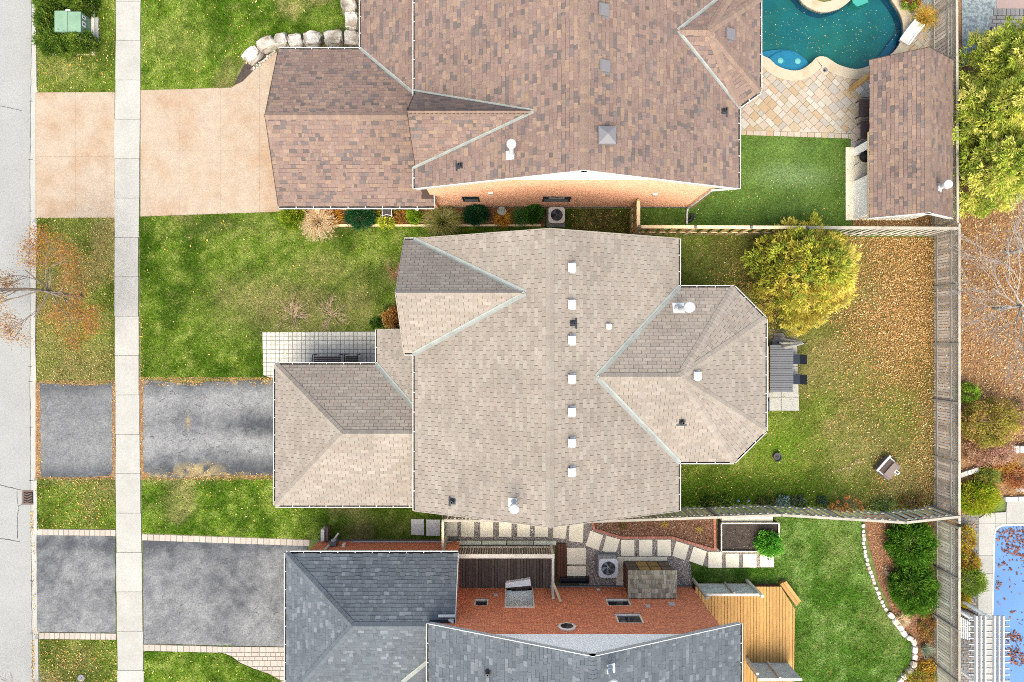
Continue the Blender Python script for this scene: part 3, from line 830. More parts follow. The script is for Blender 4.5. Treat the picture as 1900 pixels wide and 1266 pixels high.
PAL = {'tan': [C(h, 3.75) for h in ('#d3c4b6', '#cfbfb1', '#d6c8ba', '#cbbcae', '#d2c1b2')],
       'brown': [C(h, 3.4) for h in ('#b5998d', '#b1948a', '#b99e90', '#b5998e', '#b4968c', '#b79a8e', '#b29489', '#c3a492', '#c4a590', '#bb9f90', '#b6998e', '#9b8b87', '#92847f')],
       'grey': [C(h, 3.9) for h in ('#8e959d', '#8a9199', '#929aa2', '#8d949c', '#9299a1', '#8b9299', '#a7adb4', '#848b93')]}
def shingle_house(house, faces, style, felt, limit=300):
    mb = MB(); roofpieces = []
    for f in faces:
        n = f.n; off = n * 0.10
        top = [p for p in f.p]; k = len(top)
        a = area2([(p.x, p.y) for p in top])
        if a < 0: top = list(reversed(top))
        b = len(mb.v); mb.v += [tuple(p) for p in top] + [tuple(p - off) for p in top]; mb.c += [(1, 1, 1)] * (2 * k)
        mb.f.append([b + i for i in range(k)]); mb.f.append([b + k + i for i in reversed(range(k))]); mb.mi += [0, 0]
        for i in range(k): mb.f.append([b + k + i, b + k + (i + 1) % k, b + (i + 1) % k, b + i]); mb.mi.append(0)
    roof = mb.build('roof', felt, house)
    pal = PAL[style]; r = random.Random(len(faces) * 31 + len(style))
    items = []
    for fi, f in enumerate(faces):
        u = Z.cross(f.n).normalized(); v = f.n.cross(u).normalized()
        if v.z < 0: v = -v
        if u.cross(v).dot(f.n) < 0: u = -u
        o = min(f.p, key=lambda p: p.dot(v))
        loc = ccw([((p - o).dot(u), (p - o).dot(v)) for p in f.p])
        us = [p[0] for p in loc]; vs = [p[1] for p in loc]
        e = 0.143 if style == 'tan' else 0.15
        nrow = int((max(vs)) / e) + 1
        for row in range(nrow):
            v0, v1 = row * e, (row + 1) * e
            if style == 'tan': cur = min(us) - 0.334 + (row % 2) * 0.167 + (row % 5) * 0.006
            else: cur = min(us) - r.uniform(0, .3)
            band = clip_poly([(min(us) - 1, v0), (max(us) + 1, v0), (max(us) + 1, v1), (min(us) - 1, v1)], loc)
            if len(band) < 3: continue
            ulo, uhi = min(p[0] for p in band), max(p[0] for p in band)
            while cur < uhi:
                w = 0.334 if style == 'tan' else r.choice((.11, .16, .2, .24, .3))
                g = 0.0075 if style == 'tan' else 0.002
                a, b = cur + g, cur + w - g; cur += w
                if b < ulo: continue
                col = r.choice(pal); k = r.uniform(.9, 1.08)
                if style == 'brown' and r.random() < .35: k *= .93
                thick = 0.011 if style == 'tan' else r.choice((.008, .017))
                vb = v0 + (.005 if style == 'tan' else (.018 if thick < .01 else .003))  # shortened tabs bare dark felt, standing in for butt shadow lines
                rect = [(a, vb), (b, vb), (b, v1 + .004), (a, v1 + .004)]
                q = clip_poly(rect, loc)
                if len(q) < 3: continue
                ar = abs(area2(q))
                if ar < 0.0012: continue
                c = o + u * (sum(p[0] for p in q) / len(q)) + v * (sum(p[1] for p in q) / len(q))
                hid = False
                for fj, g2 in enumerate(faces):
                    if fj != fi and g2.has(c.x, c.y) and g2.z(c.x, c.y) > c.z + .12: hid = True; break
                if hid: continue
                dist = (Vector((0, 0, CAM_H)) - c)
                size = ar * max(0, f.n.dot(dist.normalized())) / dist.length_squared
                tops = [o + u * p[0] + v * p[1] + f.n * (0.004 + thick * max(0, 1 - (p[1] - v0) / e)) for p in q]
                bots = [o + u * p[0] + v * p[1] for p in q]
                items.append((size, tops, bots, tuple(x * k for x in col)))
    items.sort(key=lambda t: -t[0])
    def emit(mb, it):
        k = len(it[1]); b = len(mb.v)
        mb.v += [tuple(p) for p in it[1]] + [tuple(p) for p in it[2]]; mb.c += [it[3]] * (2 * k)
        mb.f.append([b + i for i in range(k)]); mb.mi.append(0)
        for i in range(k): mb.f.append([b + k + i, b + k + (i + 1) % k, b + (i + 1) % k, b + i]); mb.mi.append(0)
    for it in items[:limit]:
        mb = MB(); emit(mb, it); mb.build('shingle', 'shingle', roof, col=True)
    mb = MB()
    for it in items[limit:]: emit(mb, it)
    fld = mb.build('shingle_field', 'shingle', roof, col=True); fld['kind'] = 'stuff'
    return roof

def downslope(n, d):
    s = d.cross(n).normalized()
    return s if s.z < 0 else -s
def ridge_caps(roof, lines, style, w=0.145):
    mb = MB(); r = random.Random(3); pal = PAL[style][:3] if style != 'brown' else [C('#bb9f90', 3.5), C('#c5a692', 3.5), C('#b99d8e', 3.5)]
    for p, q, f1, f2 in lines:
        p, q = Vector(p), Vector(q)
        if q.z < p.z: p, q = q, p
        d = (q - p).normalized(); L = (q - p).length; k = int(L / .15)
        s1, s2 = downslope(f1.n, d), downslope(f2.n, d)
        if s1.dot(s2) > 0.99: continue
        up = (f1.n + f2.n).normalized()
        for i in range(k + 1):
            a = p + d * (i * .15); b = p + d * min(L, (i + 1) * .15 + .02)
            kk = r.uniform(.94, 1.05); mb.col = tuple(x * kk for x in r.choice(pal))
            h0, h1 = up * .045, up * .030
            V = [a + s1 * w + f1.n * .030, a + h0, a + s2 * w + f2.n * .030, b + s1 * w + f1.n * .018, b + h1, b + s2 * w + f2.n * .018,
                 a + s1 * w + f1.n * .005, a + up * .005, a + s2 * w + f2.n * .005]
            c1 = [0, 1, 4, 3]; c2 = [1, 2, 5, 4]
            if (V[1] - V[0]).cross(V[4] - V[0]).z < 0: c1.reverse()
            if (V[2] - V[1]).cross(V[5] - V[1]).z < 0: c2.reverse()
            mb._add(V, [c1, c2, [6, 7, 1, 0], [7, 8, 2, 1], [6, 0, 3], [8, 5, 2]])
    o = mb.build('ridge_cap', 'shingle', roof, col=True); o['kind'] = 'stuff'
def valley(roof, p, q, f1, f2, w=0.105, m='flashing'):
    p, q = Vector(p), Vector(q)
    if q.z < p.z: p, q = q, p
    d = (q - p).normalized(); p = p - d * .05
    def upslope(n):
        s = d.cross(n).normalized(); return s
    s1 = -downslope(f1.n, d); s2 = -downslope(f2.n, d)
    mb = MB()
    if s1.dot(s2) > 0.99: return
    A = [x + s1 * w + f1.n * .022 for x in (p, q)]; B = [x + (f1.n + f2.n).normalized() * .024 for x in (p, q)]; Cc = [x + s2 * w + f2.n * .022 for x in (p, q)]
    for a, b in ((A, B), (B, Cc)):
        quad = [a[0], a[1], b[1], b[0]]
        if (quad[1] - quad[0]).cross(quad[2] - quad[0]).z < 0: quad.reverse()
        mb.poly(quad)
    mb.bar(B[0] + Vector((0, 0, .004)), B[1] + Vector((0, 0, .004)), .02, .02)
    mb.build('valley_flashing', m, roof)
def gutter(house, p, q, out, m='white_metal', drop=0.03, hangers=True):
    """open trough hung from an eave; out points away from the house"""
    p, q, out = Vector(p), Vector(q), Vector(out).normalized()
    p = p - Z * drop; q = q - Z * drop
    prof = [(-.02, .008), (-.02, -.1), (.095, -.1), (.095, .008), (.066, .008), (.066, -.085), (-.008, -.085), (-.008, .008)]
    mb = MB(); n = len(prof)
    vs = [x + out * a + Z * b for x in (p, q) for a, b in prof]
    for i in range(n):
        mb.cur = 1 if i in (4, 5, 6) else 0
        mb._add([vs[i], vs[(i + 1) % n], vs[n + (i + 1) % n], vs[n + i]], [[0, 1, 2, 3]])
    mb.cur = 0
    # end caps and hangers
    d = (q - p).normalized(); L = (q - p).length
    mb.obox(p + out * .025 - Z * .045 + d * .004, d * .004, out * .058, Z * .055); mb.obox(q + out * .025 - Z * .045 - d * .004, d * .004, out * .058, Z * .055)
    k = int(L / .75)
    if hangers:
        for i in range(1, k + 1): mb.obox(p + d * (L * i / (k + 1)) + out * .022 + Z * .0, d * .014, out * .05, Z * .006)
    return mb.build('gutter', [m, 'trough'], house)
def rake_board(house, p, q, out, m='white_metal'):
    p, q, out = Vector(p), Vector(q), Vector(out).normalized()
    d = (q - p).normalized(); nn = d.cross(out).normalized()
    if nn.z < 0: nn = -nn
    d = (q - p).normalized(); mb = MB(); mb.obox((p + q) / 2 + d * .03 + out * .012 - nn * .075, d * ((q - p).length / 2 + .03), out * .012, nn * .095)
    return mb.build('rake_board', m, house)
def wall_box(house, x0, x1, y0, y1, z1, m, z0=-.05):
    return MB().box(x0, x1, y0, y1, z0, z1).build('wall', m, house)

def box_vent(house, face, px, py, s=0.31, m='vent_white', hgt=0.16):
    """square roof ventilator: flange and hood"""
    c = face.hit(px, py); n = face.n
    u = Z.cross(n).normalized(); v = n.cross(u).normalized()
    if v.z < 0: v = -v
    p = thingpart('roof_vent', house)
    MB().obox(c + n * .012 + u * .0 - v * s * .28, u * s * .62, v * s * .34, n * .006).build('flange', m, p)
    mb = MB(); cc = c + n * (hgt * .55)
    mb.obox(cc, u * s * .40, v * s * .40, n * hgt * .5); mb.build('neck', 'vent_grey', p)
    mb = MB(); cc = c + n * hgt
    k = s * .5
    vs = [cc + u * a * k + v * b * k - n * .045 for a, b in ((-1, -1), (1, -1), (1, 1), (-1, 1))] + [cc + u * a * k * .86 + v * b * k * .86 + n * .02 for a, b in ((-1, -1), (1, -1), (1, 1), (-1, 1))]
    mb._add(vs, [[4, 5, 6, 7], [0, 1, 5, 4], [1, 2, 6, 5], [2, 3, 7, 6], [3, 0, 4, 7], [3, 2, 1, 0]]); mb.build('hood', m, p)
def thingpart(name, house):
    """an Empty that groups a part with its own pieces"""
    o = bpy.data.objects.new(name, None); o.empty_display_size = .1; link(o, house); ORIG[o.name] = origin_of(house); return o
def pipe_vent(house, face, px, py, m='dark_metal'):
    c = face.hit(px, py); n = face.n; u = Z.cross(n).normalized(); v = n.cross(u).normalized()
    if v.z < 0: v = -v
    p = thingpart('vent_pipe', house)
    MB().obox(c + n * .012 - v * .1, u * .19, v * .04, n * .006).obox(c + n * .012 + v * .03, u * .11, v * .12, n * .007).build('flashing', m, p)
    mb = MB(); mb.lathe(c, [(.11, -.05), (.10, .05), (.06, .1), (.05, .26), (.035, .26), (.035, .1)], 16); mb.build('pipe', m, p)
def flue(house, face, px, py, h=0.75, r=.075, cap=.17, base=.2, m='vent_white'):
    """pale gas flue with flashing skirt and round cap"""
    c = face.hit(px, py); n = face.n; u = Z.cross(n).normalized(); v = n.cross(u).normalized()
    if v.z < 0: v = -v
    p = thingpart('flue', house)
    MB().obox(c + n * .014 - v * .05, u * base * .85, v * base * .85, n * .006).build('flashing', m, p)
    MB().lathe(c, [(base * .75, -.1), (base * .62, .06), (r * 1.25, .16), (r, .18), (r, h)], 20).build('pipe', m, p)
    MB().lathe(c + Z * h, [(r * 1.2, -.1), (cap, -.06), (cap, .06), (cap * .8, .1), (.02, .115)], 24).build('cap', m, p)
def sheet_window(house, x0, x1, z0, z1, yw, out, frame='white_siding', muntin=0, depth=.06):
    """window in a wall opening on plane y=yw; out is +1 or -1 along y"""
    w = thingpart('window', house); yi = yw - out * depth; sd_ = .012
    ft = .055
    mb = MB()
    for a, b, c, d in ((x0, x0 + ft, z0, z1), (x1 - ft, x1, z0, z1), (x0 + ft, x1 - ft, z0, z0 + ft), (x0 + ft, x1 - ft, z1 - ft, z1)):
        mb.box(a, b, min(yi, yi + out * .05), max(yi, yi + out * .05), c, d)
    if muntin: mb.box((x0 + x1) / 2 - .02, (x0 + x1) / 2 + .02, min(yi, yi + out * .04), max(yi, yi + out * .04), z0 + ft, z1 - ft)
    mb.build('frame', frame, w)
    MB().box(x0 + .03, x1 - .03, min(yi - out * .02, yi), max(yi - out * .02, yi), z0 + .03, z1 - .03).build('pane', 'glass', w)
    MB().box(x0 - .03, x1 + .03, min(yi, yw + out * sd_), max(yi, yw + out * sd_), z0 - .05, z0 - .002).build('sill', 'foundation', w)
    return w
def wall_plane(house, x0, x1, z0, z1, yw, out, openings, m, depth=.14, name='wall'):
    """wall on plane y=yw with real openings and reveals"""
    xs = sorted({x0, x1, *[o[0] for o in openings], *[o[1] for o in openings]}); zs = sorted({z0, z1, *[o[2] for o in openings], *[o[3] for o in openings]})
    mb = MB()
    def q(pts):
        mb.poly(pts if out < 0 else list(reversed(pts)))
    for a, b in zip(xs[:-1], xs[1:]):
        for c, d in zip(zs[:-1], zs[1:]):
            if any(o[0] <= a + 1e-6 and b <= o[1] + 1e-6 and o[2] <= c + 1e-6 and d <= o[3] + 1e-6 for o in openings): continue
            q([(a, yw, c), (b, yw, c), (b, yw, d), (a, yw, d)])
    yi = yw - out * depth
    for a, b, c, d in openings:
        q([(a, yw, c), (a, yi, c), (b, yi, c), (b, yw, c)]); q([(a, yw, d), (b, yw, d), (b, yi, d), (a, yi, d)])
        q([(a, yw, c), (a, yw, d), (a, yi, d), (a, yi, c)]); q([(b, yw, c), (b, yi, c), (b, yi, d), (b, yw, d)])
    return mb.build(name, m, house)

ZE, ZG = 4.3, 2.4
# ================= the subject house, tan shingles
xw, xe, ys_, yn_ = X(770, ZE), X(1259, ZE), Y(948, ZE), Y(443, ZE)
xr = (xw + xe) / 2; pit = 0.4537; zr = ZE + (xe - xr) * pit
hm = thing('house', 'tan-shingled house with white roof vents in the middle of the photo', 'house', (xr, (ys_ + yn_) / 2, 0))
FW = Face([(xw, ys_, ZE), (xr, ys_, zr), (xr, yn_, zr), (xw, yn_, ZE)])
FE = Face([(xr, ys_, zr), (xe, ys_, ZE), (xe, yn_, ZE), (xr, yn_, zr)])
yt, yb, xe2, xch, y1, y2 = Y(534, ZE), Y(857, ZE), X(1420, ZE), X(1362, ZE), Y(592, ZE), Y(800, ZE)
yc = (yt + yb) / 2; zw = ZE + (yt - yc) * pit; xh = X(1262, zw); xs0 = xr + (zr - zw) / pit
HUB = (xh, yc, zw)
FN = Face([(xe, yt, ZE), (xch, yt, ZE), HUB, (xs0, yc, zw)])
FS = Face([(xe, yb, ZE), (xs0, yc, zw), HUB, (xch, yb, ZE)])
FNE = Face([(xch, yt, ZE), (xe2, y1, ZE), HUB]); FEE = Face([(xe2, y1, ZE), (xe2, y2, ZE), HUB]); FSE = Face([(xe2, y2, ZE), (xch, yb, ZE), HUB])
# front gable
yds, ydn, xd = Y(655, ZE), 3.80, X(750, ZE); ydc = (yds + ydn) / 2; zd = 6.17; xdr = xr - (zr - zd) / pit
DS = Face([(xd, yds, ZE), (xw, yds, ZE), (xdr, ydc, zd), (xd, ydc, zd)])
DN = Face([(xd, ydc, zd), (xdr, ydc, zd), (xw, ydn, ZE), (xd, ydn, ZE)])
# garage and porch
gx, gt, gb = X(511, ZG), Y(677, ZG), Y(938, ZG); gz = 3.94; gax, gay = X(635, gz), Y(805, gz); gxe = -3.30
AP = (gax, gay, gz)
GW = Face([(gx, gt, ZG), (gx, gb, ZG), AP]); GS = Face([(gx, gb, ZG), (gxe, gb, ZG), (gxe, gay, gz), AP])
kN = (gz - ZG) / (gt - gay); px0, pyt = X(700, ZG), Y(612, ZG); kp = .6
vx = gxe; vy = gt - kp * (vx - px0) / kN; vz = ZG + kp * (vx - px0)
GN = Face([(gx, gt, ZG), AP, (gxe, gay, gz), (vx, vy, vz), (px0, gt, ZG)])
PW = Face([(px0, pyt, ZG), (px0, gt, ZG), (vx, vy, vz), (vx, pyt, vz)])
fm = [FW, FE, FN, FS, FNE, FEE, FSE, DS, DN, GW, GS, GN, PW]
roof = shingle_house(hm, fm, 'tan', 'tan_deck_felt')
ridge_caps(roof, [((xr, ys_, zr), (xr, yn_, zr), FW, FE), ((xs0 + .1, yc, zw), HUB, FN, FS), ((xch, yt, ZE), HUB, FN, FNE), ((xe2, y1, ZE), HUB, FNE, FEE), ((xe2, y2, ZE), HUB, FEE, FSE), ((xch, yb, ZE), HUB, FSE, FS),
                  ((gx, gt, ZG), AP, GW, GN), ((gx, gb, ZG), AP, GW, GS), (AP, (gxe - .1, gay, gz), GN, GS)], 'tan')
ridge_caps(roof, [((xd, ydc, zd), (xdr, ydc, zd), DS, DN)], 'tan', .1)
for a in (((xe, yt, ZE), (xs0, yc, zw), FE, FN), ((xe, yb, ZE), (xs0, yc, zw), FE, FS), ((xw, yds, ZE), (xdr, ydc, zd), FW, DS), ((xw, ydn, ZE), (xdr, ydc, zd), FW, DN), ((px0, gt, ZG), (vx, vy, vz), PW, GN)):
    valley(roof, *a)
cm = 'cream_metal'
gutter(hm, (xw, ys_, ZE), (xw, yds, ZE), (-1, 0, 0), cm); gutter(hm, (xw + .05, yds, ZE), (xd, yds, ZE), (0, -1, 0), cm, hangers=False); gutter(hm, (xe, ys_, ZE), (xe, yb, ZE), (1, 0, 0), cm); gutter(hm, (xe, yt, ZE), (xe, yn_, ZE), (1, 0, 0), cm)
gutter(hm, (xe, yt, ZE), (xch, yt, ZE), (0, 1, 0), cm); gutter(hm, (xe, yb, ZE), (xch, yb, ZE), (0, -1, 0), cm); gutter(hm, (xe2, y1, ZE), (xe2, y2, ZE), (1, 0, 0), cm)
gutter(hm, (xch, yt, ZE), (xe2, y1, ZE), (1, 1, 0), cm); gutter(hm, (xch, yb, ZE), (xe2, y2, ZE), (1, -1, 0), cm)
gutter(hm, (gx, gt, ZG), (gx, gb, ZG), (-1, 0, 0), cm); gutter(hm, (gx, gb, ZG), (xw + .2, gb, ZG), (0, -1, 0), cm); gutter(hm, (gx, gt, ZG), (px0, gt, ZG), (0, 1, 0), cm); gutter(hm, (px0, gt, ZG), (px0, pyt, ZG), (-1, 0, 0), cm)
gutter(hm, (xw - .02, ydn, ZE), (xd, ydn, ZE), (0, 1, 0), cm, hangers=False)
for p, q, o in (((xw, ys_, ZE), (xr, ys_, zr), (0, -1, 0)), ((xe, ys_, ZE), (xr, ys_, zr), (0, -1, 0)), ((xw, yn_, ZE), (xr, yn_, zr), (0, 1, 0)), ((xe, yn_, ZE), (xr, yn_, zr), (0, 1, 0)),
                ((xd, yds, ZE), (xd, ydc, zd), (-1, 0, 0)), ((xd, ydn, ZE), (xd, ydc, zd), (-1, 0, 0)), ((px0, pyt, ZG), (vx, pyt, vz), (0, 1, 0))):
    rake_board(hm, p, q, o, 'rake_tan')
wall_box(hm, xw + .35, xe - .35, ys_ + .13, yn_ - .13, ZE - .12, 'brick_tan')
mb = MB()
for yy in (ys_ + .13, yn_ - .13): mb._add([(xw + .35, yy, ZE - .13), (xe - .35, yy, ZE - .13), (xr, yy, zr - .16)], [[0, 1, 2]])
mb.build('gable', 'beige_siding', hm)
MB().hull([(xe - .3, yt - .35), (xch - .12, yt - .35), (xe2 - .35, y1 - .12), (xe2 - .35, y2 + .12), (xch - .12, yb + .35), (xe - .3, yb + .35)], -.05, ZE - .12).build('wall', 'brick_tan', hm)
wall_box(hm, xd + .25, xw + .6, yds + .3, ydn - .3, ZE - .12, 'brick_tan'); wall_box(hm, gx + .3, xw + .3, gb + .3, gt - .3, ZG - .12, 'brick_tan')
MB()._add([(xd + .25, yds + .3, ZE - .13), (xd + .25, ydn - .3, ZE - .13), (xd + .25, ydc, zd - .2)], [[0, 2, 1]]).build('gable', 'beige_siding', hm)
wall_box(hm, px0 + .2, px0 + .34, gt - .05, gt + .09, ZG - .1, 'white_siding'); wall_box(hm, px0 + .2, px0 + .34, pyt - .2, pyt - .06, ZG - .1, 'white_siding')
for py in (497, 565, 631, 703, 764, 821, 875): box_vent(hm, FE, 1058, py)
box_vent(hm, FEE, 1290, 697); box_vent(hm, FE, 1127, 606, .2, 'vent_white', .12)
pipe_vent(hm, FE, 1064, 600); pipe_vent(hm, FS, 1265, 784); pipe_vent(hm, FW, 839, 930)
flue(hm, FN, 1259, 574, 1.55, .085, .19, .25); flue(hm, FW, 954, 933, .85, .08, .17, .19)
# patio door of the back wing stays out of sight below the eave

# ================= the brown-shingled house above it
nx0, nx1, ny0 = X(770, ZE), X(1370, ZE), Y(350, ZE); nxr = (nx0 + nx1) / 2; nzr = ZE + (nx1 - nxr) * pit; ny1 = 17.0
hn = thing('house', 'peach brick house with mottled brown shingle roof at the top of the photo', 'house', (nxr, (ny0 + ny1) / 2, 0))
NW = Face([(nx0, ny0, ZE), (nxr, ny0, nzr), (nxr, ny1, nzr), (nx0, ny1, ZE)]); NE = Face([(nxr, ny0, nzr), (nx1, ny0, ZE), (nx1, ny1, ZE), (nxr, ny1, nzr)])
nds, ndn = Y(310, ZE), Y(170, ZE); ndc = (nds + ndn) / 2; nzd = 6.3; nxd = nx0 + .02; nxdr = nxr - (nzr - nzd) / pit
NDS = Face([(nxd, nds, ZE), (nx0 + .03, nds, ZE), (nxdr, ndc, nzd), (nxd, ndc, nzd)]); NDN = Face([(nxd, ndc, nzd), (nxdr, ndc, nzd), (nx0 + .03, ndn, ZE), (nxd, ndn, ZE)])
ngx, ngs, ngn = X(517, ZG), Y(383, ZG), Y(92, ZG); ngc = (ngs + ngn) / 2; ngz = 3.9; kg = (ngz - ZG) / (ngn - ngc)
NGS = Face([(ngx, ngs, ZG), (-3.137, ngs, ZG), (-3.137, ngc, ngz), (ngx, ngc, ngz)])
npx = X(670, ZG); kp2 = .447; nvx = -3.3; nvz = ZG + kp2 * (nvx - npx); nvy = ngn - (nvz - ZG) / kg
NGN = Face([(ngx, ngc, ngz), (nvx, ngc, ngz), (nvx, nvy, nvz), (npx, ngn, ZG), (ngx, ngn, ZG)])
NPW = Face([(npx, ngn, ZG), (nvx, nvy, nvz), (nvx, 16.5, nvz), (npx, 16.5, ZG)])
nbz = 5.47; nbc = Y(57, nbz); nbx = nxr + (nzr - nbz) / pit; NH = (X(1315, nbz), nbc, nbz); nbe = X(1410, ZE); yA, yB = 8.82, Y(170, ZE)
NBS = Face([(nbx, nbc, nbz), (nx1, yA, ZE), NH]); NBC = Face([(nx1, yA, ZE), (nbe, yB, ZE), NH]); NBE = Face([(nbe, yB, ZE), (nbe, 2 * nbc - yB, ZE), NH]); NBC2 = Face([(nbe, 2 * nbc - yB, ZE), (nx1, 2 * nbc - yA, ZE), NH]); NBN = Face([(nx1, 2 * nbc - yA, ZE), (nbx, nbc, nbz), NH])
fn = [NW, NE, NDS, NDN, NGS, NGN, NPW, NBS, NBC, NBE, NBC2, NBN]
roofn = shingle_house(hn, fn, 'brown', 'brown_deck_felt')
ridge_caps(roofn, [((nxr, ny0, nzr), (nxr, ny1, nzr), NW, NE), ((nxd, ndc, nzd), (nxdr, ndc, nzd), NDS, NDN), ((ngx, ngc, ngz), (nvx, ngc, ngz), NGS, NGN), ((nbx, nbc, nbz), NH, NBS, NBN), ((nx1, yA, ZE), NH, NBS, NBC), ((nbe, yB, ZE), NH, NBC, NBE), ((nbe, 2 * nbc - yB, ZE), NH, NBE, NBC2), ((nx1, 2 * nbc - yA, ZE), NH, NBC2, NBN)], 'brown')
for a in (((nx0, nds, ZE), (nxdr, ndc, nzd), NW, NDS), ((nx0, ndn, ZE), (nxdr, ndc, nzd), NW, NDN), ((npx, ngn, ZG), (nvx, nvy, nvz), NPW, NGN), ((nx1, yA, ZE), (nbx, nbc, nbz), NE, NBS), ((nx1, 2 * nbc - yA, ZE), (nbx, nbc, nbz), NE, NBN)):
    valley(roofn, *a, w=.07)
gutter(hn, (nx0, ndn - .2, ZE), (nx0, ny1, ZE), (-1, 0, 0)); gutter(hn, (nx0, ny0, ZE), (nx0, nds, ZE), (-1, 0, 0)); gutter(hn, (nx1, ny0, ZE), (nx1, yA, ZE), (1, 0, 0)); gutter(hn, (nbe, yB, ZE), (nbe, 2 * nbc - yB, ZE), (1, 0, 0)); gutter(hn, (nx1, yA, ZE), (nbe, yB, ZE), (1, -1.2, 0))
gutter(hn, (ngx, ngs, ZG), (-3.137, ngs, ZG), (0, -1, 0)); gutter(hn, (ngx, ngn, ZG), (npx, ngn, ZG), (0, 1, 0)); gutter(hn, (npx, ngn, ZG), (npx, 16.5, ZG), (-1, 0, 0))
for p, q, o in (((nx0, ny0, ZE), (nxr, ny0, nzr), (0, -1, 0)), ((nx1, ny0, ZE), (nxr, ny0, nzr), (0, -1, 0)), ((nxd, nds, ZE), (nxd, ndc, nzd), (-1, 0, 0)), ((nxd, ndn, ZE), (nxd, ndc, nzd), (-1, 0, 0)),
                ((ngx, ngs, ZG), (ngx, ngc, ngz), (-1, 0, 0)), ((ngx, ngn, ZG), (ngx, ngc, ngz), (-1, 0, 0)), ((-3.137, ngs, ZG), (-3.137, ngs + .5, ZG + .5 * kg), (1, 0, 0))):
    rake_board(hn, p, q, o, 'brown_deck_felt' if o[0] < 0 else 'white_metal')
nyw = Y(385, 0); nwx0, nwx1 = nx0 + .35, X(1280, 0)
wops = [(-2.05, -1.35, 1.3, 2.25), (1.27, 2.42, 1.3, 2.25)]
wall_plane(hn, nwx0, nwx1, -.05, 4.05, nyw, -1, wops, 'brick_peach_x')
for o in wops: sheet_window(hn, *o, nyw, -1, 'dark_metal', 0, .03)
zb = 5.2; xz = lambda z: (nzr - .14 - z) / pit
MB()._add([(nwx0, nyw, 4.05), (nwx1, nyw, 4.05), (nwx1, nyw, nzr - .14 - pit * (nwx1 - nxr)), (nxr + xz(zb), nyw, zb), (nxr - xz(zb), nyw, zb), (nwx0, nyw, nzr - .14 - pit * (nxr - nwx0))], [[0, 1, 2, 3, 4, 5]]).build('wall', 'brick_peach_x', hn)
MB()._add([(nxr - xz(zb), nyw - .015, zb), (nxr + xz(zb), nyw - .015, zb), (nxr, nyw - .015, nzr - .13)], [[0, 1, 2]]).build('gable', 'white_siding', hn)
MB().box(nwx0, nwx1, nyw + .16, 16.7, -.05, 4.1).build('wall', 'brick_peach_y', hn)
MB().box(nwx0, nwx1, nyw - .02, nyw + .15, -.05, .12).build('foundation', 'foundation', hn)
MB().hull([(nx1 - .4, yA + .2), (nbe - .35, yB + .15), (nbe - .35, 2 * nbc - yB - .2), (nx1 - .4, 2 * nbc - yA - .2)], -.05, ZE - .12).build('wall', 'brick_peach_y', hn)
wall_box(hn, ngx + .3, nwx0 + .1, ngs + .3, ngn - .3, ZG - .12, 'brick_peach_x'); wall_box(hn, npx + .3, nwx0 + .1, ngn - .4, 16.4, ZG - .12, 'brick_peach_y')
wall_box(hn, nxd + .15, nx0 + .5, nds + .15, ndn - .15, ZE - .1, 'brick_peach_y')
MB()._add([(nxd + .15, nds + .15, ZE - .1), (nxd + .15, ndn - .15, ZE - .1), (nxd + .15, ndc, nzd - .3)], [[0, 2, 1]]).build('gable', 'brick_peach_y', hn)
for px, py in ((1215, 360), (910, 358)):
    zz = CAM_H - nyw * F / (633 - py); c = Vector((X(px, zz), nyw, zz)); MB().box(c.x - .1, c.x + .1, nyw - .06, nyw, zz - .08, zz + .08).build('wall_vent', 'white_metal', hn)
dpx = nwx1 - .15
MB().tube([(nx1 - .1, nyw - .1, ZE - .15), (dpx, nyw - .09, ZE - .5), (dpx, nyw - .09, .25), (dpx, nyw - .28, .12), (dpx, nyw - .75, .08)], .04, 8).build('downspout', 'white_metal', hn)
box_vent(hn, NE, 1118, 20, .4, 'vent_grey', .14); box_vent(hn, NE, 1120, 124, .4, 'vent_grey', .14); box_vent(hn, NBE, 1352, 65, .4, 'vent_grey', .14)
c = NE.hit(1125, 255); pv = thingpart('roof_vent', hn)
MB().obox(c + NE.n * .1, (.27, 0, 0), (0, .27, 0), (0, 0, .12)).build('neck', 'vent_grey', pv)
mb = MB(); cz = c + Z * .28; mb._add([cz + Vector((a * .31, b * .31, -.05)) for a, b in ((-1, -1), (1, -1), (1, 1), (-1, 1))] + [cz + Vector((a * .295, b * .295, 0)) for a, b in ((-1, -1), (1, -1), (1, 1), (-1, 1))] + [cz + Vector((0, 0, .16))],
     [[3, 2, 1, 0], [0, 1, 5, 4], [1, 2, 6, 5], [2, 3, 7, 6], [3, 0, 4, 7], [4, 5, 8], [5, 6, 8], [6, 7, 8], [7, 4, 8]]); mb.build('hood', 'vent_grey', pv)
flue(hn, NW, 949, 288, 1.35, .08, .16, .19); pipe_vent(hn, NW, 852, 308); pipe_vent(hn, NE, 1344, 207)

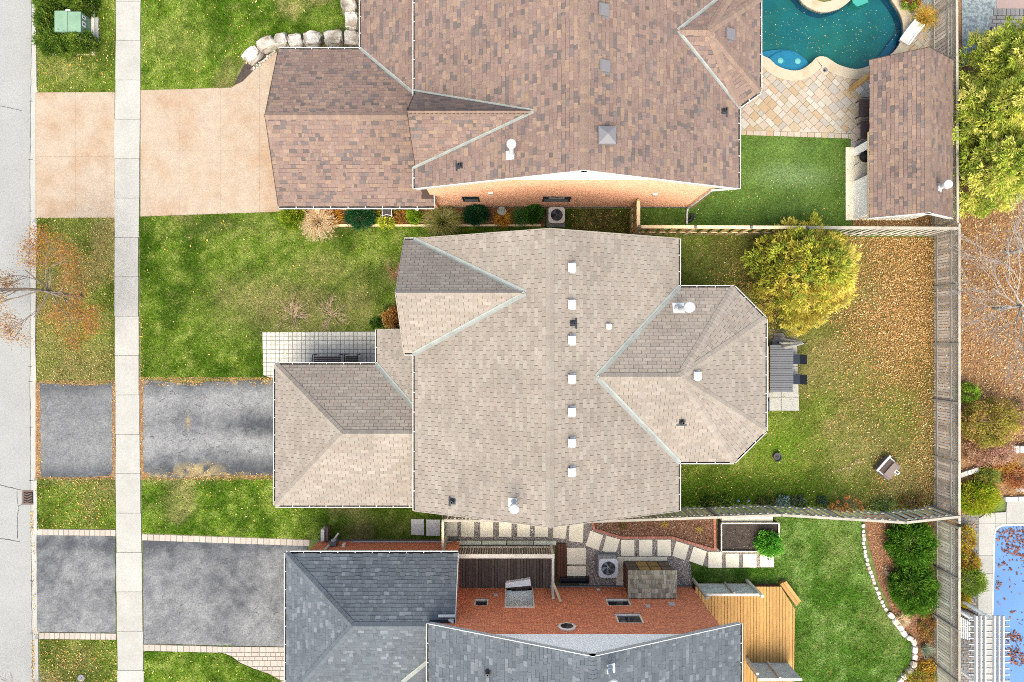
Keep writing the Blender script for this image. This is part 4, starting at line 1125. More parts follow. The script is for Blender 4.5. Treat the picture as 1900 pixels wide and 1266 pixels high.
# ================= the slate-grey house below
sx0, sx1, syn = X(795, ZE), X(1374, ZE), Y(1158, ZE); sxr = (sx0 + sx1) / 2; szr = ZE + (sx1 - sxr) * pit; sys_ = -18.0
hs = thing('house', 'red brick house with slate-grey shingle roof at the bottom of the photo', 'house', (sxr, (syn + sys_) / 2, 0))
SW_ = Face([(sx0, sys_, ZE), (sxr, sys_, szr), (sxr, syn, szr), (sx0, syn, ZE)]); SE_ = Face([(sxr, sys_, szr), (sx1, sys_, ZE), (sx1, syn, ZE), (sxr, syn, szr)])
sgx, sgt, sgz = X(531, ZG), Y(1027, ZG), 4.0; sax, say = X(655, sgz), Y(1162, sgz); sgs = say - (sgt - say) * 1.6; sge = X(850, ZG)
SA = (sax, say, sgz); kS = (sgz - ZG) / (sgt - say)
SGW = Face([(sgx, sgt, ZG), (sgx, sgs, ZG), SA]); SGN = Face([(sgx, sgt, ZG), SA, (sge, say, sgz), (sge, sgt, ZG)]); SGS = Face([(sgx, sgs, ZG), (sx0 + .5, sgs, ZG), (sx0 + .5, say, sgz), SA])
yvt = Y(1235, 3.6)
fs = [SW_, SE_, SGW, SGN, SGS]
roofs = shingle_house(hs, fs, 'grey', 'grey_deck_felt')
ridge_caps(roofs, [((sxr, syn, szr), (sxr, sys_, szr), SW_, SE_), ((sgx, sgt, ZG), SA, SGW, SGN), ((sgx, sgs, ZG), SA, SGW, SGS), (SA, (sx0 + .4, say, sgz), SGN, SGS)], 'grey')
# porch valley on the garage's far slope
pA, pB = SGS.hit(748, 1264), SGS.hit(795, 1226)
SPW = Face([tuple(pA), tuple(pB), (pB.x + .6, pB.y - .2, pB.z + .3), (pB.x + .6, pA.y - .9, pB.z + .3), (pA.x, pA.y - .9, pA.z)])
valley(roofs, pA, pB, SGS, SPW, w=.09)
gutter(hs, (sgx, sgt, ZG), (sgx, sgs, ZG), (-1, 0, 0)); gutter(hs, (sgx, sgt, ZG), (sge, sgt, ZG), (0, 1, 0)); gutter(hs, (sx0, syn, ZE), (sx0, sys_, ZE), (-1, 0, 0)); gutter(hs, (sx1, syn, ZE), (sx1, sys_, ZE), (1, 0, 0))
for p, q, o in (((sx0, syn, ZE), (sxr, syn, szr), (0, 1, 0)), ((sx1, syn, ZE), (sxr, syn, szr), (0, 1, 0)), ((sge, sgt, ZG), (sge, say, sgz), (1, 0, 0))):
    rake_board(hs, p, q, o)
syw = Y(1088, 0); swx0, swx1 = sx0 + .35, X(1283, 0)
sops = [(-1.55, -.98, 1.45, 2.2), (-.24, .86, .12, 2.36), (3.9, 4.88, 1.45, 2.2), (4.06, 5.06, 3.02, 3.9)]
wall_plane(hs, swx0, swx1, -.05, 4.05, syw, 1, sops, 'brick_red_x', .14)
for i, o in enumerate(sops):
    if i != 1: sheet_window(hs, *o, syw, 1, 'beige_siding', 0)
# back door: recess, sill, door leaf, mat
dr = thingpart('door', hs)
MB().box(-.30, -.24, syw - .12, syw + .04, .1, 2.42).box(.86, .92, syw - .12, syw + .04, .1, 2.42).box(-.24, .86, syw - .12, syw + .04, 2.36, 2.42).build('frame', 'beige_siding', dr)
MB().box(-.24, .86, syw - .62, syw - .58, .1, 2.36).build('leaf', 'white_siding', dr)
for k in range(3): MB().box(.0 + k * .2, .16 + k * .2, syw - .575, syw - .56, 1.3, 1.85).build('pane', 'glass', dr)
MB().box(-.24, .86, syw - .58, syw - .0, .0, .12).box(-.26, -.235, syw - .58, syw - .13, .12, 2.36).box(.855, .88, syw - .58, syw - .13, .12, 2.36).build('lining', 'white_siding', dr)
zb2 = 4.93; xz2 = lambda z: (szr - .14 - z) / pit
MB()._add([(swx0, syw, 4.05), (swx1, syw, 4.05), (swx1, syw, szr - .14 - pit * (swx1 - sxr)), (sxr + xz2(zb2), syw, zb2), (sxr - xz2(zb2), syw, zb2), (swx0, syw, szr - .14 - pit * (sxr - swx0))], [[5, 4, 3, 2, 1, 0]]).build('wall', 'brick_red_x', hs)
MB()._add([(sxr - xz2(zb2), syw + .015, zb2), (sxr + xz2(zb2), syw + .015, zb2), (sxr, syw + .015, szr - .13)], [[2, 1, 0]]).build('gable', 'white_siding', hs)
MB().box(swx0, swx1, sys_ + .3, syw - .64, -.05, 4.1).build('wall', 'brick_red_y', hs)
mb = MB(); mb.box(sge + .2, -.24, syw - .05, syw + .06, -.05, .11); mb.box(.86, swx1, syw - .05, syw + .06, -.05, .11); mb.build('foundation', 'foundation', hs)
sgy = Y(1003, 0); sgxw = X(592, 0)
MB().box(sgxw, sge - .12, sgs + .4, sgy, .14, ZG - .08).build('wall', 'brick_red_x', hs)
MB().box(sgxw - .02, sge - .1, sgy - .1, sgy + .05, -.05, .14).build('foundation', 'foundation', hs)
# octagonal window
zc_ = CAM_H - (-syw) * F / (1164.5 - 633); oc_ = Vector((X(1052, zc_), syw, zc_)); ow = thingpart('octagon_window', hs)
MB().lathe(oc_, [(.34, 0), (.36, .05), (.30, .06)], 8, (0, 1, 0)).build('frame', 'beige_siding', ow); MB().lathe(oc_ + Vector((0, .062, 0)), [(.25, 0), (.25, .004)], 8, (0, 1, 0)).build('pane', 'glass', ow)
for px, py, s in ((1202, 1126, .09), (1246, 1122, .13), (920, 1105, .08), (1110, 1095, .07)):
    zz = CAM_H - (-syw) * F / (py - 633); x = X(px, zz); MB().box(x - s, x + s, syw, syw + .07, zz - s * .7, zz + s * .7).build('wall_vent', 'white_metal', hs)
flue(hs, SE_, 1131, 1241, 1.0, .085, .16, .19); pipe_vent(hs, SW_, 905, 1247)
MB().tube([(sx0 + .9, syn + .05, ZE - .05), (sx0 + .75, syw + .12, ZE - .35), (sx0 + .9, syw + .1, 3.85)], .05, 6).build('downspout', 'white_metal', hs)
MB().obox((sge - .32, say + .34, sgz - .13), (.32, 0, 0), (0, .04, 0), (0, 0, .05)).build('apron_flashing', 'white_metal', hs)
MB().tube([(X(620, .1), sgy + .06, ZG - .2), (X(620, .1), sgy + .07, .3), (X(628, .1), sgy + .35, .1)], .045, 6).build('downspout', 'beige_siding', hs)
MB().tube([(X(655, .1), sgy + .06, .5), (X(660, .1), sgy + .06, .42), (X(840, .1), sgy + .06, .42)], .025, 6).build('conduit', 'white_metal', hs)
mt = thingpart('gas_meter', hs); xm = X(622, .6)
MB().box(xm - .18, xm + .12, sgy + .02, sgy + .2, .5, .95).build('meter_body', 'vent_grey', mt); MB().tube([(xm, sgy + .15, .5), (xm, sgy + .18, .05)], .03, 8).build('riser', 'vent_grey', mt); MB().lathe((xm - .03, sgy + .2, .75), [(.1, 0), (.1, .06)], 14, (0, 1, 0)).build('dial', 'white_metal', mt)
MB().box(X(636, .8), X(641, .8), sgy, sgy + .12, .7, .95).build('outlet_box', 'beige_siding', hs)

# ---------------------------------------------------------------- fences
def fence(label, nodes, h, mb_, mr, mp, bw=.1, gap=.05, rails=(.3, 1.2), cap=.11, side=1, lattice=0.0, post_every=2.4, name='wood_fence', alt=True, cat='fence', postcap=None, end_gap=0.0):
    nodes = [Vector((p[0], p[1], 0)) for p in nodes]
    t = thing(name, label, cat, nodes[0])
    hb = h - (lattice + .08 if lattice else .03)
    me = MB().box(-bw / 2, bw / 2, -.009, .009, 0.05, hb).mesh('board'); me.materials.append(M[mb_])
    pm = MB().box(-.045, .045, -.045, .045, -.05, h + .04).mesh('post'); pm.materials.append(M[mp])
    if postcap:
        cm_ = MB().hull([(-.06, -.06), (.06, -.06), (.06, .06), (-.06, .06)], h + .04, h + .1, .5).mesh('post_cap'); cm_.materials.append(M[postcap])
    for a, b in zip(nodes[:-1], nodes[1:]):
        d = (b - a); L = d.length; d /= L; nn = Vector((-d.y, d.x, 0)) * side; ang = math.atan2(d.y, d.x)
        k = int(L / (bw + gap))
        for i in range(k):
            c = a + d * ((i + .5) * L / k)
            s = -.028 if (alt and i % 2) else .028
            o = inst('board', me, c + nn * s, t, ang)
            o.location.z += random.uniform(-.012, .012); o.rotation_euler[1] = random.uniform(-.008, .008)
        for z in rails:
            MB().bar(a + Z * z, b + Z * z, .035, .085).build('rail', mr, t)
        np_ = max(1, round(L / post_every))
        for i in range(np_ + 1):
            p = a + d * (L * i / np_)
            inst('post', pm, p, t, ang)
            if postcap: inst('post_cap', cm_, p, t, ang)
        if lattice:
            MB().bar(a + Z * (h - lattice - .03), b + Z * (h - lattice - .03), .045, .04).build('rail', mr, t)
            lm = MB(); step = .1; z0, z1 = h - lattice, h - .04; q = int(L / step)
            for i in range(q):
                s0 = i * step
                for sg in (1, -1):
                    e0, e1 = (s0, s0 + (z1 - z0)) if sg > 0 else (s0 + (z1 - z0), s0)
                    if max(e0, e1) > L: continue
                    lm.bar(a + d * e0 + Z * z0 + nn * .006 * sg, a + d * e1 + Z * z1 + nn * .006 * sg, .028, .009, nn)
            o = lm.build('lattice', mr, t); o['kind'] = 'stuff'
        if cap:
            # cap boards, one per bay
            for i in range(np_):
                p, q2 = a + d * (L * i / np_ + .006), a + d * (L * (i + 1) / np_ - .006)
                MB().bar(p + Z * (h + .012), q2 + Z * (h + .012), cap, .03).build('cap_rail', mr, t)
    return t
fence('tall weathered lattice-topped board fence running behind the leafy back yards', [(18.5, Y(1320)), (18.5, Y(960))], 1.75, 'wood_green', 'wood_cap', 'wood_cap', .088, .03, (.28, 1.22), .10, -1, .3, alt=False)
fence('weathered lattice-topped fence section along the leaf-strewn lawn of the tan house', [(18.5, Y(950)), (18.5, Y(430))], 1.75, 'wood_grey', 'wood_cap', 'wood_cap', .088, .032, (.28, 1.22), .10, -1, .3, alt=False)
fence('dark weathered fence section behind the brown-roofed cabana', [(18.4, Y(425)), (18.35, Y(-60))], 1.8, 'wood_grey', 'wood_cap', 'wood_cap', .12, .045, (.28, 1.22), .10, -1, .3, alt=False)
fence('weathered grey fence section with pale rail between the cabana and the leafy yard', [(X(1500, 1.9), Y(422.4, 1.9)), (18.3, Y(424, 1.9))], 1.9, 'wood_grey', 'wood_cap', 'wood_cap', .11, .05, (.5, 1.6), .12, -1, 0, 2.45)
fence('shadowbox fence with pale top rail between the turf and the tan house yard', [(5.256, 4.70), (X(1497, 1.9), Y(422.4, 1.9))], 1.9, 'wood_new', 'wood_rail', 'wood_rail', .13, .085, (.5, 1.6), .13, -1, 0, 2.45, postcap='vent_grey')
fence('short side fence panel of orange-brown boards against the peach brick wall', [(5.2, 4.72), (5.2, 5.8)], 1.9, 'wood_new', 'wood_rail', 'wood_new', .13, .05, (.4, 1.5), .14, 1, 0, 1.1)
fence('long weathered fence between the leafy lawn and the slab path', [(X(822, 1.9), Y(966, 1.9)), (X(1100, 1.9), Y(968, 1.9)), (X(1450, 1.9), Y(956, 1.9)), (X(1680, 1.9), Y(970, 1.9)), (18.4, Y(959, 1.9))], 1.9, 'wood_green', 'wood_cap', 'wood_cap', .1, .052, (.35, 1.5), .10, 1, 0, 2.5)
fence('mossy wooden gate panel between the fence end and the slate-roofed garage', [(X(822, 1.9) - .02, Y(968, 1.9) - .03), (X(822, 1.9) - .02, sgy + .08)], 1.75, 'wood_green', 'wood_rail', 'wood_green', .1, .03, (.3, 1.4), .1, 1, 0, 1.2, name='side_gate', cat='gate')

# ---------------------------------------------------------------- decks
def deck(label, pxpoly, z, m, step, name='deck', axis='y', z0=0.0, skirt=True):
    s = (CAM_H - z) / F
    poly = ccw([((p[0] - 950) * s, (633 - p[1]) * s) for p in pxpoly])
    c0 = min(p[0] for p in poly), min(p[1] for p in poly); c1 = max(p[0] for p in poly), max(p[1] for p in poly)
    t = thing(name, label, 'deck', ((c0[0] + c1[0]) / 2, (c0[1] + c1[1]) / 2, 0))
    a = c0[0] if axis == 'y' else c0[1]; end = c1[0] if axis == 'y' else c1[1]; g = .009
    while a < end - .01:
        cell = [(a + g, c0[1] - 1), (a + step - g, c0[1] - 1), (a + step - g, c1[1] + 1), (a + g, c1[1] + 1)] if axis == 'y' else [(c0[0] - 1, a + g), (c1[0] + 1, a + g), (c1[0] + 1, a + step - g), (c0[0] - 1, a + step - g)]
        q = clip_poly(poly, cell)
        if len(q) > 2 and abs(area2(q)) > .004: MB().hull(q, z - .035, z + random.uniform(-.002, .002)).build('plank', m, t)
        a += step
    if skirt:
        cx = sum(p[0] for p in poly) / len(poly); cy = sum(p[1] for p in poly) / len(poly)
        MB().hull([(cx + (p[0] - cx) * .985, cy + (p[1] - cy) * .985) for p in poly], z0 - .03, z - .05).build('skirt', 'wood_brown', t)
    return t
dk = deck('honey-stained wooden deck beside the slate-roofed red brick house', [(1290, 1089), (1449, 1089), (1475, 1131), (1472, 1330), (1290, 1330)], .45, 'wood_deck', .14)
st = thing('deck_step', 'angled two-board wooden step at the corner of the honey deck', 'step', W(1463, 1103, 0))
e0, e1 = W(1451, 1084, .3), W(1481, 1124, .3); d = (e1 - e0).normalized(); nn = Vector((d.y, -d.x, 0))
if nn.x < 0: nn = -nn
for k in range(2): MB().obox((e0 + e1) / 2 + nn * (.02 + .16 * k) - Vector((.05, -.02, 0)), d * ((e1 - e0).length / 2 - .04 * k), nn * .074, (0, 0, .018)).build('plank', 'wood_deck', st)
MB().obox((e0 + e1) / 2 + nn * .08 - Vector((.05, -.02, .16)), d * ((e1 - e0).length / 2 - .04), nn * .13, (0, 0, .135)).build('riser', 'wood_deck', st)
def screen(label, x0, x1, y, z0, z1, posts, name='privacy_screen'):
    t = thing(name, label, 'screen', ((x0 + x1) / 2, y, 0))
    xm = (x0 + x1) / 2
    for a, b in ((x0, xm - .04), (xm + .04, x1)): MB().box(a, b, y - .012, y + .012, z0 + .1, z1 - .04).build('panel', 'screen_panel', t)
    MB().box(x0, x1, y - .05, y + .05, z1 - .02, z1 + .03).build('top_rail', 'wood_pale', t); MB().box(x0, x1, y - .03, y + .03, z0 + .03, z0 + .1).build('bottom_rail', 'wood_grey', t)
    MB().box(xm - .04, xm + .04, y - .04, y + .1, z0, z1 + .02).build('post', 'wood_grey', t)
    for px_, py_, zt in posts: MB().box(px_ - .05, px_ + .05, py_ - .05, py_ + .05, 0, zt).build('post', 'wood_green', t)
screen('grey-panelled privacy screen at the lawn edge of the honey deck', 8.05, 10.42, -10.55, .35, 1.6, [(7.93, -10.44, 2.3), (10.3, -10.5, 1.9)])
screen('grey-panelled screen at the bottom edge of the honey deck', 10.15, 11.95, -13.95, .35, 1.85, [(10.15, -13.75, 1.8)])
# dark side deck behind the railing
deck('dark stained side deck behind a slatted railing by the red brick wall', [(852, 1012), (1030, 1012), (1030, 1092), (852, 1092)], .22, 'wood_dark', .14)
deck('narrow reddish-brown plank step beside the beige path slabs', [(1034, 1009), (1051, 1009), (1051, 1074), (1034, 1074)], .14, 'wood_brown', .13)
rl = thing('deck_railing', 'weathered grey slatted railing round the dark side deck', 'railing', (X(940), -8.97, .2))
xa, xb, zt = X(853, 1.4), X(1026, 1.55), 1.55
sl = MB().box(-.018, .018, -.018, .018, .25, zt).mesh('baluster'); sl.materials.append(M['wood_grey'])
x = xa
while x < xb: inst('baluster', sl, (x, -8.95, 0), rl); x += .105
for z, w in ((.3, .05), (zt + .02, .17)): MB().box(xa - .2, xb + .06, -8.95 - w / 2, -8.95 + w / 2, z, z + .045).build('rail', 'wood_grey', rl)
for k in (0, 1): MB().box(xb - .06 + k * .02, xb + .05 + k * .02, -9.0 - k * 1.75, -8.9 - k * 1.75, .2, zt + .03).build('post', 'wood_pale', rl)
MB().box(xb - .04, xb + .05, -10.7, -9.05, zt - .02, zt + .025).build('rail', 'wood_grey', rl); MB().box(xb - .02, xb + .03, -10.7, -9.05, .5, .55).build('rail', 'wood_grey', rl)
y = -9.2
while y > -10.6: inst('baluster', sl, (xb, y, 0), rl); y -= .13
MB().bar((xb + .02, -10.1, 1.55), (xb + .3, -10.7, 2.0), .09, .09).build('brace', 'wood_rail', rl)
tb = thing('timber_edging', 'mossy green timber sleepers between the gravel path and the dark deck', 'edging', W(940, 1006))
for a, b in ((846, 894), (895, 940), (941, 990), (991, 1032)): MB().hull(gpoly([(a, 1002), (b - .6, 1002.5), (b - .6, 1010), (a, 1009.5)]), 0, .16).build('sleeper', 'wood_green', tb)

# ---------------------------------------------------------------- pergola, bench and kerb stones by the covered pool
pg = thing('pergola', 'white lattice pergola beside the blue covered pool', 'pergola', W(1833, 1210))
zp = 2.3
for px in (1808.5, 1816.5, 1824.5, 1842, 1850, 1858.5): MB().box(X(px, zp) - .024, X(px, zp) + .024, Y(1320, zp), Y(1141, zp), zp, zp + .14).build('beam', 'vent_white', pg)
for k in range(15):
    yy = Y(1151 + 11.3 * k, zp); MB().box(X(1798, zp), X(1874, zp), yy - .014, yy + .014, zp - .1, zp - .002).build('slat', 'vent_white', pg)
for px in (1806, 1843):
    for py in (1150, 1290): MB().box(X(px, zp) - .05, X(px, zp) + .05, Y(py, zp) - .05, Y(py, zp) + .05, 0.03, zp - .1).build('post', 'white_siding', pg)
pb = thing('slatted_bench', 'low white-slatted bench with dark ends beside the fence and pergola', 'bench', W(1788, 1164))
for k in range(6): MB().box(X(1779.5 + k * 3.7, .45), X(1781.6 + k * 3.7, .45), Y(1183 + k, .45), Y(1144 + k * 2, .45), .42, .45).build('slat', 'white_siding', pb)
for (a, b) in (((1776, 1140), (1802, 1154)), ((1776, 1173), (1804, 1190))): MB().bar(W(*a, .4), W(*b, .4), .05, .05).build('rail', 'dark_brown', pb)
for p in ((1777, 1141), (1801, 1154), (1777, 1174), (1803, 1190)): MB().bar(W(*p, 0), W(*p, .4) * 1.0, .05, .05).build('leg', 'dark_brown', pb)
gt_ = thing('iron_gate', 'dark iron garden gate rails between the fence and the white pergola', 'gate', W(1800, 1135))
for a, b in (((1777, 1128), (1812, 1142)), ((1812, 1142), (1830, 1152))): MB().bar(W(*a, 1.0), W(*b, 1.0), .04, .05).build('rail', 'dark_brown', gt_); MB().bar(W(*a, .2), W(*b, .2), .04, .05).build('rail', 'dark_brown', gt_)
for p in ((1777, 1128), (1795, 1135), (1812, 1142), (1830, 1152)):
    q = W(*p, 1.0); MB().bar((q.x, q.y, 0), (q.x, q.y, 1.0), .04, .04).build('bar', 'dark_brown', gt_)
def block_row(label, p, q, n, w, hgt, m='block', name='block_edging'):
    t = thing(name, label, 'edging', W(*p)); A, B = W(*p), W(*q); d = (B - A) / n; nn = Vector((-d.y, d.x, 0)).normalized() * w
    for i in range(n):
        a, b = A + d * (i + .03), A + d * (i + .97); MB().hull([tuple(a)[:2], tuple(b)[:2], tuple(b + nn)[:2], tuple(a + nn)[:2]], 0, hgt + random.uniform(-.01, .01), .02).build('block', m, t)
block_row('pale concrete block retaining edge below the pinkish dry shrubs', (1862, 838), (1960, 838), 5, .28, .35)
block_row('slanting grey block edging beside the yellow-green shrubs and back fence', (1778, 885), (1812, 874), 5, .2, .2)
block_row('concrete block step edge at the corner of the covered pool deck', (1861, 930), (1960, 927), 8, .2, .15)

# ---------------------------------------------------------------- cabana
cz0, cz1 = 2.2, 3.4; cx0, cx1, cxr = X(1613, cz0), X(1768, cz0), 16.25; cy0, cy1 = Y(405, cz0), Y(112, cz0)
cb = thing('cabana', 'white pool cabana with mottled brown shingle roof beside the green pool', 'cabana', (cxr, (cy0 + cy1) / 2, 0))
CWf = Face([(cx0, cy0, cz0), (cxr, cy0, cz1), (cxr, cy1, cz1), (cx0, cy1, cz0)]); CEf = Face([(cxr, cy0, cz1), (cx1, cy0, cz0), (cx1, cy1, cz0), (cxr, cy1, cz1)])
cr = shingle_house(cb, [CWf, CEf], 'brown', 'brown_deck_felt', 300)
ridge_caps(cr, [((cxr, cy0, cz1), (cxr, cy1, cz1), CWf, CEf)], 'brown')
for p, q, o in (((cx0, cy0, cz0), (cxr, cy0, cz1), (0, -1, 0)), ((cx1, cy0, cz0), (cxr, cy0, cz1), (0, -1, 0)), ((cx0, cy1, cz0), (cxr, cy1, cz1), (0, 1, 0)), ((cx1, cy1, cz0), (cxr, cy1, cz1), (0, 1, 0))): rake_board(cb, p, q, o, 'white_metal' if o[1] < 0 else 'brown_deck_felt')
MB().box(cx0 - .01, cx0 + .02, cy0, cy1 - 2.9, cz0 - .14, cz0 - .02).build('fascia', 'wood_rail', cb)
wx = 15.0
for a, b in ((5.36, 7.0), (8.1, 8.45)):
    for k in range(5): MB().box(wx - .015, wx + .02, a, b, .03 + k * .45, .03 + k * .45 + .425).build('board', 'white_siding', cb)
for k in range(6): MB().box(wx + .03, 17.6, 5.35, 5.38, .03 + k * .38, .03 + k * .38 + .375).build('board', 'white_siding', cb)
MB()._add([(wx, 5.34, 2.3), (17.6, 5.34, 2.3), (cxr, 5.34, 3.2)], [[0, 1, 2]]).build('gable', 'white_siding', cb)
MB().box(wx + .025, wx + .04, 5.4, 6.98, 0, 2.2).build('dark_gap_backing', 'dark_metal', cb)  # dark sheet added behind the boards; its colour gives the gaps their shade
MB().box(17.55, 17.6, 5.4, 8.45, 0, 2.2).box(wx + .03, 17.55, 8.42, 8.45, 0, 2.2).build('back_wall', 'white_siding', cb)
MB().box(wx - .35, 17.5, 5.3, 8.5, .0, .04).build('floor', 'slab', cb)
for yy in (11.05,):
    for xx in (14.87, 17.6): MB().box(xx - .09, xx + .09, yy - .09, yy + .09, 0, 2.25).build('post', 'wood_new', cb)
flue(cb, CEf, 1742, 348, .55, .09, .17, .18)
bl = thing('kettle_barbecue', 'round black barbecue just inside the white cabana opening', 'barbecue', (X(1607, .9), Y(289, .9), .04))
MB().lathe((X(1609, .9), Y(289, .9), .75), [(.05, -.2), (.22, -.08), (.25, 0), (.22, .1), (.05, .16)], 18).build('bowl', 'black_plastic', bl)
for k in range(3):
    t = k * 2.09; MB().tube([(X(1609, .9) + .12 * math.cos(t), Y(289, .9) + .12 * math.sin(t), .6), (X(1609, .9) + .24 * math.cos(t), Y(289, .9) + .24 * math.sin(t), .04)], .012, 6).build('leg', 'dark_metal', bl)
def chair(label, x, y, rot, m, zs=.42, back=.42, w=.5, dp=.5, name='chair', group=None, arms=False):
    t = thing(name, label, 'chair', (x, y, 0), group); c, s = math.cos(rot), math.sin(rot)
    R = lambda a, b, z: Vector((x + a * c - b * s, y + a * s + b * c, z))
    U, V = Vector((c, s, 0)), Vector((-s, c, 0))
    MB().obox(R(0, 0, zs), U * dp / 2, V * w / 2, (0, 0, .02)).build('seat', m, t)
    MB().obox(R(-dp / 2 + .0, 0, zs + back / 2), (U * -.02 + Z * .0) + U * .02 * 0 + U * .015, V * w / 2, Z * back / 2 - U * .07).build('backrest', m, t)
    for a in (-1, 1):
        for b in (-1, 1): MB().bar(R(a * (dp / 2 - .03), b * (w / 2 - .03), 0.03), R(a * (dp / 2 - .05), b * (w / 2 - .03), zs), .03, .03).build('leg', 'dark_metal', t)
        if arms: MB().bar(R(-dp / 2, a * w / 2, zs + .2), R(dp / 2, a * w / 2, zs + .2), .04, .03).build('armrest', m, t)
    return t
chair('dark patio chair under the cabana eave, farther from the white wall', X(1611, .6), Y(198, .6), math.pi, 'dark_brown', .42, .5, .75, .6, arms=True)
chair('dark patio chair under the cabana eave, next to the white wall', X(1614, .6), Y(239, .6), math.pi, 'dark_brown', .42, .5, .75, .6, arms=True)
# white moulded pool slide seat
wl = thing('pool_slide', 'white moulded slide seat on the coping at the right end of the green pool', 'slide', W(1686, 66, .05))
a, b = W(1675, 81, .05), W(1692, 53, .05); d = (b - a).normalized(); nn = Vector((-d.y, d.x, 0))
prof = [(0, .10), (.2, .12), (.5, .22), (.8, .42), (1.0, .55)]
mb = MB(); L = (b - a).length
for (t0, h0), (t1, h1) in zip(prof[:-1], prof[1:]):
    p0, p1 = a + d * L * t0, a + d * L * t1; w = .22
    mb._add([p0 - nn * w, p0 + nn * w, p1 + nn * w, p1 - nn * w, p0 - nn * w + Z * h0, p0 + nn * w + Z * h0, p1 + nn * w + Z * h1, p1 - nn * w + Z * h1], [[4, 5, 6, 7], [0, 4, 7, 3], [1, 2, 6, 5], [0, 1, 5, 4], [3, 7, 6, 2]])
mb.build('body', 'fabric_white', wl)
for s in (-1, 1): MB().tube([a + nn * .22 * s + Z * .14, a + d * L * .5 + nn * .22 * s + Z * .27, b + nn * .22 * s + Z * .6], .03, 6).build('side_rail', 'white_siding', wl)

# ---------------------------------------------------------------- air conditioners
def ac_unit(label, px, py, s, h, shell, blade, hub, nb, name='air_conditioner'):
    c = W(px, py, h); t = thing(name, label, 'air conditioner', (c.x, c.y, 0)); x, y = c.x, c.y; k = s / 2
    MB().box(x - k * 1.15, x + k * 1.15, y - k * 1.15, y + k * 1.15, 0, .06).build('pad', 'foundation', t)
    mb = MB()
    for i in range(14): mb.box(x - k * .93, x + k * .93, y - k * .93, y + k * .93, .08 + i * (h - .2) / 14, .08 + (i + .55) * (h - .2) / 14)
    o = mb.build('louvres', shell, t); o['kind'] = 'stuff'
    MB().box(x - k * .86, x + k * .86, y - k * .86, y + k * .86, .06, h - .1).build('core', 'dark_metal', t)
    # top panel with a round opening
    mb = MB(); n = 32; ri = k * .74
    sq = []
    for i in range(n):
        a = 2 * math.pi * i / n; cx_, sy_ = math.cos(a), math.sin(a); m_ = max(abs(cx_), abs(sy_)); e = .96 if m_ > .9 else .985
        f = k / m_ if m_ > .76 else k * 1.27
        sq.append((x + cx_ * min(f, k * 1.27), y + sy_ * min(f, k * 1.27)))
    ring = [(x + ri * math.cos(2 * math.pi * i / n), y + ri * math.sin(2 * math.pi * i / n)) for i in range(n)]
    for i in range(n):
        j = (i + 1) % n
        mb.poly([(*ring[i], h), (*sq[i], h - .015), (*sq[j], h - .015), (*ring[j], h)]); mb.poly([(*sq[i], h - .015), (*sq[i], h - .11), (*sq[j], h - .11), (*sq[j], h - .015)]); mb.poly([(*ring[i], h), (*ring[j], h), (*ring[j], h - .14), (*ring[i], h - .14)])
    mb.build('top_panel', shell, t)
    MB().lathe((x, y, h - .16), [(ri, 0), (ri, .01)], 24).build('well', 'hole', t)
    for i in range(nb):
        a0 = 2 * math.pi * i / nb + .4; mb = MB(); r0, r1 = k * .1, ri * .94; aw = 2 * math.pi / nb * .62
        P0 = [(x + r0 * math.cos(a0), y + r0 * math.sin(a0), h - .09)]; P1 = [(x + r1 * math.cos(a0 + aw * q / 4), y + r1 * math.sin(a0 + aw * q / 4), h - .12 + .06 * q / 4) for q in range(5)]
        mb.poly(P0 + P1); mb.build('fan_blade', blade, t)
    MB().lathe((x, y, h - .11), [(k * .15, 0), (k * .15, .05), (k * .1, .07)], 14).build('hub', hub, t)
    mb = MB()
    for rr in (.2, .4, .6, .8): 
        pts = [(x + ri * rr * math.cos(2 * math.pi * i / 24), y + ri * rr * math.sin(2 * math.pi * i / 24), h + .004) for i in range(25)]
        mb.tube(pts, .0035, 4, False)
    for i in range(4): a = i * math.pi / 4; mb.tube([(x - ri * math.cos(a), y - ri * math.sin(a), h + .004), (x + ri * math.cos(a), y + ri * math.sin(a), h + .004)], .0035, 4, False)
    mb.build('grille', 'dark_metal', t)
ac_unit('light grey air conditioner with pale fan blades on the gravel by the red brick wall', 1129, 1055, .82, .78, 'ac_shell', 'fan_blade', 'slab', 5)
ac_unit('tan air conditioner with dark fan beside the peach brick wall', 1033, 399, .70, .72, 'ac_shell_tan', 'fan_dark', 'vent_grey', 3)

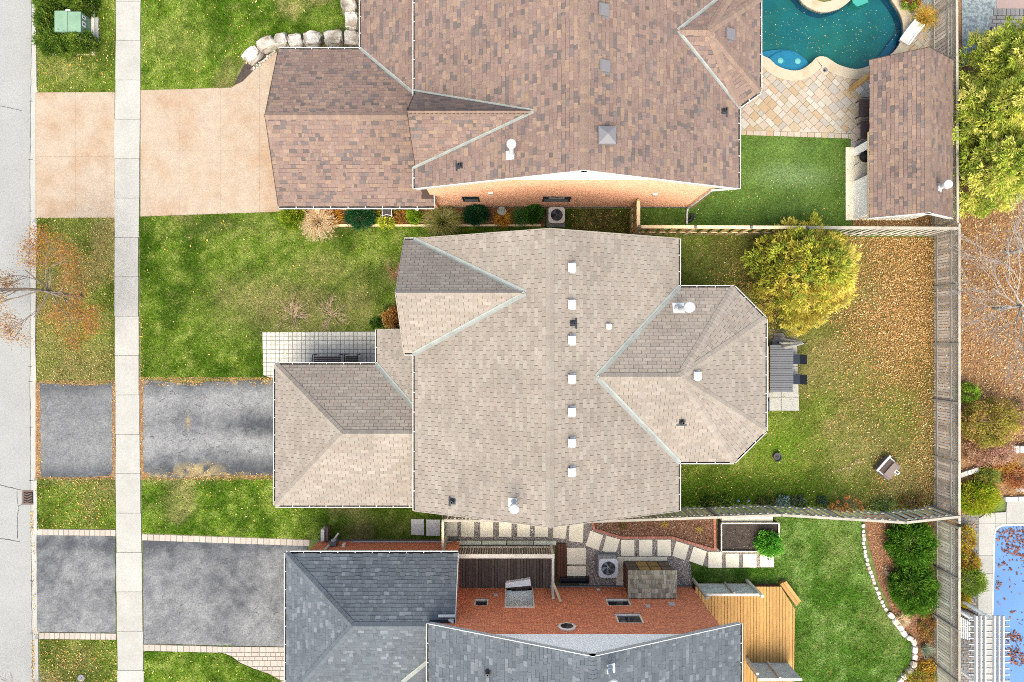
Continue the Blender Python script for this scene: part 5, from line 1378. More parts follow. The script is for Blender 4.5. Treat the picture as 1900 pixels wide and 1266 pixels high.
# ---------------------------------------------------------------- lean-to store
x0, x1, yf, yk, zf = X(1156, 0), X(1238, 0), Y(1041, 0), syw + .1, 1.5
ss = thing('garden_store', 'small cedar-shingled garden store against the red brick wall', 'store', ((x0 + x1) / 2, (yf + yk) / 2, 0))
MB().box(x0, x1, yk, yf - .03, 0, zf - .03).build('body', 'wood_brown', ss)
shc = [C(h, 1.7) for h in ('#b9ad95', '#a99d84', '#c9bfa8', '#9c937d', '#b0a68a', '#c2b59b')]
r = random.Random(8)
ro = MB().box(x0 - .04, x1 + .04, yk - .05, yf + .06, zf - .02, zf + .01).build('roof', 'wood_brown', ss)
row = 0; y = yf + .1
while y > yk:
    x = x0 - .05
    while x < x1 + .03:
        w = min(r.choice((.1, .13, .17)), x1 + .06 - x); mb = MB(); kk = r.uniform(.75, 1.15); mb.col = tuple(v * kk for v in r.choice(shc)); zz = zf + .012
        mb._add([(x + .004, y, zz), (x + w - .004, y, zz), (x + w - .004, y - .22, zz), (x + .004, y - .22, zz), (x + .004, y, zz + .035), (x + w - .004, y, zz + .035), (x + w - .004, y - .22, zz + .008), (x + .004, y - .22, zz + .008)], [[7, 6, 5, 4], [0, 1, 5, 4], [1, 2, 6, 5], [3, 0, 4, 7]])
        mb.build('shingle', 'wood_shake', ro, col=True); x += w
    y -= .19
for k in range(4):
    xa_, xb_ = x0 + .02 + k * (x1 - x0) / 4, x0 - .02 + (k + 1) * (x1 - x0) / 4
    MB().box(xa_, xb_, yf - .02, yf + .015, .08, zf - .12).build('door' if k in (1, 2) else 'side_panel', 'wood_new' if k in (1, 2) else 'wood_dark', ss)
for z in (.1, .75, zf - .14): MB().box(x0, x1, yf + .016, yf + .03, z, z + .05).build('rail', 'wood_dark', ss)

# ---------------------------------------------------------------- planter box and black trough
pl = thing('planter_box', 'raised planter box with pale rim and dark soil at the end of the mulch bed', 'planter', W(1390, 995))
px0_, px1_, py0_, py1_ = X(1338, .5), X(1446, .5), Y(1024, .5), Y(971, .5)
for a in ((px0_, px0_ + .05, py0_, py1_), (px1_ - .05, px1_, py0_, py1_), (px0_ + .05, px1_ - .05, py0_, py0_ + .05), (px0_ + .05, px1_ - .05, py1_ - .05, py1_)): MB().box(*a, 0, .48).build('side', 'dark_brown', pl)
for a in ((px0_ - .01, px0_ + .04, py0_, py1_), (px1_ - .04, px1_ + .01, py0_, py1_), (px0_, px1_, py0_ - .02, py0_ + .03), (px0_, px1_, py1_ - .03, py1_ + .02)): MB().box(*a, .482, .51).build('rim', 'wood_pale', pl)
MB().box(px0_ + .04, px1_ - .04, py0_ + .04, py1_ - .04, .1, .40).build('soil', 'soil', pl)
MB().box(px0_ + .1, px1_ - .2, py1_ + .02, py1_ + .22, 0, .3).build('back_board', 'slab', pl)
tr = thing('trough', 'long black plastic trough on the ground beside the red brick wall', 'trough', W(1066, 1078))
tx0, tx1, ty0, ty1 = X(1039, .25), X(1093, .25), Y(1083, .25), Y(1072, .25)
MB().hull([(tx0, ty0), (tx1, ty0), (tx1, ty1), (tx0, ty1)], .02, .05).build('bottom', 'black_plastic', tr)
for a in ((tx0, tx1, ty0, ty0 + .03), (tx0, tx1, ty1 - .03, ty1), (tx0, tx0 + .03, ty0 + .03, ty1 - .03), (tx1 - .03, tx1, ty0 + .03, ty1 - .03)): MB().box(*a, .05, .28).build('side', 'black_plastic', tr)
ds_ = thing('doorstep', 'white angled doorstep panel outside the back door on the dark deck', 'step', W(962, 1082, .22))
mb = MB(); mb.hull([tuple(W(*p, .5))[:2] for p in ((938, 1082), (984, 1075), (985, 1087), (938, 1091))], .24, .5); mb.build('tread', 'white_siding', ds_)
mt_ = thing('door_mat', 'brown mat lying at the threshold of the back door', 'mat', W(963, 1092, .22))
MB().hull([tuple(W(*p, .13))[:2] for p in ((948, 1090), (980, 1090), (979, 1096), (949, 1097))], .123, .14).build('mat', 'dark_brown', mt_)

# ---------------------------------------------------------------- furniture behind the tan house
tbx0, tbx1, tby0, tby1, tz = X(1429, .74), X(1472, .74), Y(728, .74), Y(640, .74), .74
tt = thing('patio_table', 'grey slatted patio table beside the back wing of the tan house', 'table', ((tbx0 + tbx1) / 2, (tby0 + tby1) / 2, .05))
k = 20; st_ = (tby1 - tby0) / k
for i in range(k): MB().box(tbx0, tbx1, tby0 + i * st_ + .009, tby0 + (i + 1) * st_ - .009, tz - .02, tz + random.uniform(-.001, .001)).build('slat', 'table_grey', tt)
MB().box(tbx0 + .03, tbx1 - .03, tby0 + .03, tby1 - .03, tz - .08, tz - .03).build('apron', 'dark_metal', tt)
for a in (tbx0 + .06, tbx1 - .06):
    for b in (tby0 + .08, tby1 - .08): MB().box(a - .03, a + .03, b - .03, b + .03, .045, tz - .08).build('leg', 'dark_metal', tt)
pbn = thing('patio_bench', 'tan cushioned bench between the tan house wing and the grey table', 'bench', W(1424, 684, .05))
bx0, bx1, by0, by1 = X(1414, .45), X(1428, .45), Y(727, .45), Y(642, .45)
MB().box(bx0, bx1 - .03, by0, by1, .4, .46).build('seat', 'wood_rail', pbn); MB().box(bx1 - .028, bx1, by0 - .03, by1 + .03, .38, .5).build('frame', 'black_plastic', pbn)
for b in (by0 + .1, by1 - .1):
    for a in (bx0 + .05, bx1 - .05): MB().box(a - .02, a + .02, b - .02, b + .02, .045, .38).build('leg', 'black_plastic', pbn)
chair('dark blue sling chair at the grey table, nearer the white umbrella', X(1478, .45), Y(667, .45), math.pi, 'sling', .45, .4, .42, .42)
chair('dark blue sling chair at the grey table, farther from the white umbrella', X(1478, .45), Y(704, .45), math.pi, 'sling', .45, .4, .42, .42)
um = thing('patio_umbrella', 'closed white patio umbrella standing between the table and the yellow cedar', 'umbrella', (X(1457, .9), Y(636, .9), .05))
ux, uy = X(1457, .9), Y(636, .9)
MB().tube([(ux, uy, .05), (ux, uy, 2.75)], .022, 8).build('pole', 'dark_metal', um); MB().lathe((ux, uy, .05), [(.26, 0), (.26, .05), (.05, .09)], 20).build('base', 'vent_grey', um)
mb = MB(); n = 16; rings = []
for z, rr in ((.85, .2), (1.2, .2), (1.7, .15), (2.2, .1), (2.6, .06), (2.72, .03)):
    rings.append([(ux + rr * (1 + .28 * (-1) ** i) * math.cos(2 * math.pi * i / n), uy + rr * (1 + .28 * (-1) ** i) * math.sin(2 * math.pi * i / n), z) for i in range(n)])
b0 = 0
for q in rings: mb.v += q; mb.c += [(1, 1, 1)] * n
for i in range(len(rings) - 1):
    for j in range(n): mb.f.append([i * n + j, i * n + (j + 1) % n, (i + 1) * n + (j + 1) % n, (i + 1) * n + j]); mb.mi.append(0)
mb.build('canopy', 'fabric_white', um); MB().tube([(ux, uy, 2.72), (ux, uy, 2.85), (ux + .05, uy + .06, 2.95)], .015, 6).build('finial', 'black_plastic', um)
gr = thing('covered_grill', 'dark covered grill tucked under the back eave of the tan house', 'grill', W(1420, 752, .05))
gc = W(1419, 752, .9); mb = MB(); mb.hull([(gc.x - .3, gc.y - .32), (gc.x + .26, gc.y - .32), (gc.x + .26, gc.y + .32), (gc.x - .3, gc.y + .32)], .06, .8, .06); mb.hull([(gc.x - .27, gc.y - .28), (gc.x + .23, gc.y - .28), (gc.x + .23, gc.y + .28), (gc.x - .27, gc.y + .28)], .8, 1.02, .4); mb.build('cover', 'dark_metal', gr)
# open chest on the lawn
oc = thing('storage_chest', 'tilted taupe storage chest with white rim on the lawn by the back fence', 'chest', W(1650, 870))
a = W(1650, 870, .4); ang = math.radians(-42); U = Vector((math.cos(ang), math.sin(ang), 0)); V = Vector((-U.y, U.x, 0))
MB().obox((a.x, a.y, .2), U * .33, V * .4, (0, 0, .2)).build('body', 'taupe', oc)
MB().obox(Vector((a.x, a.y, .41)) - U * .2, U * .1, V * .35, (0, 0, .012)).build('dark_recess_panel', 'dark_brown', oc)  # solid slab, coloured dark to stand for the shade of an open recess
mb = MB(); c = Vector((a.x, a.y, .4)) + U * .13
mb._add([c - U * .2 - V * .33, c + U * .2 - V * .33, c + U * .2 + V * .33, c - U * .2 + V * .33, c - U * .2 - V * .33 + Z * .1, c - U * .2 + V * .33 + Z * .1, c + U * .2 - V * .33 + Z * .02, c + U * .2 + V * .33 + Z * .02], [[4, 6, 7, 5], [0, 4, 5, 3], [1, 2, 7, 6], [0, 1, 6, 4], [3, 5, 7, 2]]); mb.build('lid', 'taupe', oc)
mb = MB(); mb.obox(Vector((a.x, a.y, .43)) - U * .36, U * .04, V * .44, (0, 0, .03)); mb.build('rim', 'vent_white', oc)
for s in (-1, 1): MB().obox(Vector((a.x, a.y, .41)) - U * .2 + V * .38 * s, U * .14, V * .02, (0, 0, .02)).build('rim', 'vent_white', oc)
w_ = c + U * .2 + V * .1 + Z * .05; MB().obox(w_, U * .1, V * .07, (0, 0, .012)).build('hatch', 'white_siding', oc); MB().obox(w_ + Z * .013, U * .075, V * .045, (0, 0, .004)).build('hatch_opening', 'dark_brown', oc)

# porch seats
def bench(label, px0, px1, py, zs=.43):
    x0, x1, y = X(px0, zs), X(px1, zs), Y(py, zs); t = thing('garden_bench', label, 'bench', ((x0 + x1) / 2, y, .02))
    for k in range(4): MB().box(x0, x1, y - .12 + k * .09 - .1, y - .12 + k * .09 - .03, zs - .025, zs).build('seat_slat', 'dark_brown', t)
    for k in range(3): MB().box(x0, x1, y - .30 - .02 * k, y - .27 - .02 * k, zs + .1 + k * .12, zs + .19 + k * .12).build('back_slat', 'dark_brown', t)
    for x in (x0, x1):
        MB().tube([(x, y + .2, .0), (x, y + .2, zs + .18), (x, y - .05, zs + .22), (x, y - .28, zs + .2)], .02, 6).build('armrest', 'black_plastic', t)
        for yy in (y + .2, y - .28): MB().box(x - .02, x + .02, yy - .02, yy + .02, .02, zs).build('leg', 'black_plastic', t)
bench('long dark slatted bench on the front walk under the garage eave', 582, 631, 667)
bench('short dark slatted seat on the front walk beside the longer bench', 641, 664, 666)
# transformer
tx = thing('transformer_box', 'pale green utility transformer box among dark hedges by the road', 'transformer', W(133, 39))
ax0, ax1, ay0, ay1, az = X(102, .85), X(149, .85), Y(58, .85), Y(21, .85), .85
MB().box(ax0, ax1, ay0 + .0, ay1, .08, az - .03).build('body', 'green_paint', tx)
xm = (ax0 + ax1) / 2 - .02
MB().box(ax0 - .02, xm - .006, ay0 - .02, ay1 + .02, az - .028, az).build('lid', 'green_paint', tx); MB().box(xm + .006, ax1 + .012, ay0 - .02, ay1 - .02, az - .028, az - .006).build('lid', 'green_paint', tx)
MB().box(xm - .01, xm + .01, ay0 - .025, ay1 + .02, az, az + .01).build('seam', 'vent_grey', tx); MB().box(xm - .08, xm + .1, ay1 + .02, ay1 + .09, az - .1, az - .01).build('hasp', 'white_metal', tx)
for y_, s in ((ay1 - .16, .07), (ay1 - .45, .11)):
    MB().box(ax1 + .001, ax1 + .004, y_ - s, y_ + s, .5, .72).build('sticker', 'sticker', tx); MB().box(ax1 + .004, ax1 + .006, y_ - s * .5, y_ + s * .5, .56, .66).build('symbol', 'dark_metal', tx)
MB().box(ax0 - .1, ax1 + .3, ay0 - .1, ay1 + .1, 0, .08).build('pad', 'concrete', tx)
hb = thing('hedge_edging', 'pale timber edging along two sides of the hedge round the green box', 'edging', W(174, 90))
MB().hull(gpoly([(172, 36), (177.5, 36), (177, 100), (172, 100)]), 0, .12).build('board', 'wood_pale', hb); MB().hull(gpoly([(171, 9), (176, 9), (176.5, 35), (171.5, 35)]), 0, .1).build('board', 'wood_pale', hb); MB().hull(gpoly([(98, 99), (177, 98.5), (177, 103), (98, 103)]), 0, .1).build('board', 'wood_rail', hb)
# catch basin
gb_ = thing('drain_grate', 'rusty iron storm drain grate in the gutter of the road', 'grate', W(50, 924, -.12))
MB().hull(gpoly([(37.5, 911), (62, 911), (62, 938), (37.5, 938)]), -.3, -.124).build('frame', 'iron', gb_)
MB().hull(gpoly([(40.5, 914), (60, 914), (60, 935), (40.5, 935)]), -.2, -.12).build('pit', 'hole', gb_)
for k in range(7):
    for s in (0, 1):
        y0 = 914.5 + k * 3; p, q = ((41, y0 + 2.5), (50, y0)) if s == 0 else ((50.4, y0), (59.6, y0 + 2.5)); MB().bar(W(*p, -.114), W(*q, -.114), .028, .02).build('bar', 'iron', gb_)
# valve lid on the boulevard, yard lamps, ornament and garden chair
vl = thing('valve_cover', 'grey oval utility cover in the bottom boulevard grass', 'cover', W(151, 1258)); MB().lathe(W(151, 1258, .01), [(.16, 0), (.16, .03), (.13, .04)], 18).build('lid', 'vent_grey', vl); MB().lathe(W(151, 1258, .05), [(.03, 0), (.03, .015)], 8).build('bolt', 'dark_metal', vl)
gc_ = thing('garden_chair', 'small white metal-framed garden chair in the shrub bed', 'chair', W(718, 398)); c = W(718, 396, .4)
MB().obox((c.x, c.y + .05, .4), (.2, .05, 0), (-.05, .2, 0), (0, 0, .012)).build('seat', 'dark_metal', gc_)
for s in (-1, 1): MB().tube([(c.x + .2 * s, c.y + .25, .42), (c.x + .2 * s, c.y - .15, .42), (c.x + .26 * s, c.y - .3, 0)], .014, 6).build('side_frame', 'white_metal', gc_); MB().tube([(c.x + .2 * s, c.y + .25, .42), (c.x + .22 * s, c.y + .3, 0)], .014, 6).build('leg', 'white_metal', gc_)
MB().tube([(c.x - .24, c.y - .12, .43), (c.x, c.y - .06, .46), (c.x + .24, c.y - .12, .43)], .016, 6).build('backrest', 'white_metal', gc_)
orn = thing('bird_bath', 'small grey bird bath ornament behind the orange grasses', 'bird bath', W(931, 395)); c = W(931, 392, .5)
MB().lathe((c.x, c.y, 0), [(.15, 0), (.13, .05), (.05, .1), (.05, .45), (.17, .52), (.19, .56), (.15, .55)], 16).build('pedestal', 'flashing', orn)
for k in range(3): MB().tube([(c.x - .12 + .12 * k, c.y, .55), (c.x - .14 + .13 * k, c.y + .08, .78)], .015, 5).build('spout', 'flashing', orn)
for i, (lx, ly, lab) in enumerate(((588, 389, 'white bed lamp behind the beige plume grass'), (774, 388, 'white bed lamp above the chartreuse dwarf shrub'))):
    t = thing('garden_lamp', lab, 'lamp', W(lx, ly + 3)); c = W(lx, ly, .6); MB().tube([(c.x, c.y, 0), (c.x, c.y, .5)], .02, 6).build('stem', 'white_metal', t); MB().lathe((c.x, c.y, .5), [(.05, 0), (.09, .06), (.09, .14), (.03, .18)], 14).build('head', 'white_metal', t)
for i, (lx, ly, lab) in enumerate(((1369, 929, 'small blue-grey solar globe, left of the pair by the long fence'), (1388, 929, 'small blue-grey solar globe, right of the pair by the long fence'), (1460, 922, 'tiny white-blue solar globe alone in the flower border'))):
    t = thing('solar_globe', lab, 'garden light', W(lx, ly), 'solar globes in the flower border'); c = W(lx, ly, .2); MB().tube([(c.x, c.y, 0), (c.x, c.y, .18)], .008, 5).build('stake', 'dark_metal', t); MB().lathe((c.x, c.y, .18), [(.02, 0), (.06, .03), (.07, .07), (.05, .11), (.01, .13)], 12).build('globe', 'lamp_blue', t)
sg = thing('post_stub', 'stub of a weathered wooden post beside the slate-roofed garage', 'post', W(606, 985)); MB().hull(gpoly([(601, 977), (607, 977), (607, 998), (601, 999)]), 0, .5).build('plank', 'wood_grey', sg); MB().hull(gpoly([(608, 974), (613, 975), (613, 999), (608, 999)]), 0, .4).build('plank', 'wood_dark', sg)
dsp = thing('drain_elbow', 'black flexible drain elbow on the turf under the white downspout', 'drain pipe', W(1284, 404))
MB().tube([W(1284, 401, .12), W(1284, 405, .12), W(1282, 408, .08), W(1276, 410, .06)], [.09, .1, .1, .08], 12).build('elbow', 'black_plastic', dsp); MB().tube([W(1284, 398, .12), W(1284, 401.5, .12)], .11, 12).build('collar', 'black_plastic', dsp)
pt = thing('plant_pot', 'dark round pot of withered stems on the lawn behind the tan house', 'pot', W(1442, 849)); c = W(1442, 848, .2)
MB().lathe((c.x, c.y, 0), [(.12, 0), (.17, .24), (.19, .25), (.16, .23), (.15, .18)], 18).build('pot', 'dark_metal', pt); MB().lathe((c.x, c.y, .17), [(.15, 0), (.02, .02)], 16).build('soil', 'soil', pt)

# ---------------------------------------------------------------- stones
def rock(name, parent, px, py, sx, sy, h, cols, seed, rot=0.0, z=0.0, m='stone', sub=2, sq=.55):
    """quarried-looking stone: squarish, flat on top, chipped"""
    r = random.Random(seed); bm = bmesh.new(); bmesh.ops.create_icosphere(bm, subdivisions=sub, radius=1.0)
    c = W(px, py, z); ph = [r.uniform(0, 6) for _ in range(6)]
    pos = np.array([tuple(v.co) for v in bm.verts])
    nz1 = vnoise(pos[:, 0] * 1.3 + pos[:, 2] + seed * 1.7, pos[:, 1] * 1.3 + seed, .5, seed % 17) - .5; nz2 = vnoise(pos[:, 0] * 2.7 + seed, pos[:, 1] * 2.7 + pos[:, 2] * 2, .4, seed % 13) - .5
    for i, v in enumerate(bm.verts):
        k = 1 + .34 * nz1[i] + .2 * nz2[i]
        x, y, zz = v.co
        x = math.copysign(abs(x) ** sq, x) * k; y = math.copysign(abs(y) ** sq, y) * k; zz = min(.75, math.copysign(abs(zz) ** .7, zz)) * (1 + .25 * nz2[i])
        x *= sx; y *= sy
        v.co = (c.x + x * math.cos(rot) - y * math.sin(rot), c.y + x * math.sin(rot) + y * math.cos(rot), z + h * .4 + zz * h * .7)
    me = bpy.data.meshes.new(name); bm.to_mesh(me); bm.free()
    base = np.array(r.choice(cols)) * r.uniform(.85, 1.08)
    co = np.array([v.co for v in me.vertices]); nz = fbm(co[:, 0] * 1.0 + seed, co[:, 1] + co[:, 2], .22, seed % 11)
    t = sm_(nz, .52, .66)[:, None]; col = base * (1 - t) + base * np.array([.52, .46, .4]) * t
    add_col(me, col)
    return place(name, me, m, parent, smooth=False)
rw = thing('boulder_wall', 'row of pale limestone boulders edging the top front lawn', 'stone wall', W(560, 90))
lime = [C('#e4ddd4', 2.4), C('#d9d2c8', 2.4), C('#e0d6ca', 2.4)]
for i, (px, py, sx, sy, h, ro) in enumerate(((472, 107, .4, .27, .5, .8), (499, 87, .4, .27, .5, .42), (526, 80, .3, .28, .5, .1), (553, 81, .33, .27, .5, .05), (584, 78, .38, .29, .55, 0), (622, 77, .42, .32, .55, .1), (657, 77, .33, .34, .55, 1.5), (656, 45, .36, .3, .55, 1.5), (651, 12, .34, .46, .6, .1), (652, -26, .3, .4, .6, 0))):
    rock('boulder', rw, px, py, sx, sy, h, lime, 40 + i, ro, sub=3)
mb = MB(); kb_ = thing('cobble_strip', 'strip of small pale cobbles between the boulders and the peach driveway', 'edging', W(490, 118))
for i in range(34):
    t = i / 33; px = 469 + t * 42 + random.uniform(-2, 2); py = 130 - t * 34 + random.uniform(-2, 2); rock('cobble', kb_, px, py, .045, .04, .07, lime, 300 + i, random.random())
sb = thing('stone_border', 'curving row of white stones between the bottom right lawn and shrub bed', 'stone border', W(1660, 1160))
line = smooth_loop([(1601, 968), (1601, 1000), (1607, 1038), (1618, 1075), (1630, 1105), (1642, 1130), (1660, 1152), (1678, 1178), (1693, 1188), (1694, 1215), (1690, 1238), (1668, 1262), (1662, 1280)], 10, False)
acc = 0; last = line[0]; i = 0
for a, b in zip(line[:-1], line[1:]):
    acc += math.dist(a, b)
    big = b[1] > 1130
    if acc > (12 if big else 6.8):
        acc = 0; i += 1; s = random.uniform(.13, .17) if big else random.uniform(.08, .1)
        rock('stone', sb, b[0] + random.uniform(-1, 1), b[1], s, s * .8, s * 1.3, [C('#f0e2da', 2), C('#ead9d0', 2), C('#f2e8e2', 2)], 500 + i, math.atan2(-(b[1] - a[1]), b[0] - a[0]))
for k, (px, py, s, lab) in enumerate(((98, 17, .2, 'pinkish rock in the hedge beside the green transformer box'), (1893, 903, .3, 'pale flat rock beside the covered pool deck'), (1719, 1222, .13, 'pale round stone in the shrub bed near the white border'))):
    o = rock('rock', None, px, py, s, s * .7, s * .9, [C('#d8c6bf')], 800 + k); tag(o, lab, 'rock')

# ---------------------------------------------------------------- foliage
def unit(a): return a / np.maximum(np.linalg.norm(a, axis=1, keepdims=True), 1e-6)
def leaves_mesh(name, P, D, L, Wd, cols, flat=None, cross=0.0):
    """one diamond leaf per row: base P, direction D, length L, half width Wd"""
    n = len(P); D = unit(D)
    rv = rng.normal(size=(n, 3)) if flat is None else np.tile(np.array([[0, 0, 1.0]]), (n, 1)) + rng.normal(size=(n, 3)) * flat
    S = unit(np.cross(D, rv)) * np.asarray(Wd).reshape(-1, 1)
    Lc = np.asarray(L).reshape(-1, 1)
    mid = P + D * Lc * .45
    V = np.stack([P, mid + S, P + D * Lc, mid - S], axis=1).reshape(-1, 3)
    Fq = np.arange(4 * n).reshape(n, 4)
    return np_mesh(name, V, Fq, np.repeat(cols, 4, axis=0))
def pick(pal, n, jit=.12):
    pal = np.array(pal); c = pal[rng.integers(0, len(pal), n)] * (1 + rng.uniform(-jit, jit, (n, 1))); return c
def blob(n, c, r, top=-0.15, lump=.16, seed=0, inner=.72):
    """points and outward directions over a lumpy ellipsoid (part above z=top)"""
    D = unit(rng.normal(size=(int(n * 2.2) + 10, 3))); D = D[D[:, 2] > top][:n]
    th = np.arctan2(D[:, 1], D[:, 0]); ph = np.arcsin(D[:, 2])
    k = 1 + lump * (2 * vnoise(np.cos(th) * 2 + seed * 3.1, np.sin(th) * 2 + ph * 2.2, .55, seed) - 1) + lump * .7 * (2 * vnoise(np.cos(th) * 3 + 9, np.sin(th) * 3 + ph * 3 + seed, .3, seed + 5) - 1)
    rad = k * (inner + (1 - inner) * rng.random(len(D)) ** .6)
    P = np.array(c) + D * np.array(r) * rad[:, None]
    return P, D
def sprays(P, D, per, L, Wd, spread, pal, up=.25, jitter=.08, pal_jit=.12, clump_cols=None):
    n = len(P); cc = pick(pal, n, pal_jit) if clump_cols is None else clump_cols
    PP = np.repeat(P, per, axis=0) + rng.normal(size=(n * per, 3)) * jitter
    DD = np.repeat(D, per, axis=0) + rng.normal(size=(n * per, 3)) * spread + np.array([0, 0, up])
    LL = L * rng.uniform(.6, 1.25, n * per); WW = Wd * rng.uniform(.7, 1.3, n * per)
    cols = np.repeat(cc, per, axis=0) * (1 + rng.uniform(-.18, .18, (n * per, 1)))
    return PP, DD, LL, WW, cols
def shrub(name, label, cat, px, py, rx, ry, h, pal, n=120, per=40, L=.1, Wd=.018, spread=.6, lump=.16, group=None, up=.3, part='foliage', z0=0.0, dz=None, stems=4, seed=None, stem_mat='bark'):
    """shrub centred at a pixel measured at half its height"""
    c = W(px, py, h * .5); seed = int(px * 7 + py) % 97 if seed is None else seed
    t = thing(name, label, cat, (c.x, c.y, z0), group)
    P, D = blob(n, (c.x, c.y, z0 + h * .45), (rx * .9, ry * .9, h * .55), -.55, lump, seed)
    P[:, 2] = np.maximum(P[:, 2], z0 + .03)
    P2, D2, LL, WW, cols = sprays(P, D, per, L, Wd, spread, pal, up, jitter=min(.09, rx * .14))
    place(part, leaves_mesh(part, P2, D2, LL, WW, cols), 'leaf', t)
    mb = MB()
    for i in range(stems):
        a = i * 2.4 + seed; mb.tube([(c.x + .03 * math.cos(a), c.y + .03 * math.sin(a), z0), (c.x + rx * .25 * math.cos(a), c.y + ry * .25 * math.sin(a), z0 + h * .4), (c.x + rx * .5 * math.cos(a), c.y + ry * .5 * math.sin(a), z0 + h * .75)], [.03, .02, .008], 5)
    mb.build('stem', stem_mat, t)
    return t
def branches(mb, p, d, L, r, depth, spread=.55, gravity=0.0, shrink=.68, nb=(2, 3), rnd=None, tips=None, twig=.006):
    rnd = rnd or random; p = Vector(p); d = Vector(d).normalized(); path = [p.copy()]; k = 4; q = p.copy(); dd = d.copy()
    for i in range(k):
        dd = (dd + Vector((rnd.uniform(-.16, .16), rnd.uniform(-.16, .16), rnd.uniform(-.1, .1) + gravity))).normalized(); q = q + dd * (L / k); path.append(q.copy())
    mb.tube(path, [r * (1 - .45 * i / k) for i in range(k + 1)], 6 if r > .03 else 4, False)
    if tips is not None and depth <= 1: tips += [tuple(x) for x in path[1:]]
    if depth <= 0: return
    for i in range(rnd.randint(*nb)):
        at = path[rnd.randint(2, k)]; nd = (dd + Vector((rnd.uniform(-1, 1), rnd.uniform(-1, 1), rnd.uniform(-.45, .55))) * spread).normalized()
        branches(mb, at, nd, L * shrink * rnd.uniform(.8, 1.2), max(twig, r * .55), depth - 1, spread, gravity, shrink, nb, rnd, tips, twig)

YG = [C(h, .98) for h in ('#aea942', '#9ea03d', '#b9ae4a', '#8b9439', '#c2b355', '#7a8633', '#949a3b')]
YG2 = [C(h, 1.02) for h in ('#c4b552', '#bdaa4b', '#cbbd60', '#b2a846', '#b9a24e')]
GR = [C(h, 1.75) for h in ('#5f7f22', '#4f7020', '#6f8f2a', '#3f5f1c', '#7c9a34')]
DG = [C(h, 1.75) for h in ('#2f6a3c', '#275a35', '#3c7a45', '#225030', '#4a8650')]
def cedar(label, px, py, R, h, pal, n, per, name='cedar_tree', pal_side=None, side=None, seed=1, group=None, zc=None, L=.16, Wd=.024):
    c = W(px, py, h * .45); t = thing(name, label, 'tree', (c.x, c.y, 0), group)
    MB().tube([(c.x, c.y, 0), (c.x + .05, c.y, h * .4), (c.x, c.y + .04, h * .8)], [.13, .09, .03], 8).build('trunk', 'bark', t)
    parts = []; nb = n // 7
    for zf_, rf, share in ((.28, 1.0, .40), (.52, .84, .34), (.76, .56, .18), (.92, .28, .08)):
        k = max(6, int(nb * share)); P, D = blob(k, (c.x, c.y, h * zf_), (R * rf, R * rf, h * .2), -.2, .24, seed + int(zf_ * 10), .6); parts.append((P, D))
    P = np.concatenate([p for p, _ in parts]); D = np.concatenate([d for _, d in parts]); D[:, 2] = np.abs(D[:, 2]) * .6 + .15; D = unit(D)
    cols = pick(pal, len(P), .3)
    if pal_side is not None:
        w = ((P[:, 0] - c.x) * side[0] + (P[:, 1] - c.y) * side[1]) / R + rng.uniform(-.6, .6, len(P)); m_ = w > .1; cols[m_] = pick(pal_side, int(m_.sum()), .2)
    # each bough is a drooping fan of sprays
    m2 = 9; off = rng.normal(size=(len(P) * m2, 3)) * .19; Db = np.repeat(D, m2, axis=0)
    off -= Db * (np.sum(off * Db, axis=1, keepdims=True)) * .7; off -= Db * (np.sum(off * off, axis=1, keepdims=True) * 1.6)
    P = np.repeat(P, m2, axis=0) + off; D = unit(Db + off * 2.2); cols = np.repeat(cols, m2, axis=0) * (1 + rng.uniform(-.16, .16, (len(P), 1)))
    P2, D2, LL, WW, cc = sprays(P, D, per, L, Wd, .5, pal, .12, .05, .1, cols)
    place('crown', leaves_mesh('crown', P2, D2, LL, WW, cc), 'leaf', t)
    mb = MB(); r = random.Random(seed)
    for i in range(26):
        a = r.uniform(0, 6.28); z = r.uniform(.15, .8) * h; rr = R * (1.05 - z / h) * .85
        mb.tube([(c.x, c.y, z * .9), (c.x + rr * .5 * math.cos(a), c.y + rr * .5 * math.sin(a), z + .05), (c.x + rr * math.cos(a), c.y + rr * math.sin(a), z + .2)], [.035, .02, .006], 5, False)
    mb.build('branch', 'grey_bark', t)
    return t
cedar('yellow-green cedar tree on the leafy lawn beside the octagonal roof wing', 1494, 506, 2.2, 4.4, YG, 2100, 18, pal_side=YG2, side=(.7, -.7), seed=3)
EV = [C(h, .8) for h in ('#abad4c', '#9aa344', '#b9b55c', '#879339', '#758235', '#c0ba66', '#909a40')]
cedar('yellow-green evergreen next to the blue-grey stone patio, topmost of the right edge', 1868, 120, 1.75, 4.6, EV, 1400, 18, 'evergreen_tree', seed=11)
cedar('yellow-green evergreen behind the cabana, middle of the three at the right edge', 1835, 215, 1.7, 4.3, EV, 1400, 18, 'evergreen_tree', seed=13)
cedar('dense green evergreen behind the cabana end, lowest of the three at the right edge', 1845, 318, 1.75, 4.3, EV[1:6] + EV[2:4], 1400, 18, 'evergreen_tree', seed=17)
cedar('yellow-green evergreen cut off by the right edge beside the other evergreens', 1925, 215, 1.6, 5.0, EV, 1000, 18, 'evergreen_tree', seed=19)

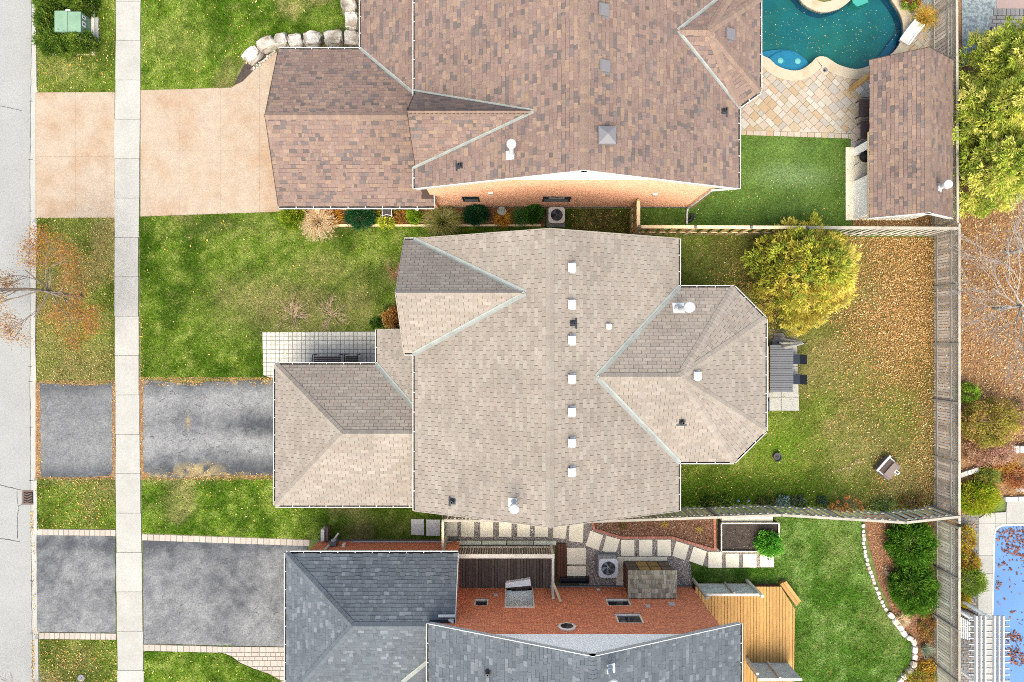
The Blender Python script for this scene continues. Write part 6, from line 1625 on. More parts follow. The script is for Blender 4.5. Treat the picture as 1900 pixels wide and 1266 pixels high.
# street tree with thin orange leaves
def street_tree():
    b = W(150, 551); t = thing('street_tree', 'thin street tree with sparse orange leaves leaning over the road kerb', 'tree', b)
    r = random.Random(12); mb = MB(); tips = []
    trunk = [b, b + Vector((-.1, .05, 1.2)), b + Vector((-.15, .12, 2.4))]
    mb.tube(trunk, [.09, .07, .055], 8)
    top = trunk[-1]
    for i in range(9):
        a = i * .75 + r.uniform(-.2, .2); z = r.uniform(.1, .7)
        branches(mb, top - Vector((0, 0, r.uniform(0, .9))), (math.cos(a), math.sin(a) * 1.1, z), 1.25, .034, 4, .62, .015, .72, (2, 3), r, tips, .0055)
    branches(mb, top, (-.2, .05, 1), 1.7, .045, 4, .55, 0, .74, (3, 3), r, tips, .0055)
    mb.build('trunk', 'bark', t)
    T = np.array(tips); n = 15000; P = T[rng.integers(0, len(T), n)] + rng.normal(size=(n, 3)) * .15
    cols = pick([C(h, 1.75) for h in ('#cf8f4e', '#b9743f', '#d9a35a', '#c77f52', '#a9693f', '#d7b04c', '#c99a3e')], n, .2)
    D = rng.normal(size=(n, 3)); D[:, 2] *= .5
    place('crown', leaves_mesh('crown', P, D, rng.uniform(.04, .075, n), rng.uniform(.012, .02, n), cols, .7), 'leaf', t)
street_tree()
def twig_tree(label, px, py, h, reach, n, seed, r0=.08, m='grey_bark', dirs=None, depth=4, name='bare_tree', trunk_h=.35):
    b = W(px, py); t = thing(name, label, 'tree', b); r = random.Random(seed); mb = MB()
    top = b + Vector((.05, .03, h * trunk_h)); mb.tube([b, b + Vector((.04, 0, h * trunk_h * .5)), top], [r0 * 1.3, r0 * 1.1, r0], 8)
    for i in range(n):
        a = dirs[i % len(dirs)] if dirs else i * 2.4 + r.uniform(-.3, .3)
        branches(mb, top - Vector((0, 0, r.uniform(0, h * .1))), (math.cos(a), math.sin(a), r.uniform(.15, .8)), reach * r.uniform(.4, .55), r0 * .6, depth, .55, .0, .72, (2, 3), r, None, .006)
    mb.build('trunk', m, t); return t
twig_tree('bare grey tree spreading thin branches over the leaf litter at the right edge', 1842, 573, 5.0, 3.6, 10, 5, .055, depth=5, dirs=[3.3, 2.7, 3.9, 2.1, 4.6, 1.2, 5.4, .2])
twig_tree('bare twiggy tree crown at the bottom left corner over the road', 62, 1282, 4.2, 1.6, 7, 9, .05, depth=4)
twig_tree('small bare sapling among the leaf litter right of the back fence', 1862, 470, 3.2, 2.0, 6, 21, .05, depth=3)

# hedge round the transformer, built as separate clipped yews
HG = [C(h, 1.3) for h in ('#5a7727', '#4c6a22', '#6b8a30', '#7d9638', '#42601f', '#8a9a3c')]
for i, (px, py, rx, ry, h, lab) in enumerate(((92, 78, .55, .5, .75, 'dark hedge bush below the green transformer, road side'), (120, 82, .55, .45, .75, 'dark hedge bush below the green transformer, middle one'), (152, 78, .5, .5, .75, 'dark hedge bush below the green transformer, sidewalk side'), (86, 40, .42, .6, .75, 'dark hedge bush between the green transformer and the kerb'), (92, 5, .6, .5, .75, 'dark hedge bush above the green transformer, road side'), (130, -8, .5, .45, .75, 'dark hedge bush above the green transformer, middle one'), (156, 8, .45, .5, .7, 'dark hedge bush above the green transformer, sidewalk side'))):
    shrub('hedge_bush', lab, 'hedge', px, py, rx, ry, h, HG, 130, 40, .13, .017, .5, .14, 'hedge bushes round the transformer', .35)

# shrub bed along the peach brick wall
shrub('cedar_shrub', 'yellow-green cedar shrub at the driveway end of the wall bed', 'shrub', 546, 404, .5, .45, 1.1, [C(h, 1.3) for h in ('#9fae2c', '#7f9626', '#b9bf3a', '#5f7d22')], 150, 44, .12, .014, .45)
shrub('spruce_shrub', 'wide dark green shrub left of the white garden chair', 'shrub', 668, 402, .62, .42, .9, DG, 150, 44, .11, .013, .5)
shrub('boxwood_shrub', 'dark green two-lobed shrub left of the grey bird bath', 'shrub', 883, 398, .5, .36, .9, DG, 150, 50, .09, .012, .5)
shrub('globe_shrub', 'round bright green shrub beside the tan air conditioner', 'shrub', 991, 396, .36, .38, .9, [C(h, 1.3) for h in ('#4c7d2c', '#3f6d25', '#5c8f35', '#336020')], 130, 50, .08, .011, .5, .08)
shrub('dwarf_shrub', 'chartreuse dwarf shrub under the garage gutter end', 'shrub', 769, 401, .32, .33, .7, [C(h, 1.3) for h in ('#8fb02c', '#a3bf35', '#6f9526')], 90, 44, .09, .012, .5)
shrub('leafy_plant', 'yellow-green leafy plant below the white garden chair', 'plant', 717, 412, .42, .22, .4, [C(h, 1.3) for h in ('#c3c83e', '#a8b334', '#d5d552')], 60, 14, .1, .03, .8)
shrub('ground_cover', 'orange-brown groundcover plant right of the white garden chair', 'plant', 744, 401, .34, .34, .3, [C(h, 1.3) for h in ('#b5803a', '#a0622f', '#c79a4b', '#8b8a3a')], 60, 16, .08, .025, .8)
shrub('ground_cover', 'olive groundcover plant above the white garden chair', 'plant', 703, 391, .2, .2, .35, [C(h, 1.3) for h in ('#a3922f', '#b5a53c', '#7d7f2c')], 40, 16, .08, .025, .8)
shrub('cream_hydrangea', 'tan dry hydrangea bush with round orange heads by the front gable', 'shrub', 729, 589, .46, .44, .8, [C(h, 1.3) for h in ('#c98e45', '#b87a38', '#d9a55f', '#a3672f', '#d8b071')], 90, 26, .07, .03, 1.2, .2)
shrub('leafy_plant', 'small green leafy plant beside the tan dry hydrangea', 'plant', 697, 600, .22, .22, .3, GR, 40, 16, .08, .02, .8)
mat('twig_base', C('#b59a80', 1.8), rough=1, var=.2)
def tuft(name, label, px, py, r, h, pal, n, cat='ornamental grass', droop=1.0, squash=1.0, width=.008, heads=None, lean=(0, 0)):
    """fountain of arching blades"""
    c = W(px, py, h * .3); t = thing(name, label, cat, (c.x, c.y, 0))
    a = rng.uniform(0, 2 * math.pi, n); R = r * np.sqrt(rng.uniform(.0, 1, n)); H = h * rng.uniform(.6, 1.0, n)
    cols = pick(pal, n, .18); ring = []
    b = np.array([[c.x, c.y, 0.0]]) + np.stack([np.cos(a), np.sin(a), 0 * a], 1) * (r * .22 * rng.random((n, 1)))
    tang = np.stack([-np.sin(a), np.cos(a), 0 * a], 1) * (width * rng.uniform(.7, 1.4, (n, 1)))
    for t_ in (0, .35, .7, 1.0):
        hz = H * (2.2 * t_ - 1.5 * droop * t_ * t_) if droop > .5 else H * t_
        p = b + np.stack([np.cos(a) * R * t_ + lean[0] * t_, np.sin(a) * R * t_ * squash + lean[1] * t_, np.maximum(hz, .02)], 1); w = (1 - t_ * .85)
        ring.append((p - tang * w, p + tang * w))
    V = np.stack([x for pr in ring for x in pr], 1).reshape(-1, 3); base = np.arange(n)[:, None] * 8
    Fq = np.concatenate([base + np.array([[2 * i, 2 * i + 1, 2 * i + 3, 2 * i + 2]]) for i in range(3)])
    place('blades', np_mesh('blades', V, Fq, np.repeat(cols, 8, axis=0)), 'leaf', t)
    if heads:
        k = int(n * .35); idx = rng.integers(0, n, k); P = (ring[3][0][idx] + ring[3][1][idx]) / 2
        P = np.repeat(P, 7, 0) + rng.normal(size=(k * 7, 3)) * .025; D = np.repeat(np.stack([np.cos(a[idx]), np.sin(a[idx]), .2 + 0 * a[idx]], 1), 7, 0) + rng.normal(size=(k * 7, 3)) * .5
        place('plumes', leaves_mesh('plumes', P, D, rng.uniform(.06, .12, k * 7), np.full(k * 7, .008), pick(heads, k * 7, .12)), 'leaf', t)
    MB().lathe((c.x, c.y, 0), [(.05, 0), (.04, .05), (.01, .08)], 8).build('crown', 'twig_base', t)
    return t
BE = [C(h, 1.3) for h in ('#e3c9a4', '#d9b98f', '#eeddc4', '#c9a878')]
tuft('plume_grass', 'tall beige plume grass at the driveway end of the shrub bed', 592, 411, .72, 1.1, BE, 900, droop=1.0, heads=BE, lean=(0, -.1))
tuft('fern_clump', 'orange-brown fern clump right of the beige plume grass', 622, 404, .42, .5, [C(h, 1.3) for h in ('#c58f2e', '#a8682a', '#d9a840', '#7d5a2a')], 420, 'plant', width=.014)
tuft('fountain_grass', 'big green fountain grass spilling over the bed edge', 822, 412, .95, .9, [C(h, 1.3) for h in ('#8b9438', '#6f7d2c', '#a8a85a', '#9c8a4a', '#c2b98a')], 1300, squash=.75)
tuft('sedge_clump', 'golden orange sedge clump below the grey bird bath', 932, 406, .45, .4, [C(h, 1.3) for h in ('#d39a35', '#b97d2a', '#e0b24a', '#8f5f25')], 480, width=.012)
tuft('dark_sedge', 'dark green sedge between the bird bath and the round green shrub', 966, 403, .5, .45, [C(h, 1.3) for h in ('#4d7a35', '#3f682e', '#648f45')], 460)
tuft('golden_grass', 'golden ornamental grass between the green pool and the fence', 1711, 36, .62, .9, [C(h, 1.3) for h in ('#d9a94a', '#c48f35', '#e3bf6a', '#a9a845')], 700)
shrub('flower_bush', 'small green and red bush at the top edge beside the pool coping', 'shrub', 1690, 2, .4, .35, .6, [C(h, 1.3) for h in ('#8fa83a', '#6f8f2c', '#b5493a', '#a3b848')], 60, 26, .09, .02, .8)
tuft('yucca_clump', 'grey-green spiky clump in the bottom right shrub bed', 1715, 1203, .35, .4, [C(h, 1.3) for h in ('#9fae94', '#8a9c82', '#b5c0a6')], 220, 'plant', .6)
tuft('dry_grass', 'pale dry grass clump below the big green shrubs', 1673, 1150, .38, .35, BE, 260)
# big shrubs on the right
BG = [C(h, 1.3) for h in ('#4f7a1f', '#3f6a1b', '#5f8a25', '#6b9430', '#335a18')]
shrub('juniper_bush', 'big dark green juniper in the mulch bed, upper of two', 'shrub', 1690, 1010, 1.05, .95, 1.0, BG, 260, 44, .14, .02, .7, .18)
shrub('juniper_bush', 'big dark green juniper in the mulch bed, lower of two', 'shrub', 1697, 1092, .95, 1.15, 1.0, BG, 260, 44, .14, .02, .7, .18)
shrub('gold_shrub', 'large yellow-olive leafy shrub leaning over the back fence', 'shrub', 1836, 782, 1.15, 1.05, 1.8, [C(h, 1.3) for h in ('#b2a244', '#9c9540', '#c2ae55', '#a38a4a', '#8a8a3a', '#c7a06a')], 260, 40, .09, .022, .9, .22)
shrub('gold_shrub', 'small bright green shrub beside the back fence above the yellow-olive shrub', 'shrub', 1794, 729, .4, .4, .9, [C(h, 1.3) for h in ('#8fae3c', '#a3b848', '#75982f')], 70, 30, .09, .022, .8)
shrub('dry_shrub', 'pinkish-brown dry shrub below the large yellow-olive shrub', 'shrub', 1838, 838, 1.1, .55, .9, [C(h, 1.3) for h in ('#c9a083', '#b98a70', '#d3b094', '#a87f60', '#c08f86')], 190, 34, .09, .014, 1.0, .25)
shrub('dry_shrub', 'reddish dry shrub at the right edge above the block edge', 'shrub', 1893, 770, .5, .6, .9, [C(h, 1.3) for h in ('#b5846a', '#a3705f', '#c79a80', '#8f8a45')], 90, 30, .09, .014, 1.0, .25)
shrub('perennial_clump', 'green leafy perennial clump between the dry shrub and chartreuse juniper', 'plant', 1832, 888, .55, .42, .5, [C(h, 1.3) for h in ('#8fa545', '#75903a', '#a9b458', '#b08a45')], 90, 26, .1, .02, .8)
shrub('perennial_clump', 'orange-yellow perennial clump at the covered pool deck corner', 'plant', 1862, 860, .55, .35, .5, [C(h, 1.3) for h in ('#c99a45', '#b5803f', '#d9b24f', '#a86a45')], 80, 26, .09, .02, .9)
shrub('rust_perennial', 'rust-red perennial clump at the right edge beside the pale rock', 'plant', 1885, 885, .5, .45, .5, [C(h, 1.3) for h in ('#b5784f', '#a0603f', '#c98f60')], 80, 26, .09, .02, .9)
shrub('gold_juniper', 'spreading chartreuse juniper in the corner behind the back fence', 'shrub', 1812, 925, .95, .62, .8, [C(h, 1.3) for h in ('#a3b02a', '#8a9e25', '#b9bc35', '#75901f', '#c2b83c')], 230, 46, .14, .014, .5, .12)
shrub('yellow_shrub', 'yellow-orange shrub between the fence and covered pool, upper one', 'shrub', 1791, 1000, .38, .6, .7, [C(h, 1.3) for h in ('#c9b545', '#b5a040', '#d7bf4a', '#a8803a')], 90, 28, .08, .02, .9, .2)
shrub('yellow_shrub', 'amber shrub between the fence and covered pool, just above the globe bush', 'shrub', 1797, 1042, .46, .45, .7, [C(h, 1.3) for h in ('#c7b03f', '#b89a3a', '#8f9a3a', '#c98f3f')], 90, 28, .08, .02, .9, .2)
shrub('globe_bush', 'round pale green bush between the back fence and covered pool', 'shrub', 1800, 1078, .56, .6, .95, [C(h, 1.3) for h in ('#9db244', '#8aa33c', '#b0be58', '#75912f')], 200, 50, .08, .012, .5, .06)
shrub('yellow_shrub', 'small bright yellow shrub below the round pale green bush', 'shrub', 1787, 1113, .3, .32, .5, [C(h, 1.3) for h in ('#e0c52f', '#d3b52a', '#c2b53a')], 60, 26, .07, .018, .9)
shrub('herb_bush', 'bright green leafy bush spilling over the planter box corner', 'shrub', 1421, 1005, .52, .45, .75, [C(h, 1.3) for h in ('#6fb53a', '#5aa02f', '#86c44a', '#4a8a2a')], 130, 36, .09, .025, .8, .2, z0=.35)
for i, (px, py, lab) in enumerate(((1232, 973, 'pale yellow withered plant in the dark mulch bed, middle one'), (1297, 983, 'pale yellow withered plant in the dark mulch bed, right one'), (1155, 976, 'olive withered plant in the dark mulch bed, left one'), (1347, 986, 'withered yellow plant in the planter box, near its left side'), (1378, 989, 'withered yellow plant in the middle of the planter box'))):
    tuft('withered_plant', lab, px, py, .2, .2, [C(h, 1.3) for h in ('#d3b560', '#b5963f', '#c9a85a')] if i != 2 else [C('#8f7f3a', 1.6), C('#7d6a35', 1.6)], 60, 'plant', width=.012)
# flower border in front of the long fence
def hydrangea(label, px, py, r, n):
    c = W(px, py, .5); t = thing('hydrangea_bush', label, 'shrub', (c.x, c.y, 0)); rr = random.Random(3); mb = MB(); P = []
    for i in range(n):
        a, q = rr.uniform(0, 6.28), r * math.sqrt(rr.random()); x, y, z = c.x + 1.5 * q * math.cos(a), c.y + .75 * q * math.sin(a), rr.uniform(.35, .75)
        mb.tube([(c.x + .1 * math.cos(a), c.y + .1 * math.sin(a), 0), (x, y, z)], .008, 4, False); hd = []
        k = 60; D = unit(rng.normal(size=(k, 3))); PP = np.array([[x, y, z]]) + D * .05
        place('flower_head', leaves_mesh('flower_head', PP, D + rng.normal(size=(k, 3)) * .5, np.full(k, .05), np.full(k, .025), pick([C(h, 1.3) for h in ('#dfa25a', '#d08f4a', '#e6b574', '#c07f45')], k, .15)), 'leaf', t)
    mb.build('stem', 'bark', t)
hydrangea('dry hydrangea with round orange flower heads against the long fence', 1567, 937, .5, 22)
for i, (px, py, rx, ry, pal, lab) in enumerate(((1315, 935, .35, .25, ('#5f7d2c', '#4a6526', '#8a8a3a'), 'dark low plant in the flower border nearest the roof corner'), (1345, 932, .3, .25, ('#6f8a35', '#8fa550', '#556f28'), 'green low plant left of the solar globes'), (1420, 935, .45, .25, ('#6b7d3a', '#55683a', '#8a7f4a'), 'olive low plant right of the solar globes'), (1450, 930, .3, .2, ('#7f9a8a', '#98b0a4', '#667f55'), 'grey-green low plant beside the white-blue solar globe'), (1482, 933, .3, .25, ('#6a7a6f', '#5a6a5a', '#7d8a45'), 'bluish low plant left of the dry hydrangea in the border'), (1525, 930, .2, .15, ('#6a7f55', '#5a6fa0', '#5f7845', '#5a7040'), 'small blue-flowered plant left of the dry hydrangea'),
        (1640, 938, .5, .25, ('#8aa054', '#9fb06a', '#758a48'), 'pale green low plant right of the dry hydrangea'), (1690, 932, .55, .35, ('#8f6f4a', '#7a5a3c', '#a38a5a', '#8a8f45'), 'brown dry perennial in the corner of the two fences'))):
    shrub('border_plant', lab, 'plant', px, py, rx, ry, .3, [C(h, 1.3) for h in pal], 70, 16, .08, .018, .9)
shrub('border_plant', 'orange-brown groundcover in the bottom right bed beside the fence', 'plant', 1720, 1165, .4, .6, .25, [C(h, 1.3) for h in ('#b08050', '#96663c', '#c9a060', '#8a8a40')], 90, 18, .07, .02, .9)
shrub('border_plant', 'mixed yellow and green plants at the bottom edge beside the fence', 'plant', 1706, 1258, .7, .4, .35, [C(h, 1.3) for h in ('#9aa83a', '#c9a83f', '#7f9432', '#b58a4a')], 110, 20, .08, .02, .9)
shrub('border_plant', 'golden low plant between the white border stones and bottom fence', 'plant', 1722, 1235, .35, .25, .3, [C(h, 1.3) for h in ('#d3aa3f', '#c2953a', '#e0bd5a')], 60, 18, .08, .02, .9)
def twiggy(label, px, py, r, h, n, m, seed, name='bare_shrub', flat=1.0):
    c = W(px, py); t = thing(name, label, 'shrub', c); rr = random.Random(seed); mb = MB()
    for i in range(n):
        a = rr.uniform(0, 6.28); branches(mb, c + Vector((rr.uniform(-.1, .1), rr.uniform(-.1, .1), 0)), (math.cos(a), math.sin(a) * flat, rr.uniform(.25, .9)), r * rr.uniform(.4, .6), .010, 2, .7, 0, .65, (2, 3), rr, None, .004)
    mb.build('twigs', m, t)
mat('twig_tan', C('#b59a80', 1.6), rough=1, var=.2); mat('twig_red', C('#a8745f', 1.6), rough=1, var=.2)
twiggy('bare tan twiggy shrub on the front lawn, nearer the sidewalk', 545, 585, 1.0, .5, 26, 'twig_tan', 4)
twiggy('bare tan twiggy shrub on the front lawn, nearer the front gable', 617, 583, .95, .5, 26, 'twig_tan', 6)
twiggy('low reddish twiggy shrub in front of the shaded gable', 735, 508, .5, .4, 20, 'twig_red', 8)
twiggy('fallen pale branch on the lawn left of the taupe chest', 1583, 866, .9, .2, 4, 'twig_tan', 10, 'fallen_branch', .6)
twiggy('bare brown shrub in the corner behind the cabana', 1740, 410, .7, .7, 16, 'twig_tan', 14)
twiggy('bare twiggy shrub at the top of the bottom right bed by the fence', 1735, 985, .5, .8, 14, 'twig_tan', 15)
twiggy('bare brown stems in the bed left of the big junipers', 1640, 1060, .35, .5, 14, 'twig_tan', 18)

# ---------------------------------------------------------------- lawns: soil sheets and blades
GD, GM, GL, GY, DE, DB = (np.array(C(h, 3.0)) for h in ('#537817', '#7fa02f', '#a6b456', '#aea452', '#c2ad78', '#94804c'))
def mixc(a, b, t): return a * (1 - t[:, None]) + b * t[:, None]
def sm(x, a, b): t = np.clip((x - a) / (b - a), 0, 1); return t * t * (3 - 2 * t)
def lawn_col(spots, dead=.0, seed=0, bright=1.0, yellow=0.0, dark=GD, mid=GM, light=GL):
    def f(x, y):
        px, py = px_of(x, y); n1 = fbm(x, y, 1.1, seed); n2 = fbm(x, y, 2.6, seed + 7); n3 = vnoise(x, y, .2, seed + 3); n4 = vnoise(x, y, .1, seed + 4)
        c = mixc(np.tile(dark, (len(x), 1)), mid, sm(n1, .3, .62)); c = mixc(c, light, sm(n3 * .5 + n1 * .5, .5, .78) * .8); c = c * (.58 + .86 * (.5 * n3 + .5 * n4))[:, None]; c = mixc(c, DE, sm(n4, .78, .97) * .4)
        d = sm(n2 + dead, .62, .92)
        for cx, cy, rx, ry, s in spots: d = np.maximum(d, s * np.exp(-(((px - cx) / rx) ** 2 + ((py - cy) / ry) ** 2)) * (.7 + .6 * n1))
        d = np.clip(d * (.55 + .9 * n3), 0, 1); c = mixc(c, DE, d * .8); c = mixc(c, GY, np.full(len(x), yellow) * n2)
        return c * bright
    return f
LEAF_SETS = []
def lawn(name, pxpoly, colf, label, dens=560, blade=.085, z=0.0, sheet_dark=.78, width=.015):
    poly = gpoly(pxpoly); verts, faces = in_poly_cells(poly, .28)
    me = bpy.data.meshes.new(name); me.from_pydata([(x, y, z) for x, y in verts], [], faces)
    v = np.array(verts); add_col(me, colf(v[:, 0], v[:, 1]) * sheet_dark)
    struct(place(name, me, 'lawn_soil'))
    A = abs(area2(poly)); n = int(A * dens)
    x0 = min(p[0] for p in poly); x1 = max(p[0] for p in poly); y0 = min(p[1] for p in poly); y1 = max(p[1] for p in poly)
    k = int(n * (x1 - x0) * (y1 - y0) / A); x = rng.uniform(x0, x1, k); y = rng.uniform(y0, y1, k); m_ = inside(x, y, poly); x, y = x[m_], y[m_]; n = len(x)
    L = blade * rng.uniform(.6, 1.4, n); a = rng.uniform(0, 2 * math.pi, n); ti = rng.uniform(.5, 1.25, n)
    D = np.stack([np.cos(a) * np.sin(ti), np.sin(a) * np.sin(ti), np.cos(ti)], 1); S = np.stack([-np.sin(a), np.cos(a), 0 * a], 1) * (width * rng.uniform(.6, 1.4, (n, 1)))
    P = np.stack([x, y, np.full(n, z)], 1); V = np.stack([P - S, P + S, P + D * L[:, None]], 1).reshape(-1, 3)
    c = colf(x, y) * (1.22 + rng.uniform(-.6, .7, (n, 1))); st2 = rng.random(n) < .1; c[st2] = c[st2] * .4 + DE * .75
    o = place('grass', np_mesh('grass', V, np.arange(3 * n).reshape(n, 3), np.repeat(c, 3, axis=0), 3), 'grass')
    tag(o, label, 'grass', kind='stuff')
lawn('lawn', [(67.5, -40), (215, -40), (213, 171.5), (70, 172)], lawn_col([(120, 120, 60, 40, .35)], .12, 1, 1.0, .3), 'green boulevard grass with yellow leaves round the transformer hedge')
lawn('lawn', [(68, 405), (213, 404), (213.5, 560), (214, 712), (160, 714), (100, 712), (68, 711)], lawn_col([(150, 690, 90, 60, .8), (100, 640, 60, 60, .6), (110, 480, 50, 60, .45)], .2, 2, .95, .5), 'yellowing boulevard grass under the orange street tree')
lawn('lawn', [(69, 886), (213, 886), (215, 981.5), (70, 981)], lawn_col([(140, 890, 80, 10, .7), (168, 935, 14, 40, .5)], .1, 3, .95, .2), 'leaf-scattered boulevard grass beside the storm drain')
lawn('lawn', [(74, 1187), (217, 1187), (221, 1330), (74, 1330)], lawn_col([(140, 1230, 50, 50, .4)], .14, 4, .95, .3), 'leaf-scattered boulevard grass at the bottom left')
lawn('lawn', [(262, -40), (640, -40), (640, 60), (640, 74), (575, 74), (520, 74), (485, 84), (455, 108), (437, 140), (436, 156), (430, 162.5), (262, 167.5)], lawn_col([(430, 150, 30, 12, .5), (330, 80, 60, 40, .25)], .04, 5, 1.05), 'bright green front lawn edged by limestone boulders')
MBr = [(530, 565, 120, 50, .8), (600, 505, 60, 36, .5), (430, 540, 42, 34, .5), (655, 565, 50, 60, .55), (560, 610, 90, 25, .6), (440, 545, 20, 10, .7), (735, 505, 40, 30, .5), (640, 420, 60, 20, .25), (430, 420, 120, 16, .25)]
lawn('lawn', [(258.5, 402.5), (522, 393.5), (535, 412), (560, 421), (1012, 422), (1012, 520), (770, 520), (770, 616), (700, 614), (487, 617), (489, 697), (505, 705), (452, 706), (400, 708), (340, 712), (300, 707), (262, 704)], lawn_col(MBr, -.03, 6, .9), 'green front lawn with straw-brown patches before the tan house')
lawn('lawn', [(1012, 388), (1168, 388), (1168, 520), (1012, 520)], lawn_col([(1110, 410, 60, 30, .4)], .1, 7, .7, .3, GD, np.array(C('#5d6a2c')), GM), 'dull brown-green grass strip beside the tan air conditioner')
lawn('lawn', [(264, 884), (320, 888), (380, 885), (450, 883), (512, 885), (540, 900), (760, 900), (838, 945), (822, 1001), (575, 1001), (400, 994.5), (264, 990)], lawn_col([(330, 890, 60, 8, .8), (700, 975, 80, 30, .2)], .0, 8, 1.08), 'bright green lawn strip between the two driveways')
lawn('lawn', [(268, 1209), (405, 1211.5), (425, 1217), (445, 1231), (470, 1242), (498, 1252), (518, 1264), (540, 1300), (540, 1330), (268, 1330)], lawn_col([], -.02, 9, 1.1), 'bright green front lawn in front of the slate-roofed garage')
lawn('lawn', [(1446, 960), (1601, 960), (1603, 1000), (1611, 1040), (1622, 1078), (1636, 1110), (1650, 1140), (1670, 1165), (1690, 1192), (1690, 1225), (1664, 1270), (1655, 1330), (1470, 1330), (1470, 1085), (1300, 1089), (1284, 1086), (1278, 1042), (1318, 1055), (1420, 1054), (1420, 1026), (1436, 1026)], lawn_col([(1640, 1140, 30, 60, .25), (1560, 1020, 40, 40, .2)], -.04, 10, 1.0, 0, np.array(C('#588626')), np.array(C('#7ba244')), np.array(C('#99b566'))), 'lush green lawn beside the honey deck and stone border')
def back_col(x, y):
    px, py = px_of(x, y); base = lawn_col([(1600, 830, 80, 60, .7), (1690, 880, 60, 70, .9), (1560, 700, 60, 50, .5), (1500, 640, 50, 30, .5), (1640, 640, 90, 90, .6), (1330, 480, 40, 50, .35), (1660, 560, 90, 120, .8)], .12, 12, .95, .5)(x, y)
    t = sm(px + 60 * (fbm(x, y, 1.5, 5) - .5), 1300, 1420) * sm(640 - py, -40, 90); base = mixc(base, DB, t * .45); n_ = fbm(x, y, 1.3, 8); t2 = sm(px + 110 * (n_ - .5), 1500, 1690) * (1 - .85 * sm(py + 90 * (n_ - .5), 600, 820)); base = mixc(base, np.array(C('#a98450', 2.6)), t2 * .8)
    g = np.exp(-(((px - 1450) / 60) ** 2 + ((py - 830) / 45) ** 2)); base = mixc(base, GM * 1.15, np.clip(g, 0, 1) * .8); g2 = sm(py, 860, 915) * sm(1590 - px, 0, 90); base = mixc(base, GD * 1.1, g2 * .75)
    return base
lawn('lawn', [(1180, 436), (1737, 441), (1737, 947), (1230, 947), (1230, 700), (1180, 600)], back_col, 'patchy green and brown grass of the leaf-strewn back yard', 480)
def turf_col(x, y):
    px, py = px_of(x, y); n = fbm(x, y, .9, 31); c = mixc(np.tile(np.array(C('#587a2e')), (len(x), 1)), np.array(C('#7d9c48')), n) * (.75 + .5 * vnoise(x, y, .1, 77))[:, None]
    st_ = np.exp(-(((px - 1470) / 70) ** 2 + ((py - 325) / 42) ** 2)) * (.55 + .45 * np.sin(py * .62 + 1.5 * vnoise(x, y, .8, 3))); return mixc(c, np.array(C('#a3bd84')), np.clip(st_, 0, 1) * .65)
lawn('turf', [(1176, 386), (1290, 386), (1320, 360), (1330, 249), (1578, 254), (1580, 406), (1580, 432), (1176, 432)], turf_col, 'short striped artificial turf beside the pool terrace', 620, .028, sheet_dark=1.0)

# ---------------------------------------------------------------- fallen leaves
LP = [C(h, 1.55) for h in ('#c0935a', '#b3824c', '#cfa971', '#a07242', '#c59c60', '#ad7c4c', '#dcc49a', '#8b623e', '#b98d5a', '#a87a4c')]
YP = [C(h, 2.0) for h in ('#ecd38a', '#e6c25c', '#f2e2ae', '#d9a84a', '#e8c070')]
def litter(label, pxpoly, n, pal, size=.055, densf=None, z=.03, name='fallen_leaves', spread_z=.05):
    poly = gpoly(pxpoly); x0 = min(p[0] for p in poly); x1 = max(p[0] for p in poly); y0 = min(p[1] for p in poly); y1 = max(p[1] for p in poly)
    k = n * 4; x = rng.uniform(x0, x1, k); y = rng.uniform(y0, y1, k); m_ = inside(x, y, poly)
    if densf is not None: px, py = px_of(x, y); m_ &= rng.random(k) < densf(px, py, x, y)
    x, y = x[m_][:n], y[m_][:n]; n = len(x); P = np.stack([x, y, z + rng.uniform(0, spread_z, n)], 1)
    D = rng.normal(size=(n, 3)); D[:, 2] *= .3
    o = place(name, leaves_mesh(name, P, D, size * rng.lognormal(-.1, .38, n), size * .33 * rng.lognormal(-.1, .35, n), pick(pal, n, .2), .45), 'litter')
    tag(o, label, 'leaves', kind='stuff'); return o
def back_d(px, py, x, y):
    n = fbm(x, y, 1.3, 8); f = sm(px + 110 * (n - .5), 1500, 1690) * (1 - .9 * sm(py + 90 * (n - .5), 600, 800))
    d = .03 + .97 * f; d = np.maximum(d, .7 * np.exp(-(((px - 1400) / 60) ** 2 + ((py - 560) / 70) ** 2))); d = np.maximum(d, .55 * sm(px, 1660, 1728)); d = np.maximum(d, .22 * sm(px, 1480, 1640) * sm(n, .35, .6))
    return np.clip(d * (.55 + .9 * fbm(x, y, .45, 18)), 0, 1)
litter('orange-brown fallen leaves blanketing the back yard by the fence', [(1262, 440), (1737, 441), (1737, 945), (1262, 945)], 26000, LP, .055, back_d)
litter('orange-brown leaf litter covering the ground right of the back fence', [(1738, 300), (1960, 300), (1960, 830), (1738, 830)], 20000, LP + [C('#c49a88', 1.9), C('#b08070', 1.9)], .066)
litter('fallen leaves in the planted corner right of the back fence', [(1742, 830), (1960, 830), (1960, 925), (1860, 925), (1810, 960), (1808, 1300), (1742, 1300)], 2600, LP, .06)
litter('yellow leaves scattered over the boulevard grass near the transformer', [(70, 60), (214, 0), (213, 170), (72, 170)], 260, YP + LP[:4], .06)
litter('yellow and orange leaves under the street tree', [(68, 405), (213, 404), (214, 716), (68, 716)], 2400, LP + YP[:2], .045)
litter('bright fallen leaves on the boulevard beside the drain', [(69, 886), (213, 886), (215, 981), (70, 981)], 460, YP[:2] + LP[:6], .058, lambda px, py, x, y: .25 + .75 * np.exp(-((px - 165) / 18) ** 2))
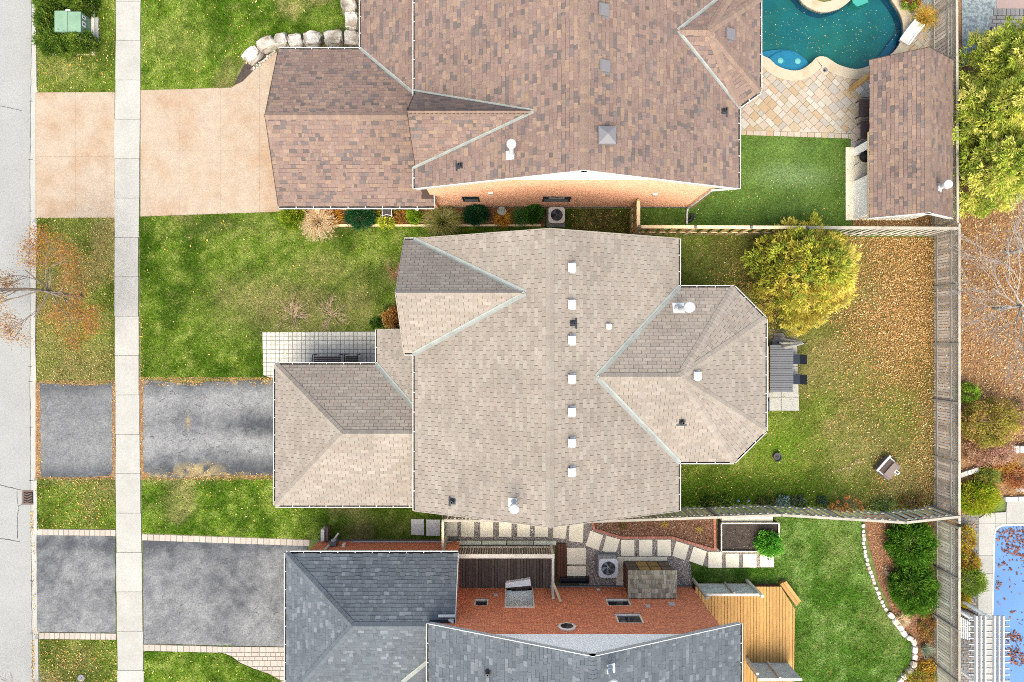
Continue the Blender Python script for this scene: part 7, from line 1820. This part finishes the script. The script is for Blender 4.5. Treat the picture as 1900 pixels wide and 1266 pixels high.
litter('bright fallen leaves on the bottom left boulevard', [(74, 1187), (217, 1187), (221, 1290), (74, 1290)], 560, YP[:2] + LP[:6], .06, lambda px, py, x, y: .2 + .8 * np.exp(-(((px - 130) / 50) ** 2 + ((py - 1225) / 30) ** 2)))
litter('dry leaves gathered in the road gutter', [(53, 940), (61, 940), (64, 1290), (56, 1290)], 420, LP + YP, .06, lambda px, py, x, y: np.where((py > 1190) | ((py > 950) & (py < 990)), 1.0, .12), -.118, spread_z=.02)
for i, (a, lab) in enumerate((([(258, 560), (267, 560), (269, 880), (262, 880)], 'yellow leaves along the house side of the sidewalk'), ([(207, 700), (216, 700), (216, 890), (207, 890)], 'dry leaves in the joint between sidewalk and driveway apron'), ([(68, 715), (75, 715), (77, 885), (69, 885)], 'dry leaves in the joint between kerb and driveway apron'), ([(262, 700), (510, 700), (512, 716), (262, 716)], 'dry grass and leaves along the upper edge of the old driveway'), ([(264, 876), (512, 874), (512, 892), (264, 892)], 'dry grass and leaves along the lower edge of the old driveway'))):
    litter(lab, a, 600 if i > 2 else 280, YP[:2] + LP[:5] + [C('#c9ab7a'), C('#b8a06a')], .042, (lambda px, py, x, y: .15 + .85 * sm(fbm(x, y, .5, 4), .4, .6)) if i > 2 else None, .015, spread_z=.03)
litter('dry leaf patch on the lower part of the old driveway', [(300, 850), (430, 850), (440, 888), (300, 888)], 260, YP[:1] + [C('#c9ab6a', 2.4), C('#b8a060', 2.4)], .045, lambda px, py, x, y: np.exp(-(((px - 365) / 45) ** 2 + ((py - 878) / 12) ** 2)) * (fbm(x, y, .35, 6) > .5), .018, spread_z=.02)
litter('few pale leaves on the front lawn of the tan house', [(262, 404), (740, 400), (700, 610), (480, 690), (264, 700)], 160, YP, .07)
litter('few pale leaves on the top front lawn', [(262, 0), (630, 0), (500, 80), (430, 160), (262, 166)], 130, YP, .07)
litter('few pale leaves on the lawn strip and lower front lawn', [(265, 890), (560, 890), (560, 995), (265, 985)], 90, YP, .06)
litter('few leaves on the lower front lawn', [(268, 1210), (420, 1220), (510, 1280), (268, 1280)], 60, YP, .06)
litter('orange leaves on the artificial turf along the brick wall', [(1195, 388), (1580, 300), (1580, 418), (1195, 418)], 330, YP + LP[:3], .06, lambda px, py, x, y: .12 + .88 * (np.exp(-(((px - 1240) / 8) ** 2 + ((py - 393) / 7) ** 2)) + np.exp(-(((px - 1292) / 4) ** 2 + ((py - 395) / 18) ** 2)) + .3 * np.exp(-(((px - 1340) / 40) ** 2 + ((py - 380) / 30) ** 2))))
litter('brown leaves lying on the blue pool cover', [(1846, 985), (1860, 978), (1960, 978), (1960, 1290), (1843, 1290)], 1500, [C(h) for h in ('#a86a4a', '#8f5a42', '#c08566', '#7a5a5a', '#b57a70')], .11, lambda px, py, x, y: .04 + .96 * sm(fbm(x, y, .8, 9) + .28 * sm(1075 - py, 0, 90), .58, .74), .075, spread_z=.03)
litter('small leaves floating on the green pool water', [(1415, 20), (1480, 10), (1525, 30), (1600, 5), (1660, 30), (1668, 70), (1610, 115), (1530, 100), (1420, 85)], 320, YP + [C('#8f9a6a')], .035, None, -.098, spread_z=.002)
litter('brown leaves caught behind the cabana by the fence', [(1584, 402), (1742, 402), (1742, 424), (1584, 422)], 900, LP, .055)
litter('dark leaf bits over the dull grass strip by the air conditioner', [(1060, 390), (1165, 390), (1165, 428), (1060, 428)], 260, LP[:4], .05)
litter('bark chips in the brick-edged mulch bed', r7([(60, 100), (65, 150), (290, 210), (740, 212), (1105, 320), (1105, 50), (500, 70)]), 2600, [C(h, 1.6) for h in ('#7a5340', '#8f654c', '#5c3f30', '#a88068', '#b59a88')], .05, name='bark_chips')
litter('bark chips in the curving shrub bed', [(1605, 965), (1625, 1060), (1660, 1140), (1698, 1195), (1690, 1240), (1735, 1260), (1735, 965)], 3200, [C(h, 1.7) for h in ('#a87a55', '#8f6545', '#c09a70', '#b58a66')], .05, name='bark_chips')
litter('bark chips in the shrub bed along the peach brick wall', [(525, 386), (1008, 386), (1008, 416), (560, 416)], 1500, [C(h, 1.6) for h in ('#7a5340', '#8f654c', '#5c3f30', '#a88068')], .05, name='bark_chips')
litter('pebbles of the gravel path', [(820, 962), (1110, 962), (1280, 1036), (1282, 1086), (1092, 1086), (1040, 1008), (840, 1006)], 9000, [C(h, 1.5) for h in ('#d5c9bf', '#a8998f', '#e6ddd4', '#6f635c', '#b5a396')], .045, None, .012, 'pebbles', .02)
litter('crumbs and straw bits on the dark soil of the planter box', [(1340, 974), (1443, 974), (1443, 1020), (1340, 1020)], 500, [C(h, 1.6) for h in ('#3c332e', '#5c4f47', '#8a7a6a', '#2b2522')], .05, None, .41, 'soil_crumbs', .02)

# things of one kind share a group
GROUPS = {'house': 'houses side by side along the street', 'wood_fence': 'board fences between the yards', 'evergreen_tree': 'evergreens at the right edge behind the cabana', 'bare_tree': 'leafless trees', 'chair': 'patio chairs', 'garden_bench': 'slatted seats on the front walk',
          'privacy_screen': 'grey screens round the honey deck', 'deck': 'wooden decks beside the red brick house', 'air_conditioner': 'air conditioners between the houses', 'block_edging': 'concrete block edgings by the covered pool', 'garden_lamp': 'white lamps in the shrub bed', 'juniper_bush': 'big junipers in the mulch bed',
          'gold_shrub': 'leafy shrubs by the back fence', 'dry_shrub': 'dry shrubs behind the back fence', 'perennial_clump': 'perennials behind the back fence', 'yellow_shrub': 'yellow shrubs beside the covered pool', 'withered_plant': 'withered plants in the beds', 'border_plant': 'low plants in the borders', 'bare_shrub': 'bare twiggy shrubs',
          'leafy_plant': 'small leafy plants by the houses', 'ground_cover': 'groundcover plants in the shrub bed', 'rock': 'single rocks', 'bed_edging': 'bed edgings'}
_tops = [o for o in bpy.data.objects if o.parent is None and o.get('category')]
for o in _tops:
    b_ = o.name.split('.')[0]
    if b_ in GROUPS and not o.get('group') and sum(1 for q in _tops if q.name.split('.')[0] == b_) > 1: o['group'] = GROUPS[b_]
